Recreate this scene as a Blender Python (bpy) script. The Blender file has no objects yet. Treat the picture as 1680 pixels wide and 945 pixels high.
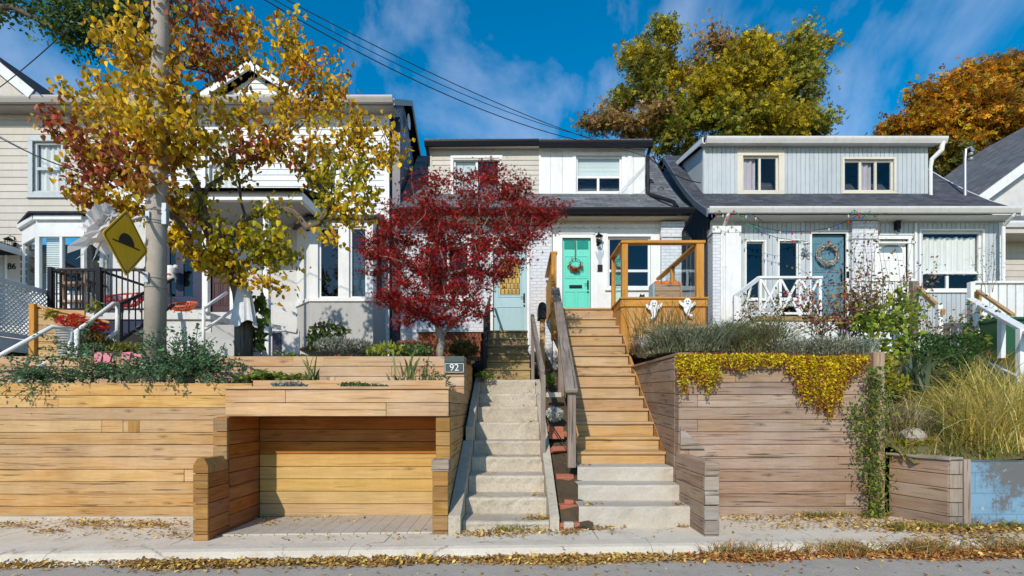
import bpy, math, random
import numpy as np
from mathutils import Vector
SC = bpy.context.scene
COL = SC.collection
R = math.radians
rnd = random.Random(7)
F0 = 840.0; HY = 670.0
# measuring helpers: metres from a photo reading at depth Z (camera stands at the origin, ground about 1.2 m below)
def X(px, Z): return (px-840.0)/F0*Z
def H(py, Z): return (HY-py)/F0*Z
def P(px, py, Z): return (X(px, Z), Z, H(py, Z))
def G(x): return -1.19+0.013*x            # street slopes gently
WL = {}
def tag(o, label=None, cat=None, group=None, kind=None):
    if label: o['label'] = label
    if cat: o['category'] = cat
    if group: o['group'] = group
    if kind: o['kind'] = kind
    return o
def thing(name, loc, label, cat, group=None, rz=0):
    o = bpy.data.objects.new(name, None); COL.objects.link(o)
    o.location = loc; o.rotation_euler = (0, 0, rz); o.empty_display_size = 0.1
    WL[o.name] = Vector(loc)
    return tag(o, label, cat, group)
def link_mesh(name, me, parent, origin):
    o = bpy.data.objects.new(name, me); COL.objects.link(o)
    if parent is not None:
        o.parent = parent; WL[o.name] = WL[parent.name]
    else:
        o.location = origin; WL[o.name] = Vector(origin)
    return o
def copy_tree(o, parent=None):
    c = o.copy(); COL.objects.link(c)
    if parent is not None: c.parent = parent
    for ch in [k for k in bpy.data.objects if k.parent == o]: copy_tree(ch, c)
    return c
def sub(a, b): return (a[0]-b[0], a[1]-b[1], a[2]-b[2])
def ln(a): return math.sqrt(a[0]**2+a[1]**2+a[2]**2)
class MB:
    def __init__(s): s.v = []; s.f = []; s.u = []; s.m = []; s.mi = 0
    def face(s, pts, uv=None):
        b = len(s.v); s.v += [tuple(p) for p in pts]; s.f.append(tuple(range(b, b+len(pts)))); s.m.append(s.mi)
        if uv is None: uv = [(p[0], p[2]) for p in pts]
        s.u += uv
    def obox(s, o, a, b, c):
        L = [ln(a), ln(b), ln(c)]; ax = [a, b, c]
        vec = lambda i, j, k: (o[0]+a[0]*i+b[0]*j+c[0]*k, o[1]+a[1]*i+b[1]*j+c[1]*k, o[2]+a[2]*i+b[2]*j+c[2]*k)
        base = len(s.v)
        cor = [(i, j, k) for i in (0, 1) for j in (0, 1) for k in (0, 1)]
        s.v += [vec(*q) for q in cor]
        ru, rv = rnd.random()*20, rnd.random()*20
        cx = (a[1]*b[2]-a[2]*b[1])*c[0]+(a[2]*b[0]-a[0]*b[2])*c[1]+(a[0]*b[1]-a[1]*b[0])*c[2]
        qs = [(0, 1, 3, 2), (4, 6, 7, 5), (0, 4, 5, 1), (2, 3, 7, 6), (0, 2, 6, 4), (1, 5, 7, 3)]
        fx = [0, 0, 1, 1, 2, 2]
        for q, n in zip(qs, fx):
            if cx < 0: q = q[::-1]
            s.f.append(tuple(base+i for i in q)); s.m.append(s.mi)
            d = [t for t in (0, 1, 2) if t != n]
            if L[d[1]] > L[d[0]]: d = d[::-1]
            for i in q:
                k = cor[i]; s.u.append((k[d[0]]*L[d[0]]+ru, k[d[1]]*L[d[1]]+rv))
    def box(s, x0, x1, y0, y1, z0, z1): s.obox((x0, y0, z0), (x1-x0, 0, 0), (0, y1-y0, 0), (0, 0, z1-z0))
    def cyl_z(s, x, y, z0, z1, r0, r1=None, n=12): s.tube([(x, y, z0), (x, y, z1)], [r0, r0 if r1 is None else r1], n)
    def bar(s, p, q, w, h, up=(0, 0, 1)):
        p = Vector(p); q = Vector(q); d = q-p; up = Vector(up)
        sd = d.cross(up)
        if sd.length < 1e-6: sd = d.cross(Vector((0, 1, 0)))
        sd.normalize(); u = sd.cross(d).normalized()
        o = p-sd*w/2-u*h/2
        s.obox(tuple(o), tuple(d), tuple(sd*w), tuple(u*h))
    def tube(s, path, r, n=8, caps=True):
        path = [Vector(p) for p in path]
        if not hasattr(r, '__len__'): r = [r]*len(path)
        base = len(s.v); prev = None; acc = 0
        us = []
        for i, p in enumerate(path):
            d = (path[min(i+1, len(path)-1)]-path[max(i-1, 0)])
            if d.length < 1e-9: d = Vector((0, 0, 1))
            d.normalize()
            if prev is None:
                t = Vector((0, 0, 1)) if abs(d.z) < .9 else Vector((1, 0, 0))
                a = d.cross(t).normalized()
            else:
                a = (prev-d*prev.dot(d))
                a = a.normalized() if a.length > 1e-6 else d.orthogonal().normalized()
            prev = a; b = d.cross(a)
            if i: acc += (path[i]-path[i-1]).length
            us.append(acc)
            for k in range(n):
                t = 2*math.pi*k/n
                s.v.append(tuple(p+a*(math.cos(t)*r[i])+b*(math.sin(t)*r[i])))
        for i in range(len(path)-1):
            for k in range(n):
                k2 = (k+1) % n
                s.f.append((base+i*n+k, base+i*n+k2, base+(i+1)*n+k2, base+(i+1)*n+k)); s.m.append(s.mi)
                w = 2*math.pi*max(r[i], .01)/n
                s.u += [(us[i], k*w), (us[i], (k+1)*w), (us[i+1], (k+1)*w), (us[i+1], k*w)]
        if caps:
            for i, rev in ((0, True), (len(path)-1, False)):
                f = [base+i*n+k for k in range(n)]
                if rev: f = f[::-1]
                s.f.append(tuple(f)); s.m.append(s.mi); s.u += [(0, 0)]*n
    def lathe(s, prof, c, n=20):
        base = len(s.v)
        for (r, z) in prof:
            for k in range(n):
                t = 2*math.pi*k/n; s.v.append((c[0]+math.cos(t)*r, c[1]+math.sin(t)*r, c[2]+z))
        for i in range(len(prof)-1):
            for k in range(n):
                k2 = (k+1) % n
                s.f.append((base+i*n+k, base+i*n+k2, base+(i+1)*n+k2, base+(i+1)*n+k)); s.m.append(s.mi)
                s.u += [(k*.05, prof[i][1]), (k*.05+.05, prof[i][1]), (k*.05+.05, prof[i+1][1]), (k*.05, prof[i+1][1])]
    def prism(s, poly, d):           # polygon (3D, planar) extruded by vector d
        n = len(poly); A = [tuple(p) for p in poly]; B = [(p[0]+d[0], p[1]+d[1], p[2]+d[2]) for p in poly]
        s.face(A, [(p[0]+p[1], p[2]) for p in A]); s.face(B[::-1], [(p[0]+p[1], p[2]) for p in B[::-1]])
        for i in range(n):
            j = (i+1) % n; L = ln(sub(A[j], A[i])); t = ln(d)
            s.face([A[j], A[i], B[i], B[j]], [(L, 0), (0, 0), (0, t), (L, t)])
    def build(s, name, mat, parent=None, bevel=0, smooth=False, origin=None, fixn=True):
        if parent is not None: org = WL[parent.name]
        else:
            if origin is None:
                a = np.array(s.v); mn = a.min(0); mx = a.max(0); origin = ((mn[0]+mx[0])/2, (mn[1]+mx[1])/2, mn[2])
            org = Vector(origin)
        me = bpy.data.meshes.new(name)
        me.from_pydata([(p[0]-org.x, p[1]-org.y, p[2]-org.z) for p in s.v], [], s.f)
        ul = me.uv_layers.new(name='UVMap'); ul.data.foreach_set('uv', np.array(s.u, dtype=np.float32).ravel())
        mats = mat if isinstance(mat, (list, tuple)) else [mat]
        for m in mats: me.materials.append(m)
        if len(mats) > 1: me.polygons.foreach_set('material_index', s.m)
        if smooth: me.polygons.foreach_set('use_smooth', [True]*len(me.polygons))
        me.update()
        o = link_mesh(name, me, parent, tuple(org))
        if bevel:
            b = o.modifiers.new('bevel', 'BEVEL'); b.width = bevel; b.segments = 1; b.limit_method = 'ANGLE'; b.angle_limit = R(40)
            b.harden_normals = False
        return o
# ---------------------------------------------------------------- materials
class NT:
    def __init__(s, name):
        s.mat = bpy.data.materials.new(name); s.mat.use_nodes = True; s.t = s.mat.node_tree; s.t.nodes.clear()
        s.out = s.t.nodes.new('ShaderNodeOutputMaterial')
    def n(s, typ, ins=None, **kw):
        nd = s.t.nodes.new('ShaderNode'+typ)
        for k, v in kw.items(): setattr(nd, k, v)
        for k, v in (ins or {}).items(): s.set(nd.inputs[k], v)
        return nd
    def set(s, sock, v):
        if hasattr(v, 'is_linked') or hasattr(v, 'links'): s.t.links.new(v, sock)
        elif isinstance(v, (tuple, list)) and len(v) == 3 and sock.type == 'RGBA': sock.default_value = (*v, 1)
        else: sock.default_value = v
    def uv(s): return s.n('UVMap').outputs[0]
    def obj(s): return s.n('TexCoord').outputs['Object']
    def mapping(s, vec, scale=(1, 1, 1), loc=(0, 0, 0), rot=(0, 0, 0)):
        m = s.n('Mapping', {'Vector': vec}); m.inputs['Scale'].default_value = scale; m.inputs['Location'].default_value = loc; m.inputs['Rotation'].default_value = rot
        return m.outputs[0]
    def noise(s, vec, scale, detail=4, rough=.55, dist=0, col=False):
        nd = s.n('TexNoise', {'Vector': vec, 'Scale': scale, 'Detail': detail, 'Roughness': rough, 'Distortion': dist})
        return nd.outputs['Color' if col else 'Fac']
    def ramp(s, fac, stops, interp='LINEAR'):
        nd = s.n('ValToRGB', {'Fac': fac}); cr = nd.color_ramp; cr.interpolation = interp
        while len(cr.elements) < len(stops): cr.elements.new(.5)
        for e, (p, c) in zip(cr.elements, stops):
            e.position = p; e.color = (*c, 1) if isinstance(c, (tuple, list)) else (c, c, c, 1)
        return nd.outputs[0]
    def mix(s, a, b, fac, mode='MIX'):
        nd = s.n('MixRGB', {'Fac': fac, 'Color1': a, 'Color2': b}); nd.blend_type = mode; return nd.outputs[0]
    def math(s, op, a, b=0, c=0):
        nd = s.n('Math'); nd.operation = op; s.set(nd.inputs[0], a); s.set(nd.inputs[1], b); s.set(nd.inputs[2], c); return nd.outputs[0]
    def island(s): return s.n('NewGeometry').outputs['Random Per Island']
    def bump(s, h, strength=.3, dist=.01, nrm=None):
        nd = s.n('Bump', {'Height': h, 'Strength': strength, 'Distance': dist})
        if nrm is not None: s.set(nd.inputs['Normal'], nrm)
        return nd.outputs[0]
    def princ(s, col, rough=.7, nrm=None, spec=.3, metal=0, **kw):
        b = s.n('BsdfPrincipled', {'Base Color': col, 'Roughness': rough, 'Metallic': metal})
        b.inputs['Specular IOR Level'].default_value = spec
        if nrm is not None: s.set(b.inputs['Normal'], nrm)
        for k, v in kw.items(): s.set(b.inputs[k.replace('_', ' ')], v)
        return b.outputs[0]
    def done(s, sh): s.t.links.new(sh, s.out.inputs[0]); return s.mat
def wood(name, c1, c2, stain=(.1, .06, .04), stainamt=.35, knots=.8, var=.25, crack=.5, grey=None, greyamt=0, rough=.75):
    t = NT(name); uv = t.uv(); isl = t.island()
    off = t.n('CombineXYZ', {'X': t.math('MULTIPLY', isl, 37.0), 'Y': t.math('MULTIPLY', isl, 61.0), 'Z': t.math('MULTIPLY', isl, 90.0)}).outputs[0]
    v = t.n('VectorMath', {0: uv, 1: off}).outputs[0]
    g1 = t.noise(t.mapping(v, (.9, 13, 1)), 2.2, 7, .65, .9)
    col = t.ramp(g1, [(.32, c2), (.5, tuple((a+b)/2 for a, b in zip(c1, c2))), (.66, c1)])
    g2 = t.noise(t.mapping(v, (1.2, 2.6, 1)), 1.3, 4, .6)
    col = t.mix(col, stain, t.math('MULTIPLY', t.ramp(g2, [(.5, 0), (.72, 1)]), stainamt))
    if grey is not None:
        g4 = t.noise(t.mapping(v, (.7, 3.0, 1), (5, 3, 2)), 1.6, 5, .65)
        col = t.mix(col, grey, t.math('MULTIPLY', t.ramp(g4, [(.38, 0), (.62, 1)]), greyamt))
    wv = t.n('VectorMath', {0: t.mapping(v, (1.9, 6.2, 1)), 1: t.math('MULTIPLY', t.noise(t.mapping(v, (6, 9, 1)), 2.0, 3, .6, col=True), .22) if False else t.n('VectorMath', {0: t.noise(t.mapping(v, (6, 9, 1)), 2.0, 3, .6, col=True), 1: (.16, .2, 0)}, operation='MULTIPLY').outputs[0]}).outputs[0]
    vo = t.n('TexVoronoi', {'Vector': wv, 'Scale': 1.0, 'Randomness': 1.0})
    vo.voronoi_dimensions = '2D'
    gate = t.math('GREATER_THAN', t.n('SeparateColor', {'Color': vo.outputs['Color']}).outputs[0], .66)
    kn = t.math('MULTIPLY', t.ramp(vo.outputs['Distance'], [(.02, 1), (.05, .55), (.12, .3), (.16, 0)]), gate)
    st2 = t.ramp(t.noise(t.mapping(t.obj(), (1.1, 1.1, .5)), 1.5, 7, .68), [(.44, 0), (.70, 1)])
    col = t.mix(col, tuple(a*.55 for a in c2), t.math('MULTIPLY', st2, .38))
    col = t.mix(col, tuple(a*.34 for a in c2), t.math('MULTIPLY', kn, knots))
    ck = t.noise(t.mapping(v, (.8, 34, 1), (7, 1, 0)), 1.7, 3, .5, .5)
    ckm = t.ramp(ck, [(.615, 0), (.66, 1)])
    col = t.mix(col, tuple(a*.22 for a in c2), t.math('MULTIPLY', ckm, crack))
    hv = t.n('HueSaturation', {'Color': col, 'Hue': t.math('ADD', .5, t.math('MULTIPLY', t.math('SUBTRACT', t.math('FRACT', t.math('MULTIPLY', isl, 7.3)), .5), .009)),
        'Saturation': t.math('ADD', .92, t.math('MULTIPLY', t.math('FRACT', t.math('MULTIPLY', isl, 13.7)), .2)),
        'Value': t.math('ADD', 1-var/2, t.math('MULTIPLY', isl, var))}).outputs[0]
    hgt = t.math('SUBTRACT', t.math('MULTIPLY', g1, .6), ckm)
    return t.done(t.princ(hv, rough, t.bump(hgt, .45, .006), .25))
def paint(name, c, dirt=(.3, .27, .22), amt=.25, rough=.55, var=.07, scale=1.5, bump=.08, spec=.35):
    t = NT(name); o = t.obj(); isl = t.island()
    n1 = t.noise(o, scale, 8, .72); n2 = t.noise(t.mapping(o, (6, 6, 1.2)), 2.2, 5, .6)
    col = t.mix(c, dirt, t.math('MULTIPLY', t.ramp(n1, [(.45, 0), (.75, 1)]), amt))
    col = t.mix(col, tuple(x*.72 for x in c), t.math('MULTIPLY', t.ramp(n2, [(.5, 0), (.7, 1)]), amt*1.2))
    col = t.n('HueSaturation', {'Color': col, 'Value': t.math('ADD', 1-var, t.math('MULTIPLY', isl, var*1.5))}).outputs[0]
    return t.done(t.princ(col, rough, t.bump(t.noise(o, 60, 3), bump, .004), spec))
def solid(name, c, rough=.5, metal=0, spec=.4, amt=.12):
    t = NT(name); o = t.obj()
    col = t.mix(c, tuple(x*.6 for x in c), t.math('MULTIPLY', t.noise(o, 9, 5, .6), amt*2))
    return t.done(t.princ(col, rough, t.bump(t.noise(o, 40, 3), .05, .003), spec, metal))
def concrete(name, c1, c2, agg=.5, stain=(.16, .12, .07), samt=.5, scale=1.0, cracks=False):
    t = NT(name); o = t.obj()
    n1 = t.noise(o, 1.6*scale, 8, .7); n2 = t.noise(o, 38*scale, 4, .7); n3 = t.noise(t.mapping(o, (1, 1, 1), (9, 3, 1)), 3.2*scale, 6, .7)
    col = t.ramp(n1, [(.3, c2), (.68, c1)])
    col = t.mix(col, stain, t.math('MULTIPLY', t.ramp(n3, [(.52, 0), (.75, 1)]), samt))
    col = t.mix(col, tuple(a*.55 for a in c2), t.math('MULTIPLY', t.ramp(n2, [(.5, 0), (.7, 1)]), agg))
    vo = t.n('TexVoronoi', {'Vector': o, 'Scale': 55.0*scale}).outputs['Distance']
    if cracks:
        dv = t.n('VectorMath', {0: o, 1: t.n('VectorMath', {0: t.noise(o, 3, 4, .6, col=True), 1: (.5, .5, .5)}, operation='MULTIPLY').outputs[0]}).outputs[0]
        ve = t.n('TexVoronoi', {'Vector': dv, 'Scale': .9}); ve.feature = 'DISTANCE_TO_EDGE'
        col = t.mix(col, tuple(a*.35 for a in c2), t.math('MULTIPLY', t.ramp(ve.outputs['Distance'], [(.004, 1), (.014, 0)]), t.ramp(n3, [(.48, 0), (.56, .6)])))
    nr = t.bump(t.math('ADD', t.math('MULTIPLY', n2, 1.0), t.math('MULTIPLY', vo, agg)), .5, .006, t.bump(n1, .25, .012))
    return t.done(t.princ(col, .88, nr, .2))
def brickmat(name, c1, c2, mortar, bw=.215, rh=.075, ms=.012, bump=.6, rough=.75, peel=False, samt=.25):
    t = NT(name); o = t.obj()
    sep = t.n('SeparateXYZ', {'Vector': o})
    hx = t.math('ADD', sep.outputs[0], sep.outputs[1])
    v = t.n('CombineXYZ', {'X': hx, 'Y': sep.outputs[2], 'Z': 0.0}).outputs[0]
    b = t.n('TexBrick', {'Vector': v, 'Color1': c1, 'Color2': c2, 'Mortar': mortar, 'Scale': 1.0, 'Mortar Size': ms, 'Mortar Smooth': .3, 'Brick Width': bw, 'Row Height': rh})
    n1 = t.noise(o, 2.5, 6, .65)
    col = t.mix(b.outputs[0], tuple(x*.5 for x in c2), t.math('MULTIPLY', t.ramp(n1, [(.5, 0), (.75, 1)]), samt))
    if peel: col = t.mix(col, (.13, .13, .13), t.ramp(t.noise(t.mapping(o, (1, 1, .8)), 2.6, 10, .78), [(.50, 0), (.56, 1)])); col = t.mix(col, (.42, .44, .44), t.ramp(t.noise(t.mapping(o, (1, 1, 1), (4, 4, 4)), 5, 9, .75), [(.60, 0), (.64, .8)]))
    h = t.math('ADD', t.math('MULTIPLY', b.outputs[1], -1.0), t.math('MULTIPLY', t.noise(o, 45, 3), .35))
    return t.done(t.princ(col, rough, t.bump(h, bump, .01), .3))
def shingle(name, c1, c2, dark):
    t = NT(name); uv = t.uv()
    b = t.n('TexBrick', {'Vector': uv, 'Color1': c1, 'Color2': c2, 'Mortar': dark, 'Scale': 1.0, 'Mortar Size': .006, 'Mortar Smooth': .2, 'Bias': -.1, 'Brick Width': .3, 'Row Height': .14})
    sep = t.n('SeparateXYZ', {'Vector': uv}).outputs[1]
    saw = t.math('FRACT', t.math('DIVIDE', sep, .14))
    n1 = t.noise(uv, 2.4, 6, .7); n2 = t.noise(uv, 90, 2, .6)
    b2 = t.n('TexBrick', {'Vector': t.mapping(uv, (1, 1, 1), (.07, 0, 0)), 'Color1': (.35, .35, .35), 'Color2': (1, 1, 1), 'Mortar': (.6, .6, .6), 'Scale': 1.0, 'Mortar Size': .004, 'Brick Width': .17, 'Row Height': .14})
    col = t.mix(b.outputs[0], b2.outputs[0], .55, 'MULTIPLY')
    col = t.mix(col, dark, t.math('MULTIPLY', t.ramp(n1, [(.45, 0), (.75, 1)]), .5))
    col = t.mix(col, (.0, .0, .0), t.ramp(saw, [(.0, .75), (.14, 0)]))
    col = t.mix(col, c1, t.math('MULTIPLY', t.ramp(n2, [(.5, 0), (.7, 1)]), .3))
    h = t.math('ADD', t.math('MULTIPLY', saw, -1.0), t.math('MULTIPLY', n2, .3))
    return t.done(t.princ(col, .85, t.bump(h, .8, .015), .25))
def leafmat(name, trans=.35, rough=.5):
    t = NT(name); a = t.n('Attribute'); a.attribute_name = 'tint'
    isl = t.island()
    col = t.n('HueSaturation', {'Color': a.outputs[0], 'Value': t.math('ADD', .5, t.math('MULTIPLY', isl, .85)), 'Saturation': 1.05}).outputs[0]
    p = t.princ(col, rough, None, .3)
    tr = t.n('BsdfTranslucent', {'Color': t.mix(col, (1, 1, .4), .12, 'MIX')}).outputs[0]
    m = t.n('MixShader', {0: trans}); t.t.links.new(p, m.inputs[1]); t.t.links.new(tr, m.inputs[2])
    return t.done(m.outputs[0])
def glassmat(name, tint=(.85, .92, .93), refl=(.9, .95, 1), base=.12):
    t = NT(name); o = t.obj()
    lw = t.math('MULTIPLY', t.math('POWER', t.n('LayerWeight', {'Blend': .5}).outputs['Facing'], 4.0), .7)
    nr = t.bump(t.noise(o, 1.7, 2), .06, .05)
    g = t.n('BsdfGlossy', {'Color': refl, 'Roughness': .02, 'Normal': nr}).outputs[0]
    tr = t.n('BsdfTransparent', {'Color': tint}).outputs[0]
    m = t.n('MixShader', {0: t.math('ADD', lw, base)}); t.t.links.new(tr, m.inputs[1]); t.t.links.new(g, m.inputs[2])
    return t.done(m.outputs[0])
M = {}
M['timber'] = wood('cedar_timber', (.60, .375, .170), (.43, .24, .092), (.34, .14, .05), .45, .75, .26, .7, (.52, .39, .24), .4)
M['timber_end'] = wood('cedar_timber_sawn_end', (.40, .235, .10), (.28, .15, .055), (.12, .05, .015), .6, .4, .3, .6)
M['timber_pink'] = wood('cedar_timber_fresh', (.61, .395, .225), (.46, .265, .135), (.36, .18, .08), .4, .8, .2, .5, (.52, .43, .35), .35)
M['timber_shade'] = wood('cedar_timber_shaded', (.40, .17, .065), (.26, .10, .035), (.12, .03, .01), .45, .6, .25, .4)  # dark red copy of the bay timber, the bay's shade put into its colour
M['timber_yel'] = wood('pine_timber_yellow', (.60, .395, .175), (.47, .29, .115), (.42, .25, .09), .35, .9, .12, .3)
M['timber_grey'] = wood('weathered_timber_grey', (.41, .27, .18), (.25, .155, .098), (.30, .14, .07), .6, .9, .28, .8, (.40, .325, .27), .5)
M['timber_grey_end'] = wood('weathered_timber_end', (.36, .29, .23), (.22, .165, .12), (.15, .1, .05), .5, .5, .3, .8, (.40, .37, .34), .5)
M['deck'] = wood('orange_deck_wood', (.60, .33, .125), (.45, .22, .07), (.28, .11, .03), .3, .7, .18, .3)
M['tread'] = wood('stair_tread_wood', (.56, .36, .17), (.43, .25, .10), (.3, .16, .07), .35, .7, .2, .4, (.46, .38, .3), .4)
M['post'] = wood('weathered_handrail_wood', (.30, .25, .21), (.18, .14, .11), (.1, .07, .05), .4, .5, .2, .8)
M['oldstep'] = wood('aged_yellow_step_wood', (.40, .30, .16), (.27, .19, .09), (.12, .07, .04), .5, .6, .25, .5)
M['white'] = paint('white_paint', (.77, .77, .75), amt=.28)
M['white2'] = paint('chalky_white_trim', (.72, .73, .73), amt=.25)
M['greige'] = paint('greige_clapboard', (.56, .51, .44), (.3, .26, .2), .25)
M['whiteclap'] = paint('white_clapboard', (.70, .71, .71), (.4, .4, .38), .2)
M['bluegrey'] = paint('pale_blue_grey_siding', (.48, .52, .54), (.3, .31, .3), .35)
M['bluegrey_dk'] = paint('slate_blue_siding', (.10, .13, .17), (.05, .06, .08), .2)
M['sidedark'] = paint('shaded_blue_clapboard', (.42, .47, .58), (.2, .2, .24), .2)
M['gutterw'] = paint('aged_white_gutter', (.64, .625, .59), (.35, .32, .28), .35)
M['eave'] = paint('weathered_beige_gutter', (.44, .41, .375), (.25, .22, .2), .3)
M['cream'] = paint('cream_window_frame', (.66, .60, .49), amt=.2)
M['stucco'] = paint('white_stucco', (.62, .61, .59), (.3, .27, .23), .35, .85, bump=.5)
M['stucco_gr'] = paint('grey_stucco', (.45, .44, .42), (.25, .22, .2), .3, .85, bump=.5)
M['black'] = solid('black_metal', (.010, .010, .014), .5, spec=.2)
M['navy'] = solid('navy_paint', (.012, .014, .05), .4)
M['dark'] = solid('dark_interior', (.02, .022, .026), .8)
M['darkblue'] = solid('dim_room', (.03, .035, .045), .8)
M['mint'] = paint('mint_door_paint', (.13, .62, .47), (.08, .4, .3), .12, .4)
M['mint_dk'] = paint('deep_mint_glass', (.02, .25, .19), (.02, .2, .15), .1, .2)
M['bluedoor'] = paint('teal_door_paint', (.10, .22, .28), (.05, .12, .15), .2, .45)
M['palebluedoor'] = paint('pale_blue_door_paint', (.36, .53, .56), (.25, .35, .36), .2, .45)
M['galv'] = solid('galvanised_steel', (.42, .43, .44), .4, .7)
M['red'] = solid('red_plastic', (.55, .03, .03), .4)
M['orange'] = solid('orange_plastic', (.62, .12, .03), .45)
M['pumpkin'] = solid('pumpkin_skin', (.65, .17, .03), .5)
M['pink'] = solid('pink_cloth', (.65, .22, .27), .8)
M['cloth'] = paint('white_cloth', (.66, .67, .68), (.4, .4, .42), .15, .9, bump=.3)
M['plastic_w'] = NT('thin_white_plastic'); _t = M['plastic_w']
_p = _t.princ((.75, .73, .72), .5, None, .4); _tr = _t.n('BsdfTranslucent', {'Color': (.8, .78, .77)}).outputs[0]; _m = _t.n('MixShader', {0: .4}); _t.t.links.new(_p, _m.inputs[1]); _t.t.links.new(_tr, _m.inputs[2]); M['plastic_w'] = _t.done(_m.outputs[0])
M['green'] = solid('dark_green_plastic', (.02, .09, .035), .45)
M['wicker'] = paint('grey_wicker', (.36, .34, .31), (.15, .14, .12), .5, .8)
M['shing_g'] = shingle('grey_shingles', (.24, .245, .255), (.13, .135, .145), (.05, .052, .06))
M['shing_d'] = shingle('charcoal_shingles', (.115, .12, .14), (.06, .064, .078), (.022, .024, .032))
M['shing_n'] = shingle('black_shingles', (.05, .055, .075), (.025, .028, .04), (.01, .01, .015))
M['wbrick'] = brickmat('white_painted_brick', (.68, .69, .71), (.62, .63, .66), (.50, .51, .54), bump=.45)
M['rbrick'] = paint('red_brick', (.42, .13, .07), (.3, .2, .15), .4, .85, bump=.6, scale=12)
M['conc'] = concrete('stair_concrete', (.57, .50, .40), (.40, .345, .265), .55, (.20, .14, .08), .45)
M['conc_lt'] = concrete('pale_step_concrete', (.54, .49, .42), (.42, .375, .31), .3, (.48, .32, .14), .4)
M['walk'] = concrete('sidewalk_concrete', (.76, .67, .54), (.62, .535, .42), .22, (.40, .31, .2), .6, cracks=True)
M['kerb'] = concrete('kerb_concrete', (.70, .62, .50), (.58, .50, .40), .25, (.42, .33, .22), .6, cracks=True)
M['pole'] = concrete('pole_concrete', (.44, .385, .32), (.33, .285, .235), .22, (.22, .18, .14), .4, 1.3)
M['asphalt'] = concrete('asphalt', (.48, .425, .36), (.37, .325, .27), .45, (.24, .21, .18), .4, 1.6)
M['soil'] = concrete('garden_soil', (.12, .085, .05), (.06, .04, .024), .6, (.16, .12, .06), .5, 2)
M['meadow'] = concrete('dry_grass_soil', (.20, .17, .07), (.10, .10, .04), .5, (.26, .2, .08), .6, 1.5)
M['blueblock'] = brickmat('blue_painted_block', (.19, .33, .45), (.17, .30, .41), (.14, .24, .33), .4, .2, .006, .3, .7, peel=True, samt=.75)
M['leaf'] = leafmat('autumn_leaves'); M['leaf_far'] = leafmat('far_tree_leaves', .3, .6)
M['litter'] = leafmat('dry_leaf_litter', .1, .7)
M['bark'] = wood('grey_brown_bark', (.19, .145, .11), (.09, .065, .05), (.22, .19, .16), .5, .2, .1, .8, rough=.9)
M['bark_lt'] = wood('pale_smooth_bark', (.40, .35, .30), (.25, .21, .18), (.1, .08, .07), .4, .2, .1, .4, rough=.85)
M['glass'] = glassmat('window_glass', (.95, .97, .97), (.75, .82, .85), base=.025)
M['glass_sky'] = glassmat('reflective_window_glass', (.5, .57, .62), (.65, .72, .74), base=.055)
M['glass_clear'] = glassmat('clear_rail_glass', (.96, .985, .985), base=.0)
M['curtain'] = paint('white_curtain', (.80, .76, .72), (.4, .38, .36), .2, .9)
M['blind'] = paint('pale_blind', (.72, .77, .76), (.4, .45, .45), .15, .7)
M['curtain_bw'] = paint('mauve_curtain', (.52, .45, .48), (.2, .16, .18), .3, .9)
M['signyel'] = paint('yellow_sign_sheet', (.92, .52, .02), (.7, .36, .01), .3, .3, bump=.02)
M['signblk'] = solid('black_sign_ink', (.025, .022, .02), .5)
M['signgreen'] = solid('dark_green_enamel', (.05, .075, .07), .4)
M['cable'] = solid('black_cable', (.012, .012, .015), .6)
M['stainglass'] = brickmat('amber_stained_glass', (.62, .38, .06), (.40, .24, .05), (.12, .08, .02), .09, .13, .012, .2, .2)
M['lattice'] = wood('rust_brown_lattice', (.33, .11, .05), (.2, .06, .03), (.1, .03, .02), .3, .2, .2, .3)
M['skin'] = M['white']
# ---------------------------------------------------------------- leaves, blades, branches
TPL = {
 'heart': (np.array([(0,0,0),(.05,1.05,-.34),(.34,-.08,.16),(.46,.28,.24),(.30,.72,.02),(-.34,-.06,.12),(-.50,.30,.16),(-.28,.72,-.06)]), [(0,2,3,4,1),(0,1,7,6,5)]),
 'lance': (np.array([(0,0,0),(.2,.45,.06),(0,1,-.05),(-.2,.45,.06)]), [(0,1,2),(0,2,3)]),
 'oval': (np.array([(0,0,0),(.3,.3,.08),(.26,.72,.06),(0,1,-.06),(-.26,.72,.06),(-.3,.3,.08)]), [(0,1,2,3),(0,3,4,5)]),
 'star': (np.array([(0,0,0),(.12,.16,.02),(.62,.12,-.1),(.17,.34,.02),(.52,.72,-.12),(.08,.46,.03),(0,1.05,-.14),(-.08,.46,.03),(-.52,.72,-.12),(-.17,.34,.02),(-.62,.12,-.1),(-.12,.16,.02)]), [(0,1,2,3),(0,3,4,5),(0,5,6,7),(0,7,8,9),(0,9,10,11)]),
 'clump': (np.array([(-.5,0,0),(.1,-.3,.1),(.5,.1,0),(.1,.3,.1),(0,.9,-.1),(.75,.6,.1),(.35,.8,0),(-.45,.55,.05),(-.7,.8,-.1),(-.2,.35,.1)]), [(0,1,3),(1,2,3),(3,5,6),(3,4,9),(7,8,0),(9,4,7)]),
}
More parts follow.
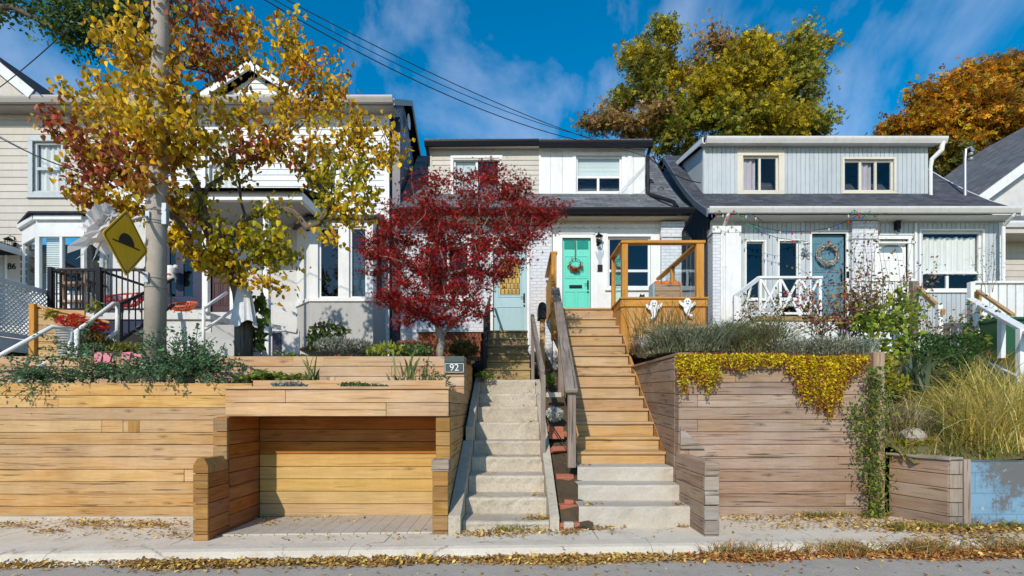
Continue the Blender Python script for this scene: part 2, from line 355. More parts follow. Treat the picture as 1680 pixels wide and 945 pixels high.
def fastmesh(name, V, faces_sizes, loops, tint, mat, parent, origin):
    if parent is not None: org = np.array(WL[parent.name])
    else:
        if origin is None:
            mn = V.min(0); mx = V.max(0); origin = ((mn[0]+mx[0])/2, (mn[1]+mx[1])/2, mn[2])
        org = np.array(origin, dtype=float)
    me = bpy.data.meshes.new(name)
    me.vertices.add(len(V)); me.vertices.foreach_set('co', (V-org).astype(np.float32).ravel())
    me.loops.add(len(loops)); me.loops.foreach_set('vertex_index', loops.astype(np.int32))
    st = np.concatenate([[0], np.cumsum(faces_sizes)[:-1]]).astype(np.int32)
    me.polygons.add(len(faces_sizes)); me.polygons.foreach_set('loop_start', st)
    try: me.polygons.foreach_set('loop_total', np.array(faces_sizes, dtype=np.int32))
    except Exception: pass
    me.update(calc_edges=True)
    at = me.attributes.new('tint', 'FLOAT_COLOR', 'POINT')
    at.data.foreach_set('color', np.concatenate([tint, np.ones((len(tint), 1))], 1).astype(np.float32).ravel())
    me.materials.append(mat)
    return link_mesh(name, me, parent, tuple(org))
def norm(a): return a/np.maximum(np.linalg.norm(a, axis=-1, keepdims=True), 1e-9)
def leaves(name, pts, size, tint, tpl, mat, parent=None, rs=None, hang=0., up=.4, dirs=None, origin=None, flat=0.):
    rs = rs or np.random.RandomState(1)
    pts = np.asarray(pts, float); n = len(pts)
    T, FC = TPL[tpl]
    d = rs.normal(size=(n, 3)); d[:, 2] -= hang*2.2
    if dirs is not None: d = d*.6+dirs*1.2
    if flat: d[:, 2] *= (1-flat)
    d = norm(d)
    q = rs.normal(size=(n, 3)); q[:, 2] += up*2; q[:, 1] -= up*.8
    if flat: q = q*(1-flat)+np.array([0, 0, 1.])*flat*2
    sd = norm(np.cross(d, q)); nn = np.cross(sd, d)
    sz = np.asarray(size)*np.ones(n)*(.7+.6*rs.rand(n))
    V = pts[:, None, :]+(T[None, :, 0, None]*sd[:, None, :]+T[None, :, 1, None]*d[:, None, :]+T[None, :, 2, None]*nn[:, None, :])*sz[:, None, None]
    k = len(T); lo = np.array([i for f in FC for i in f]); fs = np.array([len(f) for f in FC])
    L = (lo[None, :]+np.arange(n)[:, None]*k).ravel()
    return fastmesh(name, V.reshape(-1, 3), np.tile(fs, n), L, np.repeat(tint, k, 0), mat, parent, origin)
def blades(name, bases, h, w, lean, tint, mat, parent=None, rs=None, origin=None, curl=.5, bend=None):
    rs = rs or np.random.RandomState(2); bases = np.asarray(bases, float); n = len(bases)
    a = rs.rand(n)*2*math.pi; out = np.stack([np.cos(a), np.sin(a), np.zeros(n)], 1)
    if bend is not None: out = norm(out+np.array(bend))
    hh = np.asarray(h)*(.55+.7*rs.rand(n)); ll = lean*(.3+1.2*rs.rand(n))
    side = norm(np.cross(out, [0, 0, 1.])+rs.normal(size=(n, 3))*.4)*w*.5
    rows = []
    for t, ww in ((0, .8), (.35, 1), (.7, .7)):
        c = bases+np.array([0, 0, 1.])*(hh*(t-curl*ll*t*t*.5))[:, None]+out*(hh*ll*t**1.7)[:, None]
        rows += [c-side*ww, c+side*ww]
    tip = bases+np.array([0, 0, 1.])*(hh*(1-curl*ll*.7))[:, None]+out*(hh*ll)[:, None]
    V = np.stack(rows+[tip], 1); lo = np.array([0, 1, 3, 2, 2, 3, 5, 4, 4, 5, 6]); fs = np.array([4, 4, 3])
    L = (lo[None, :]+np.arange(n)[:, None]*7).ravel()
    return fastmesh(name, V.reshape(-1, 3), np.tile(fs, n), L, np.repeat(tint, 7, 0), mat, parent, origin)
def pal(rs, n, cols, w=None):
    cols = np.array(cols); w = np.ones(len(cols)) if w is None else np.array(w, float)
    a = cols[rs.choice(len(cols), n, p=w/w.sum())]; b = cols[rs.choice(len(cols), n, p=w/w.sum())]
    t = rs.rand(n, 1)*.35
    return a*(1-t)+b*t
class Tree:
    def __init__(s, trunk, rs):
        s.pos = [np.array(p, float) for p in trunk[0]]; s.par = [-1]+list(range(len(trunk[0])-1)); s.rs = rs; s.ends = []
        s.free = len(trunk[0])-trunk[1]          # nodes of the lower trunk carry no limbs
    def grow(s, targets, seg=.22, wob=.05, sag=.0, back=1.2):
        top = s.pos[s.free]
        targets = sorted(targets, key=lambda t: np.linalg.norm(np.array(t)-top))
        for t in targets:
            t = np.array(t, float); A = np.array(s.pos[s.free:])
            dd = np.linalg.norm(A-t, axis=1)
            dt = np.linalg.norm(t-top); da = np.linalg.norm(A-top, axis=1)
            cost = dd*(1.0)+back*np.maximum(0, da+dd-dt)*.55+.25*np.maximum(0, A[:, 2]-t[2])
            i = int(np.argmin(cost))+s.free
            p0 = s.pos[i]; pr = s.pos[s.par[i]] if s.par[i] >= 0 else p0-np.array([0, 0, .3])
            tg = p0-pr; tg = tg/max(np.linalg.norm(tg), 1e-6)
            L = np.linalg.norm(t-p0); n = max(1, int(L/seg)); c = p0+tg*L*.4+np.array([0, 0, .06*L])
            prev = i
            for k in range(1, n+1):
                u = k/n; q = (1-u)**2*p0+2*u*(1-u)*c+u*u*t
                if k < n: q = q+s.rs.normal(size=3)*wob*min(1, L)*.6
                s.pos.append(q); s.par.append(prev); prev = len(s.pos)-1
            s.ends.append(prev)
    def radii(s, tip, p=2.3, rmax=None):
        n = len(s.pos); r = [0.]*n; ch = [[] for _ in range(n)]
        for i, q in enumerate(s.par):
            if q >= 0: ch[q].append(i)
        acc = [0.]*n
        for i in range(n-1, -1, -1):
            acc[i] = (acc[i] if ch[i] else tip**p)
            r[i] = acc[i]**(1/p)
            if s.par[i] >= 0: acc[s.par[i]] += acc[i]*1.0
        if rmax:
            k = rmax/r[0]; r = [x if x < .3*r[0]*min(1, k) and k > 1 else x*(1+(k-1)*min(1, (x/r[0])**.8)) for x in r]
        s.r = r; s.ch = ch
    def mesh(s, mb, nmax=10, minr=0):
        done = set()
        def run(i):
            path = [i]
            while s.ch[path[-1]]:
                path.append(max(s.ch[path[-1]], key=lambda c: s.r[c]))
            return path
        stack = [0]
        while stack:
            i = stack.pop(); path = run(i)
            pts = [s.pos[k] for k in path]; rr = [s.r[k] for k in path]
            if s.par[i] >= 0: pts = [s.pos[s.par[i]]]+pts; rr = [min(s.r[s.par[i]], s.r[i]*1.15)]+rr
            if rr[0] > minr and len(pts) > 1:
                nn = nmax if rr[0] > .05 else (6 if rr[0] > .015 else 4)
                mb.tube([tuple(p) for p in pts], [max(x, .002) for x in rr], nn, caps=True)
            for k in path:
                for c in s.ch[k]:
                    if c not in path: stack.append(c)
def ell(rs, n, c, r, shell=.5):
    d = norm(rs.normal(size=(n, 3))); u = rs.rand(n, 1)**(1/3.)*(1-shell)+shell*rs.rand(n, 1)**.12
    return np.array(c)+d*u*np.array(r)
# ================================================================ SETTING
def terr(name, x0, x1, y0, y1, fn, nx, ny, mat, kind='structure', amp=.03):
    rs = np.random.RandomState(len(name)); mb = MB()
    xs = [x0+(x1-x0)*i/nx for i in range(nx+1)]; ys = [y0+(y1-y0)*i/ny for i in range(ny+1)]
    z = [[fn(x, y)+rs.normal()*amp for y in ys] for x in xs]
    for i in range(nx+1):
        for j in range(ny+1): mb.v.append((xs[i], ys[j], z[i][j]))
    for i in range(nx):
        for j in range(ny):
            a = i*(ny+1)+j; mb.f.append((a, a+ny+1, a+ny+2, a+1)); mb.m.append(0)
            mb.u += [(0, 0)]*4
    o = mb.build(name, mat, smooth=True); 
    if kind: tag(o, kind=kind)
    return o
def sheet(name, x0, x1, y0, y1, dz, mat, n=24):
    mb = MB()
    for i in range(n):
        a = x0+(x1-x0)*i/n; b = x0+(x1-x0)*(i+1)/n
        mb.face([(a, y0, G(a)+dz), (b, y0, G(b)+dz), (b, y1, G(b)+dz), (a, y1, G(a)+dz)])
    return tag(mb.build(name, mat), kind='structure')
# ground sheet to the horizon, lower than everything else
mb = MB()
for i in range(20):
    a, b = -400+i*40, -360+i*40
    ga, gb = (G(max(-30, min(30, q)))-.16 for q in (a, b))
    mb.face([(a, -300, ga), (b, -300, gb), (b, 7.8, gb), (a, 7.8, ga)]); 
    mb.face([(a, 7.8, ga), (b, 7.8, gb), (b, 8.6, .25), (a, 8.6, .25)])
    mb.face([(a, 8.6, .25), (b, 8.6, .25), (b, 12.1, .92), (a, 12.1, .92)])
    mb.face([(a, 12.1, .92), (b, 12.1, .92), (b, 30, 1.0), (a, 30, 1.0)])
    mb.face([(a, 30, 1.0), (b, 30, 1.0), (b, 600, 1.0), (a, 600, 1.0)])
tag(mb.build('ground', M['meadow']), kind='structure')
sheet('road', -30, 30, -6, 4.42, -.09, M['asphalt'])
mb = MB()      # rolled kerb: rounded top edge, cut in long segments
x = -30.0
while x < 30:
    L = 2.6; a, b = x+.002, x+L-.002
    for (y0, z0), (y1, z1) in zip([(4.33, -.10), (4.37, -.04), (4.41, -.012), (4.46, 0.0)], [(4.37, -.04), (4.41, -.012), (4.46, 0.0), (4.60, .004)]):
        mb.face([(a, y0, G(a)+z0), (b, y0, G(b)+z0), (b, y1, G(b)+z1), (a, y1, G(a)+z1)])
    mb.face([(a, 4.33, G(a)-.1), (a, 4.37, G(a)-.04), (a, 4.41, G(a)-.012), (a, 4.46, G(a)), (a, 4.60, G(a)), (a, 4.60, G(a)-.1)])
    x += L
tag(mb.build('kerb', M['kerb']), kind='structure')
mb = MB()      # sidewalk slabs with joints
x = -30.1
while x < 30:
    L = 1.93; a, b = x+.005, x+L-.005
    y1 = 6.1
    mb.obox((a, 4.606, G(a)-.15), (b-a, 0, G(b)-G(a)), (0, y1-4.606, 0), (0, 0, .15)); x += L
tag(mb.build('sidewalk', M['walk']), kind='structure')
def gl(x, y):
    return .22+max(0, min(1, (y-6.6)/.15))*.40+max(0, (y-6.75))*.085
terr('garden_bed', -14, -.74, 5.98, 6.6, lambda x, y: .2, 60, 4, M['soil'])
terr('front_garden', -14, -.55, 6.76, 12.1, lambda x, y: .6+(y-6.7)*.11, 60, 24, M['soil'])
terr('middle_garden_strip', .47, .80, 4.95, 12.15, lambda x, y: G(0)+.03+(y-4.95)*.46 if y < 8.3 else .38+(y-8.3)*.25, 3, 40, M['soil'], amp=.02)
terr('raised_garden', 1.98, 4.05, 5.66, 12.1, lambda x, y: .49+(y-5.6)*.14, 14, 30, M['soil'])
def hill(x, y): return float(np.interp(y, [5.1, 5.6, 7.0, 8.5, 12.5], [-.60, -.42, .28, .72, 1.15]))+.06*math.sin(x*1.7)+.04*math.sin(y*3+x)
terr('hillside_garden', 4.02, 16, 5.12, 12.1, hill, 60, 40, M['meadow'])
# ================================================================ TIMBER WALLS
def courses(mb, p0, p1, ztop, zbot, bh=.14, th=.14, seams=(), gap=.005, side=1):
    """stacked timbers from p0 to p1 (plan x,y), front face on the line, thickness behind (side=1 -> left of direction)"""
    d = Vector((p1[0]-p0[0], p1[1]-p0[1], 0)); L = d.length; d.normalize(); nrm = Vector((-d.y, d.x, 0))*side
    z = ztop; row = 0
    while z > zbot+.02:
        lo = max(zbot, z-bh+gap)
        cuts = [0]+[c*L for r_, c in seams if r_ == row]+[L]
        for a, b in zip(cuts[:-1], cuts[1:]):
            j = rnd.uniform(-.0025, .0025)
            o = Vector((p0[0], p0[1], lo))+d*(a+.0015)+nrm*j
            mb.obox(tuple(o), tuple(d*(b-a-.003)), tuple(nrm*(th-.001)), (0, 0, z-lo))
        z -= bh; row += 1
TW = .131
# left long wall
w = thing('timber_retaining_wall', (-7, 5.83, G(-7)), 'long honey-coloured cedar timber wall on the left along the pavement, dark green shrubs spilling over it', 'retaining wall')
mb = MB(); courses(mb, (-14, 5.83), (-2.96, 5.83), .285, G(-6)-.15, .1405, .14, [(1, .80), (3, .845), (3, .867), (5, .62), (8, .66), (2, .7), (6, .5), (7, .93), (4, .72)])
mb.build('timber_courses', M['timber'], w, .004)
mb = MB(); mb.box(-4.37, -4.24, 5.822, 5.95, -.274, -.139); mb.build('timber_block', M['timber_end'], w, .004)
mb = MB(); mb.box(-14, -2.96, 5.79, 5.83, G(-6)-.2, G(-6)+.045); mb.build('footing', M['conc_lt'], w)
# storage bay
b = thing('timber_storage_bay', (-1.8, 5.4, G(-1.8)), 'open cedar timber bay with a low planter roof beside the concrete stairs', 'storage bay')
g = G(-2)-.04
mb = MB(); courses(mb, (-2.835, 5.06), (-.625, 5.06), .188, -.084, .135, .05, [(0, .27), (1, .72)]); mb.build('fascia', M['timber_pink'], b, .004)
mb = MB(); mb.box(-2.845, -.615, 5.035, 5.17, .190, .215); mb.build('cap_board', M['timber_pink'], b, .004)
mb = MB(); courses(mb, (-2.815, 5.10), (-2.815, 5.83), -.084, g, .1405, .13, side=1); 
courses(mb, (-2.815, 4.76), (-2.815, 5.095), -.60, g, .1405, .13, side=1); mb.build('left_cheek', M['timber_shade'], b, .004)  # inner cheek coloured darker for the shade it stands in
mb = MB()     # sawn ends of the left cheek
z = -.09
for k in range(3): mb.box(-2.952, -2.813, 5.052, 5.094, z-.137, z-.003); z -= .1405
z = -.606
while z > g: mb.box(-2.952, -2.813, 4.735, 4.757, max(g, z-.137), z-.003); z -= .1405
mb.prism([(-2.952, 4.74, -.60), (-2.952, 4.74, -.53), (-2.915, 4.74, -.465), (-2.85, 4.74, -.465), (-2.815, 4.74, -.53), (-2.815, 4.74, -.60)], (0, .34, .0))
mb.build('left_post', M['timber_end'], b, .004)
mb = MB(); courses(mb, (-.615, 5.10), (-.615, 7.4), -.084, g, .1405, .13, side=1)
courses(mb, (-.615, 4.89), (-.615, 5.095), -.60, g, .1405, .13, side=1)
courses(mb, (-.615, 5.115), (-.615, 7.4), .188, -.080, .135, .13, [(0, .14), (1, .2)], side=1)
mb.build('right_cheek', M['timber'], b, .004)
mb = MB(); z = -.09
for k in range(3): mb.box(-.752, -.612, 5.052, 5.094, z-.137, z-.003); z -= .1405
mb.build('right_post_top', M['timber_end'], b, .004); mb = MB()
z = -.60
while z > g: mb.box(-.758, -.608, 4.865, 4.887, max(g, z-.137), z-.003); z -= .1405
mb.build('right_post', M['timber_end'], b, .004)
mb = MB(); mb.box(-.765, -.60, 4.86, 5.05, -.60, -.49); mb.build('post_cap', M['timber_grey_end'], b, .005)
mb = MB(); courses(mb, (-2.81, 5.70), (-.75, 5.70), -.095, -.51, .1385, .1, side=1); mb.build('back_wall_upper', M['timber_shade'], b, .004)  # top boards in the darker wood: the roof's cast shadow painted in
mb = MB(); courses(mb, (-2.81, 5.70), (-.75, 5.70), -.5115, g, .1385, .1, side=1); mb.build('back_wall', M['timber_yel'], b, .004)
mb = MB(); mb.box(-2.83, -.62, 5.111, 5.825, -.081, -.02); mb.build('roof_panel', M['timber_shade'], b)
mb = MB(); courses(mb, (-2.955, 5.835), (-.755, 5.835), .32, .19, .13, .1, [(0, .55)]); mb.build('back_edging', M['timber_pink'], b, .004)
mb = MB(); mb.box(-2.8, -.75, 5.17, 5.83, -.018, .16); mb.build('planter_soil', M['soil'], b)
mb = MB()      # paving planks inside the bay
for i in range(16):
    x = -2.78+i*.127; mb.obox((x, 4.9, G(x)+.003), (.121, 0, 0), (0, .79, 0), (0, 0, .018))
mb.build('paving', M['conc_lt'], b)
# upper terrace wall
w = thing('terrace_wall', (-5, 6.6, .2), 'fresh pinkish cedar upper terrace wall behind the planting bed, carrying the number plate 92', 'retaining wall')
mb = MB(); courses(mb, (-14, 6.6), (-.615, 6.6), .67, .12, TW, .13, [(0, .835), (0, .865), (1, .60), (2, .87), (1, .93), (0, .5)]); mb.build('timber_courses', M['timber_pink'], w, .004)
mb = MB(); z = .67
for k in range(4):
    mb.obox((-.735, 6.735, z-TW+.005), (.125, 0, 0), (0, 1.15, -.045), (0, 0, TW-.005)); z -= TW
mb.build('return_wall', M['timber'], w, .004)
# number plate 92
def text_mesh(name, body, size, mat, parent, loc, rot=(R(90), 0, 0), ext=.003, align='CENTER', bold=0, sx=1):
    cu = bpy.data.curves.new(name, 'FONT'); cu.body = body; cu.size = size; cu.extrude = ext; cu.align_x = align; cu.align_y = 'CENTER'; cu.offset = bold
    t = bpy.data.objects.new(name+'_tmp', cu); COL.objects.link(t)
    me = bpy.data.meshes.new_from_object(t.evaluated_get(bpy.context.evaluated_depsgraph_get())); bpy.data.objects.remove(t)
    me.name = name; me.materials.clear(); me.materials.append(mat)
    o = bpy.data.objects.new(name, me); COL.objects.link(o)
    wl = WL[parent.name] if parent else Vector((0, 0, 0))
    if parent: o.parent = parent
    o.location = (loc[0]-wl.x, loc[1]-wl.y, loc[2]-wl.z); o.rotation_euler = rot; o.scale = (sx, 1, 1)
    WL[o.name] = Vector(loc)
    return o
s = thing('house_number_sign', P(745, 611, 6.55), 'dark enamel house number plate reading 92 in white on the terrace wall', 'number sign')
x0, x1 = X(729, 6.57), X(762, 6.57)
mb = MB(); mb.box(x0, x1, 6.56, 6.595, .455, .585); mb.build('number_plate', M['signgreen'], s, .004)
mb = MB(); mb.box(x0, x1, 6.565, 6.595, .592, .665); mb.build('top_plate', M['signgreen'], s, .004)
mb = MB()
for (a, b_, c, d) in ((x0+.008, x1-.008, .574, .579), (x0+.008, x1-.008, .461, .466), (x0+.008, x0+.013, .461, .579), (x1-.013, x1-.008, .461, .579)): mb.box(a, b_, 6.556, 6.562, c, d)
mb.build('border', M['white'], s)
text_mesh('numerals', '92', .125, M['white'], s, ((x0+x1)/2, 6.553, .519))
# ================================================================ CONCRETE STAIRS
s = thing('concrete_staircase', (-.05, 5.0, G(0)), 'rough old concrete stairs with low side kerbs, right of the timber bay', 'stairs')
ys = [855, 816, 780, 749.5, 723, 692.4, 666.8, 645.6, 623]
CS = []
for k, py in enumerate(ys):
    Z = 5.0+.375*k; CS.append((Z, H(py, Z)))
mb = MB(); rs = np.random.RandomState(4)
for k, (Z, h) in enumerate(CS):
    Z1 = CS[k+1][0] if k < 8 else 8.35; zl = CS[k-1][1] if k else G(0)-.02
    n = 14; xl, xr = -.485, .362
    rows = []
    for (yy, zz, am) in ((Z+.012, zl-.02, .002), (Z+.004, (zl+h)/2, .0035), (Z-.006, h-.03, .004), (Z+.004, h-.006, .004), (Z+.03, h, .003), (Z1+.03, h-.004, .003)):
        rows.append([(xl+(xr-xl)*i/n, yy+rs.normal()*am, zz+rs.normal()*am*.6) for i in range(n+1)])
    for r0, r1 in zip(rows[:-1], rows[1:]):
        for i in range(n): mb.face([r0[i], r0[i+1], r1[i+1], r1[i]])
mb.build('steps', M['conc'], s)
def kerbside(name, xa, xb, prof, par, mat=None):
    mb = MB()
    prof = [(5.0 if False else a, b) for a, b in prof]
    for (Z0, h0), (Z1, h1) in zip(prof[:-1], prof[1:]):
        if Z1-Z0 < .01: continue
        mb.prism([(xa, Z0, h0-.75), (xa, Z1, h1-.75), (xa, Z1, h1), (xa, Z0, h0)], (xb-xa, 0, 0))
    return mb.build(name, mat or M['conc'], par, .012)
kerbside('left_kerb', -.605, -.49, [(4.86, -1.02), (4.97, -.985), (6.38, -.40)], s)
kerbside('left_kerb', -.575, -.49, [(6.385, -.23), (6.5, -.20), (8.1, .50)], s)
kerbside('right_kerb', .365, .455, [(4.93, -1.05), (5.0, -1.02), (6.35, -.40), (8.3, .47)], s)
# weathered rail of the concrete stairs
s = thing('stair_handrail', (.36, 6.0, -.6), 'thin weathered grey wooden handrail beside the concrete stairs', 'handrail')
mb = MB(); mb.bar((.335, 8.45, 1.50), (.365, 6.12, .40), .055, .12); mb.build('rail', M['post'], s, .005)
mb = MB(); mb.bar((.372, 6.1, .40), (.372, 6.1, -.62), .055, .055, up=(0, 1, 0)); mb.build('post', M['post'], s, .004)
mb = MB(); mb.bar((.34, 8.4, 1.5), (.34, 8.4, .4), .055, .055, up=(0, 1, 0)); mb.build('post', M['post'], s, .004)
mb = MB(); mb.tube([(.375, 6.2, .12), (.40, 6.5, -.05), (.62, 6.1, -.42)], .007, 6); mb.build('brace', M['black'], s)
# steps up to door 92
s = thing('porch_steps', (-.03, 8.35, .44), 'aged yellow-brown wooden porch steps in dappled shade leading to the pale blue door', 'porch steps')
yy = [604, 591, 579, 566, 554, 542]
hs = []
for k in range(6):
    Z = 8.42+.33*k; hs.append((Z, H(yy[k], Z)))
mb = MB(); mt = MB()
for k, (Z, h) in enumerate(hs):
    zl = hs[k-1][1] if k else .40
    mb.box(-.43, .30, Z+.025, Z+.05, zl-.02, h-.035)
    z1 = Z+.36 if k < 5 else 12.1
    mt.box(-.44, .31, Z, min(z1, Z+.17), h-.033, h); mt.box(-.44, .31, min(z1, Z+.17)+.008, z1, h-.033, h) if k < 5 else [mt.box(-.44, .31, Z+.178+.14*i, Z+.31+.14*i, h-.033, h) for i in range(13)]
mb.build('risers', M['oldstep'], s, .003); mt.build('treads', M['oldstep'], s, .004)
mb = MB(); mb.prism([(-.47, 8.4, .35), (-.47, 12.1, .9), (-.47, 12.1, 1.48), (-.47, 10.1, 1.46), (-.47, 8.4, .55)], (.03, 0, 0)); mb.build('stringer', M['navy'], s)
# ================================================================ WOODEN STAIRS 94
s = thing('wooden_staircase', (1.3, 5.0, G(1.3)), 'tall orange wooden stairs on three pale concrete steps climbing to the mint green door', 'stairs')
wy = [831, 796, 766, 741, 717, 692, 670, 650, 632, 613, 598, 581, 564, 548, 534, 521, 505]
WS = []
for k, py in enumerate(wy):
    Z = 5.05+.322*k; WS.append((Z, H(py, Z)))
def wl_(Z): return .66+min(1, (Z-5.05)/1.9)*.2+max(0, (Z-6.95))*.043
def wr_(Z): return 1.755+(Z-5.05)*.058
mc = MB(); mr = MB(); mt = MB(); rs = np.random.RandomState(9)
for k, (Z, h) in enumerate(WS):
    zl = WS[k-1][1] if k else G(1.3)-.04
    xl, xr = wl_(Z), wr_(Z); Z1 = WS[k+1][0] if k < 16 else 12.1
    if k < 3:
        n = 12; rows = []
        for (y_, z_, am) in ((Z+.008, zl-.03, .002), (Z+.002, (zl+h)/2, .004), (Z-.002, h-.018, .004), (Z+.008, h-.003, .003), (Z+.03, h, .002), (Z1+.04, h, .002)):
            rows.append([(xl+(xr-xl)*i/n, y_+rs.normal()*am, z_+rs.normal()*am*.6) for i in range(n+1)])
        for r0, r1 in zip(rows[:-1], rows[1:]):
            for i in range(n): mc.face([r0[i], r0[i+1], r1[i+1], r1[i]])
        mc.face([(xr, Z, zl-.02), (xr, Z1, zl-.02), (xr, Z1, h), (xr, Z, h)])
    else:
        mr.box(xl+.005, xr-.005, Z+.03, Z+.055, zl-.005, h-.034)
        if k == 9: pass
        if k < 16:
            mt.box(xl, xr, Z, Z+.165, h-.034, h); mt.box(xl, xr, Z+.172, Z1+.028, h-.034, h)
        else:
            for i in range(13): mt.box(xl, 1.985, Z+i*.145, Z+i*.145+.138, h-.034, h)
mc.build('concrete_steps', M['conc_lt'], s); mr.build('risers', M['tread'], s, .003); mt.build('treads', M['tread'], s, .005)
for xa in (0, 1):
    mb = MB()
    f = (lambda Z: wl_(Z)-.045) if xa == 0 else (lambda Z: wr_(Z)+.005)
    for i in range(13):
        Z0 = 6.02+i*.322; Z1 = Z0+.322
        h0 = np.interp(Z0, [a for a, _ in WS], [c for _, c in WS]); h1 = np.interp(Z1, [a for a, _ in WS], [c for _, c in WS])
        mb.prism([(f(Z0), Z0, h0-.36), (f(Z1), Z1, h1-.36), (f(Z1), Z1, h1-.05), (f(Z0), Z0, h0-.05)], (.038, 0, 0))
    mb.build('stringer', M['deck'], s)
s = thing('stair_handrail', (.64, 5.7, -.65), 'wide sloping grey weathered handrail on posts left of the wooden stairs', 'handrail')
mb = MB(); mb.bar((.655, 5.62, .19), (.83, 9.75, 2.28), .14, .045); mb.build('cap_rail', M['post'], s, .006)
mb = MB(); mb.bar((.66, 5.7, .10), (.83, 9.7, 2.14), .04, .12); mb.build('side_rail', M['post'], s, .004)
mb = MB(); mb.bar((.665, 5.72, .17), (.665, 5.72, -.66), .09, .09, up=(0, 1, 0)); mb.build('post', M['post'], s, .005)
mb = MB(); mb.bar((.755, 7.9, 1.24), (.755, 7.9, .1), .09, .09, up=(0, 1, 0)); mb.build('post', M['post'], s, .005)
for i, (q, z0, z1) in enumerate(((9.8, 1.3, 2.95), (10.35, 1.6, 3.1))):
    mb = MB(); mb.bar((.80+i*.03, q, z1), (.80+i*.03, q, z0), .1, .1, up=(0, 1, 0)); mb.build('tall_post', M['deck'], s, .006)
mb = MB(); mb.bar((.80, 9.75, 2.5), (.84, 12.0, 2.85), .04, .12); mb.bar((.80, 9.78, 2.98), (.84, 12.0, 3.08), .14, .04); mb.build('upper_rail', M['deck'], s, .004)
mb = MB(); mb.box(.80, .84, 9.85, 12.05, 2.0, 2.85); mb.build('side_panel', M['deck'], s, .004)
# ================================================================ GREY WALL (right)
w = thing('timber_retaining_wall', (2.8, 5.5, G(2.8)), 'tall weathered pinkish-grey timber wall right of the wooden stairs, yellow creeper hanging over its top', 'retaining wall')
g = G(2.8)-.06
mb = MB(); courses(mb, (1.79, 5.5), (3.83, 5.5), .545, g+.02, .1335, .14, [(0, .45), (2, .71), (2, .77), (3, .10), (5, .10), (4, .86), (1, .3), (7, .055), (11, .88)])
mb.build('front_face', M['timber_grey'], w, .004)
mb = MB()
zt = [.57]
z = .56; d = Vector((.18, 2.77, 0)); 
row = 0
while z > g+.1:
    k = 1.0
    o = Vector((1.79, 5.645, z-.128)); dd = d*k
    mb.obox(tuple(o), tuple(Vector((dd.x, dd.y-.15, .10))), (.14, 0, 0), (0, 0, .128)); z -= .1335; row += 1
mb.build('side_face', M['timber_grey'], w, .004)
mb = MB(); mb.obox((1.775, 5.48, .563), (.17, 0, 0), (.17, 2.9, .10), (0, 0, .035)); mb.build('cap', M['timber_grey'], w, .008)
mb = MB(); mb.box(3.845, 3.965, 5.44, 5.62, g, .60); mb.build('end_post', M['timber_grey'], w, .006)
g2 = G(1.8)-.03
mb = MB(); courses(mb, (1.755, 4.69), (1.755, 5.49), -.485, g2, .1335, .125, side=-1); mb.build('wing_wall', M['timber_grey'], w, .004)
mb = MB(); z = -.487
while z > g2: mb.box(1.752, 1.886, 4.655, 4.687, max(g2, z-.129), z-.002); z -= .1335
mb.build('wing_post', M['timber_grey_end'], w, .005)
mb = MB(); mb.prism([(1.80, 5.46, -.20), (1.80, 5.46, -.43), (2.06, 5.46, -.43)], (0, .035, 0)); mb.build('corner_gusset', M['timber_grey_end'], w, .003)
# brown small wing and blue block wall
w = thing('timber_corner_wall', (4.2, 5.1, G(4.2)), 'short brown timber corner wall between the green vine and the blue painted block wall', 'retaining wall')
g = G(4.3)-.05
mb = MB(); courses(mb, (3.99, 5.42), (4.16, 4.88), -.50, g, .1335, .13, side=1); mb.build('side_face', M['timber_grey'], w, .004)
mb = MB(); z = -.50
while z > g: mb.box(4.165, 4.29, 4.87, 5.0, max(g, z-.129), z-.002); z -= .1335
mb.build('timber_ends', M['timber_grey_end'], w, .005)
mb = MB(); mb.obox((3.95, 5.42, -.497), (.20, -.57, 0), (.17, .05, 0), (0, 0, .03)); mb.build('cap', M['timber_grey_end'], w, .005)
mb = MB(); mb.box(4.295, 4.36, 4.86, 4.98, g, -.485); mb.build('end_post', M['timber_grey_end'], w, .005)
mb = MB(); mb.box(4.365, 9.5, 4.90, 5.1, G(4.3)-.08, -.515)
w = mb.build('block_wall', M['blueblock'], None, .01); tag(w, 'low concrete block wall with peeling sky-blue paint at the right edge', 'block wall')
# loose bricks and stones between the stairs
def looseb(px, py, Z, rz, mat, label, sc=1, tilt=0):
    mb = MB(); a, b_, c = .10*sc, .05*sc, .032*sc
    mb.obox((-a, -b_, -c), (2*a, 0, 0), (0, 2*b_, 0), (0, 0, 2*c))
    x, y, z = P(px, py, Z)
    o = mb.build('brick', mat, None, .006, origin=(0, 0, 0)); o.location = (min(max(x, .56), .60), y, z); o.rotation_euler = (R(tilt), 0, R(rz))
    tag(o, label, 'brick', 'loose bricks on the soil between the two stairs')
LB = [(931, 862, 5.02, 4, 'rbrick', 'front red brick lying flat by the sidewalk between the stairs', 0), (933, 832, 5.3, 8, 'rbrick', 'red brick set above the front one, between the two stairs', 6),
 (936, 823, 5.42, 86, 'rbrick', 'dark red brick turned end-on beside the wooden stair foot', 4), (928, 784, 5.8, -2, 'rbrick', 'bright orange-red brick alone in the middle of the bare soil strip', 15),
 (912, 738, 6.25, 30, 'rbrick', 'tilted brick below the stacked bricks by the grey handrail post', -24), (906, 716, 6.5, 0, 'rbrick', 'lower brick of the small stack under the white flowers', 0),
 (918, 712, 6.55, 0, 'rbrick', 'brick at the right of the small stack, against the wooden stairs', 8), (906, 704, 6.6, 5, 'rbrick', 'uppermost brick right below the white alyssum flowers', 5),
 (908, 648, 7.4, 4, 'conc_lt', 'pale square stone above the white flowers between the stairs', 0)]
for (px, py, Z, rz, m_, lab, tl) in LB: looseb(px, py, Z, rz, M[m_], lab, 1.0 if m_ == 'rbrick' else 1.1, tl)
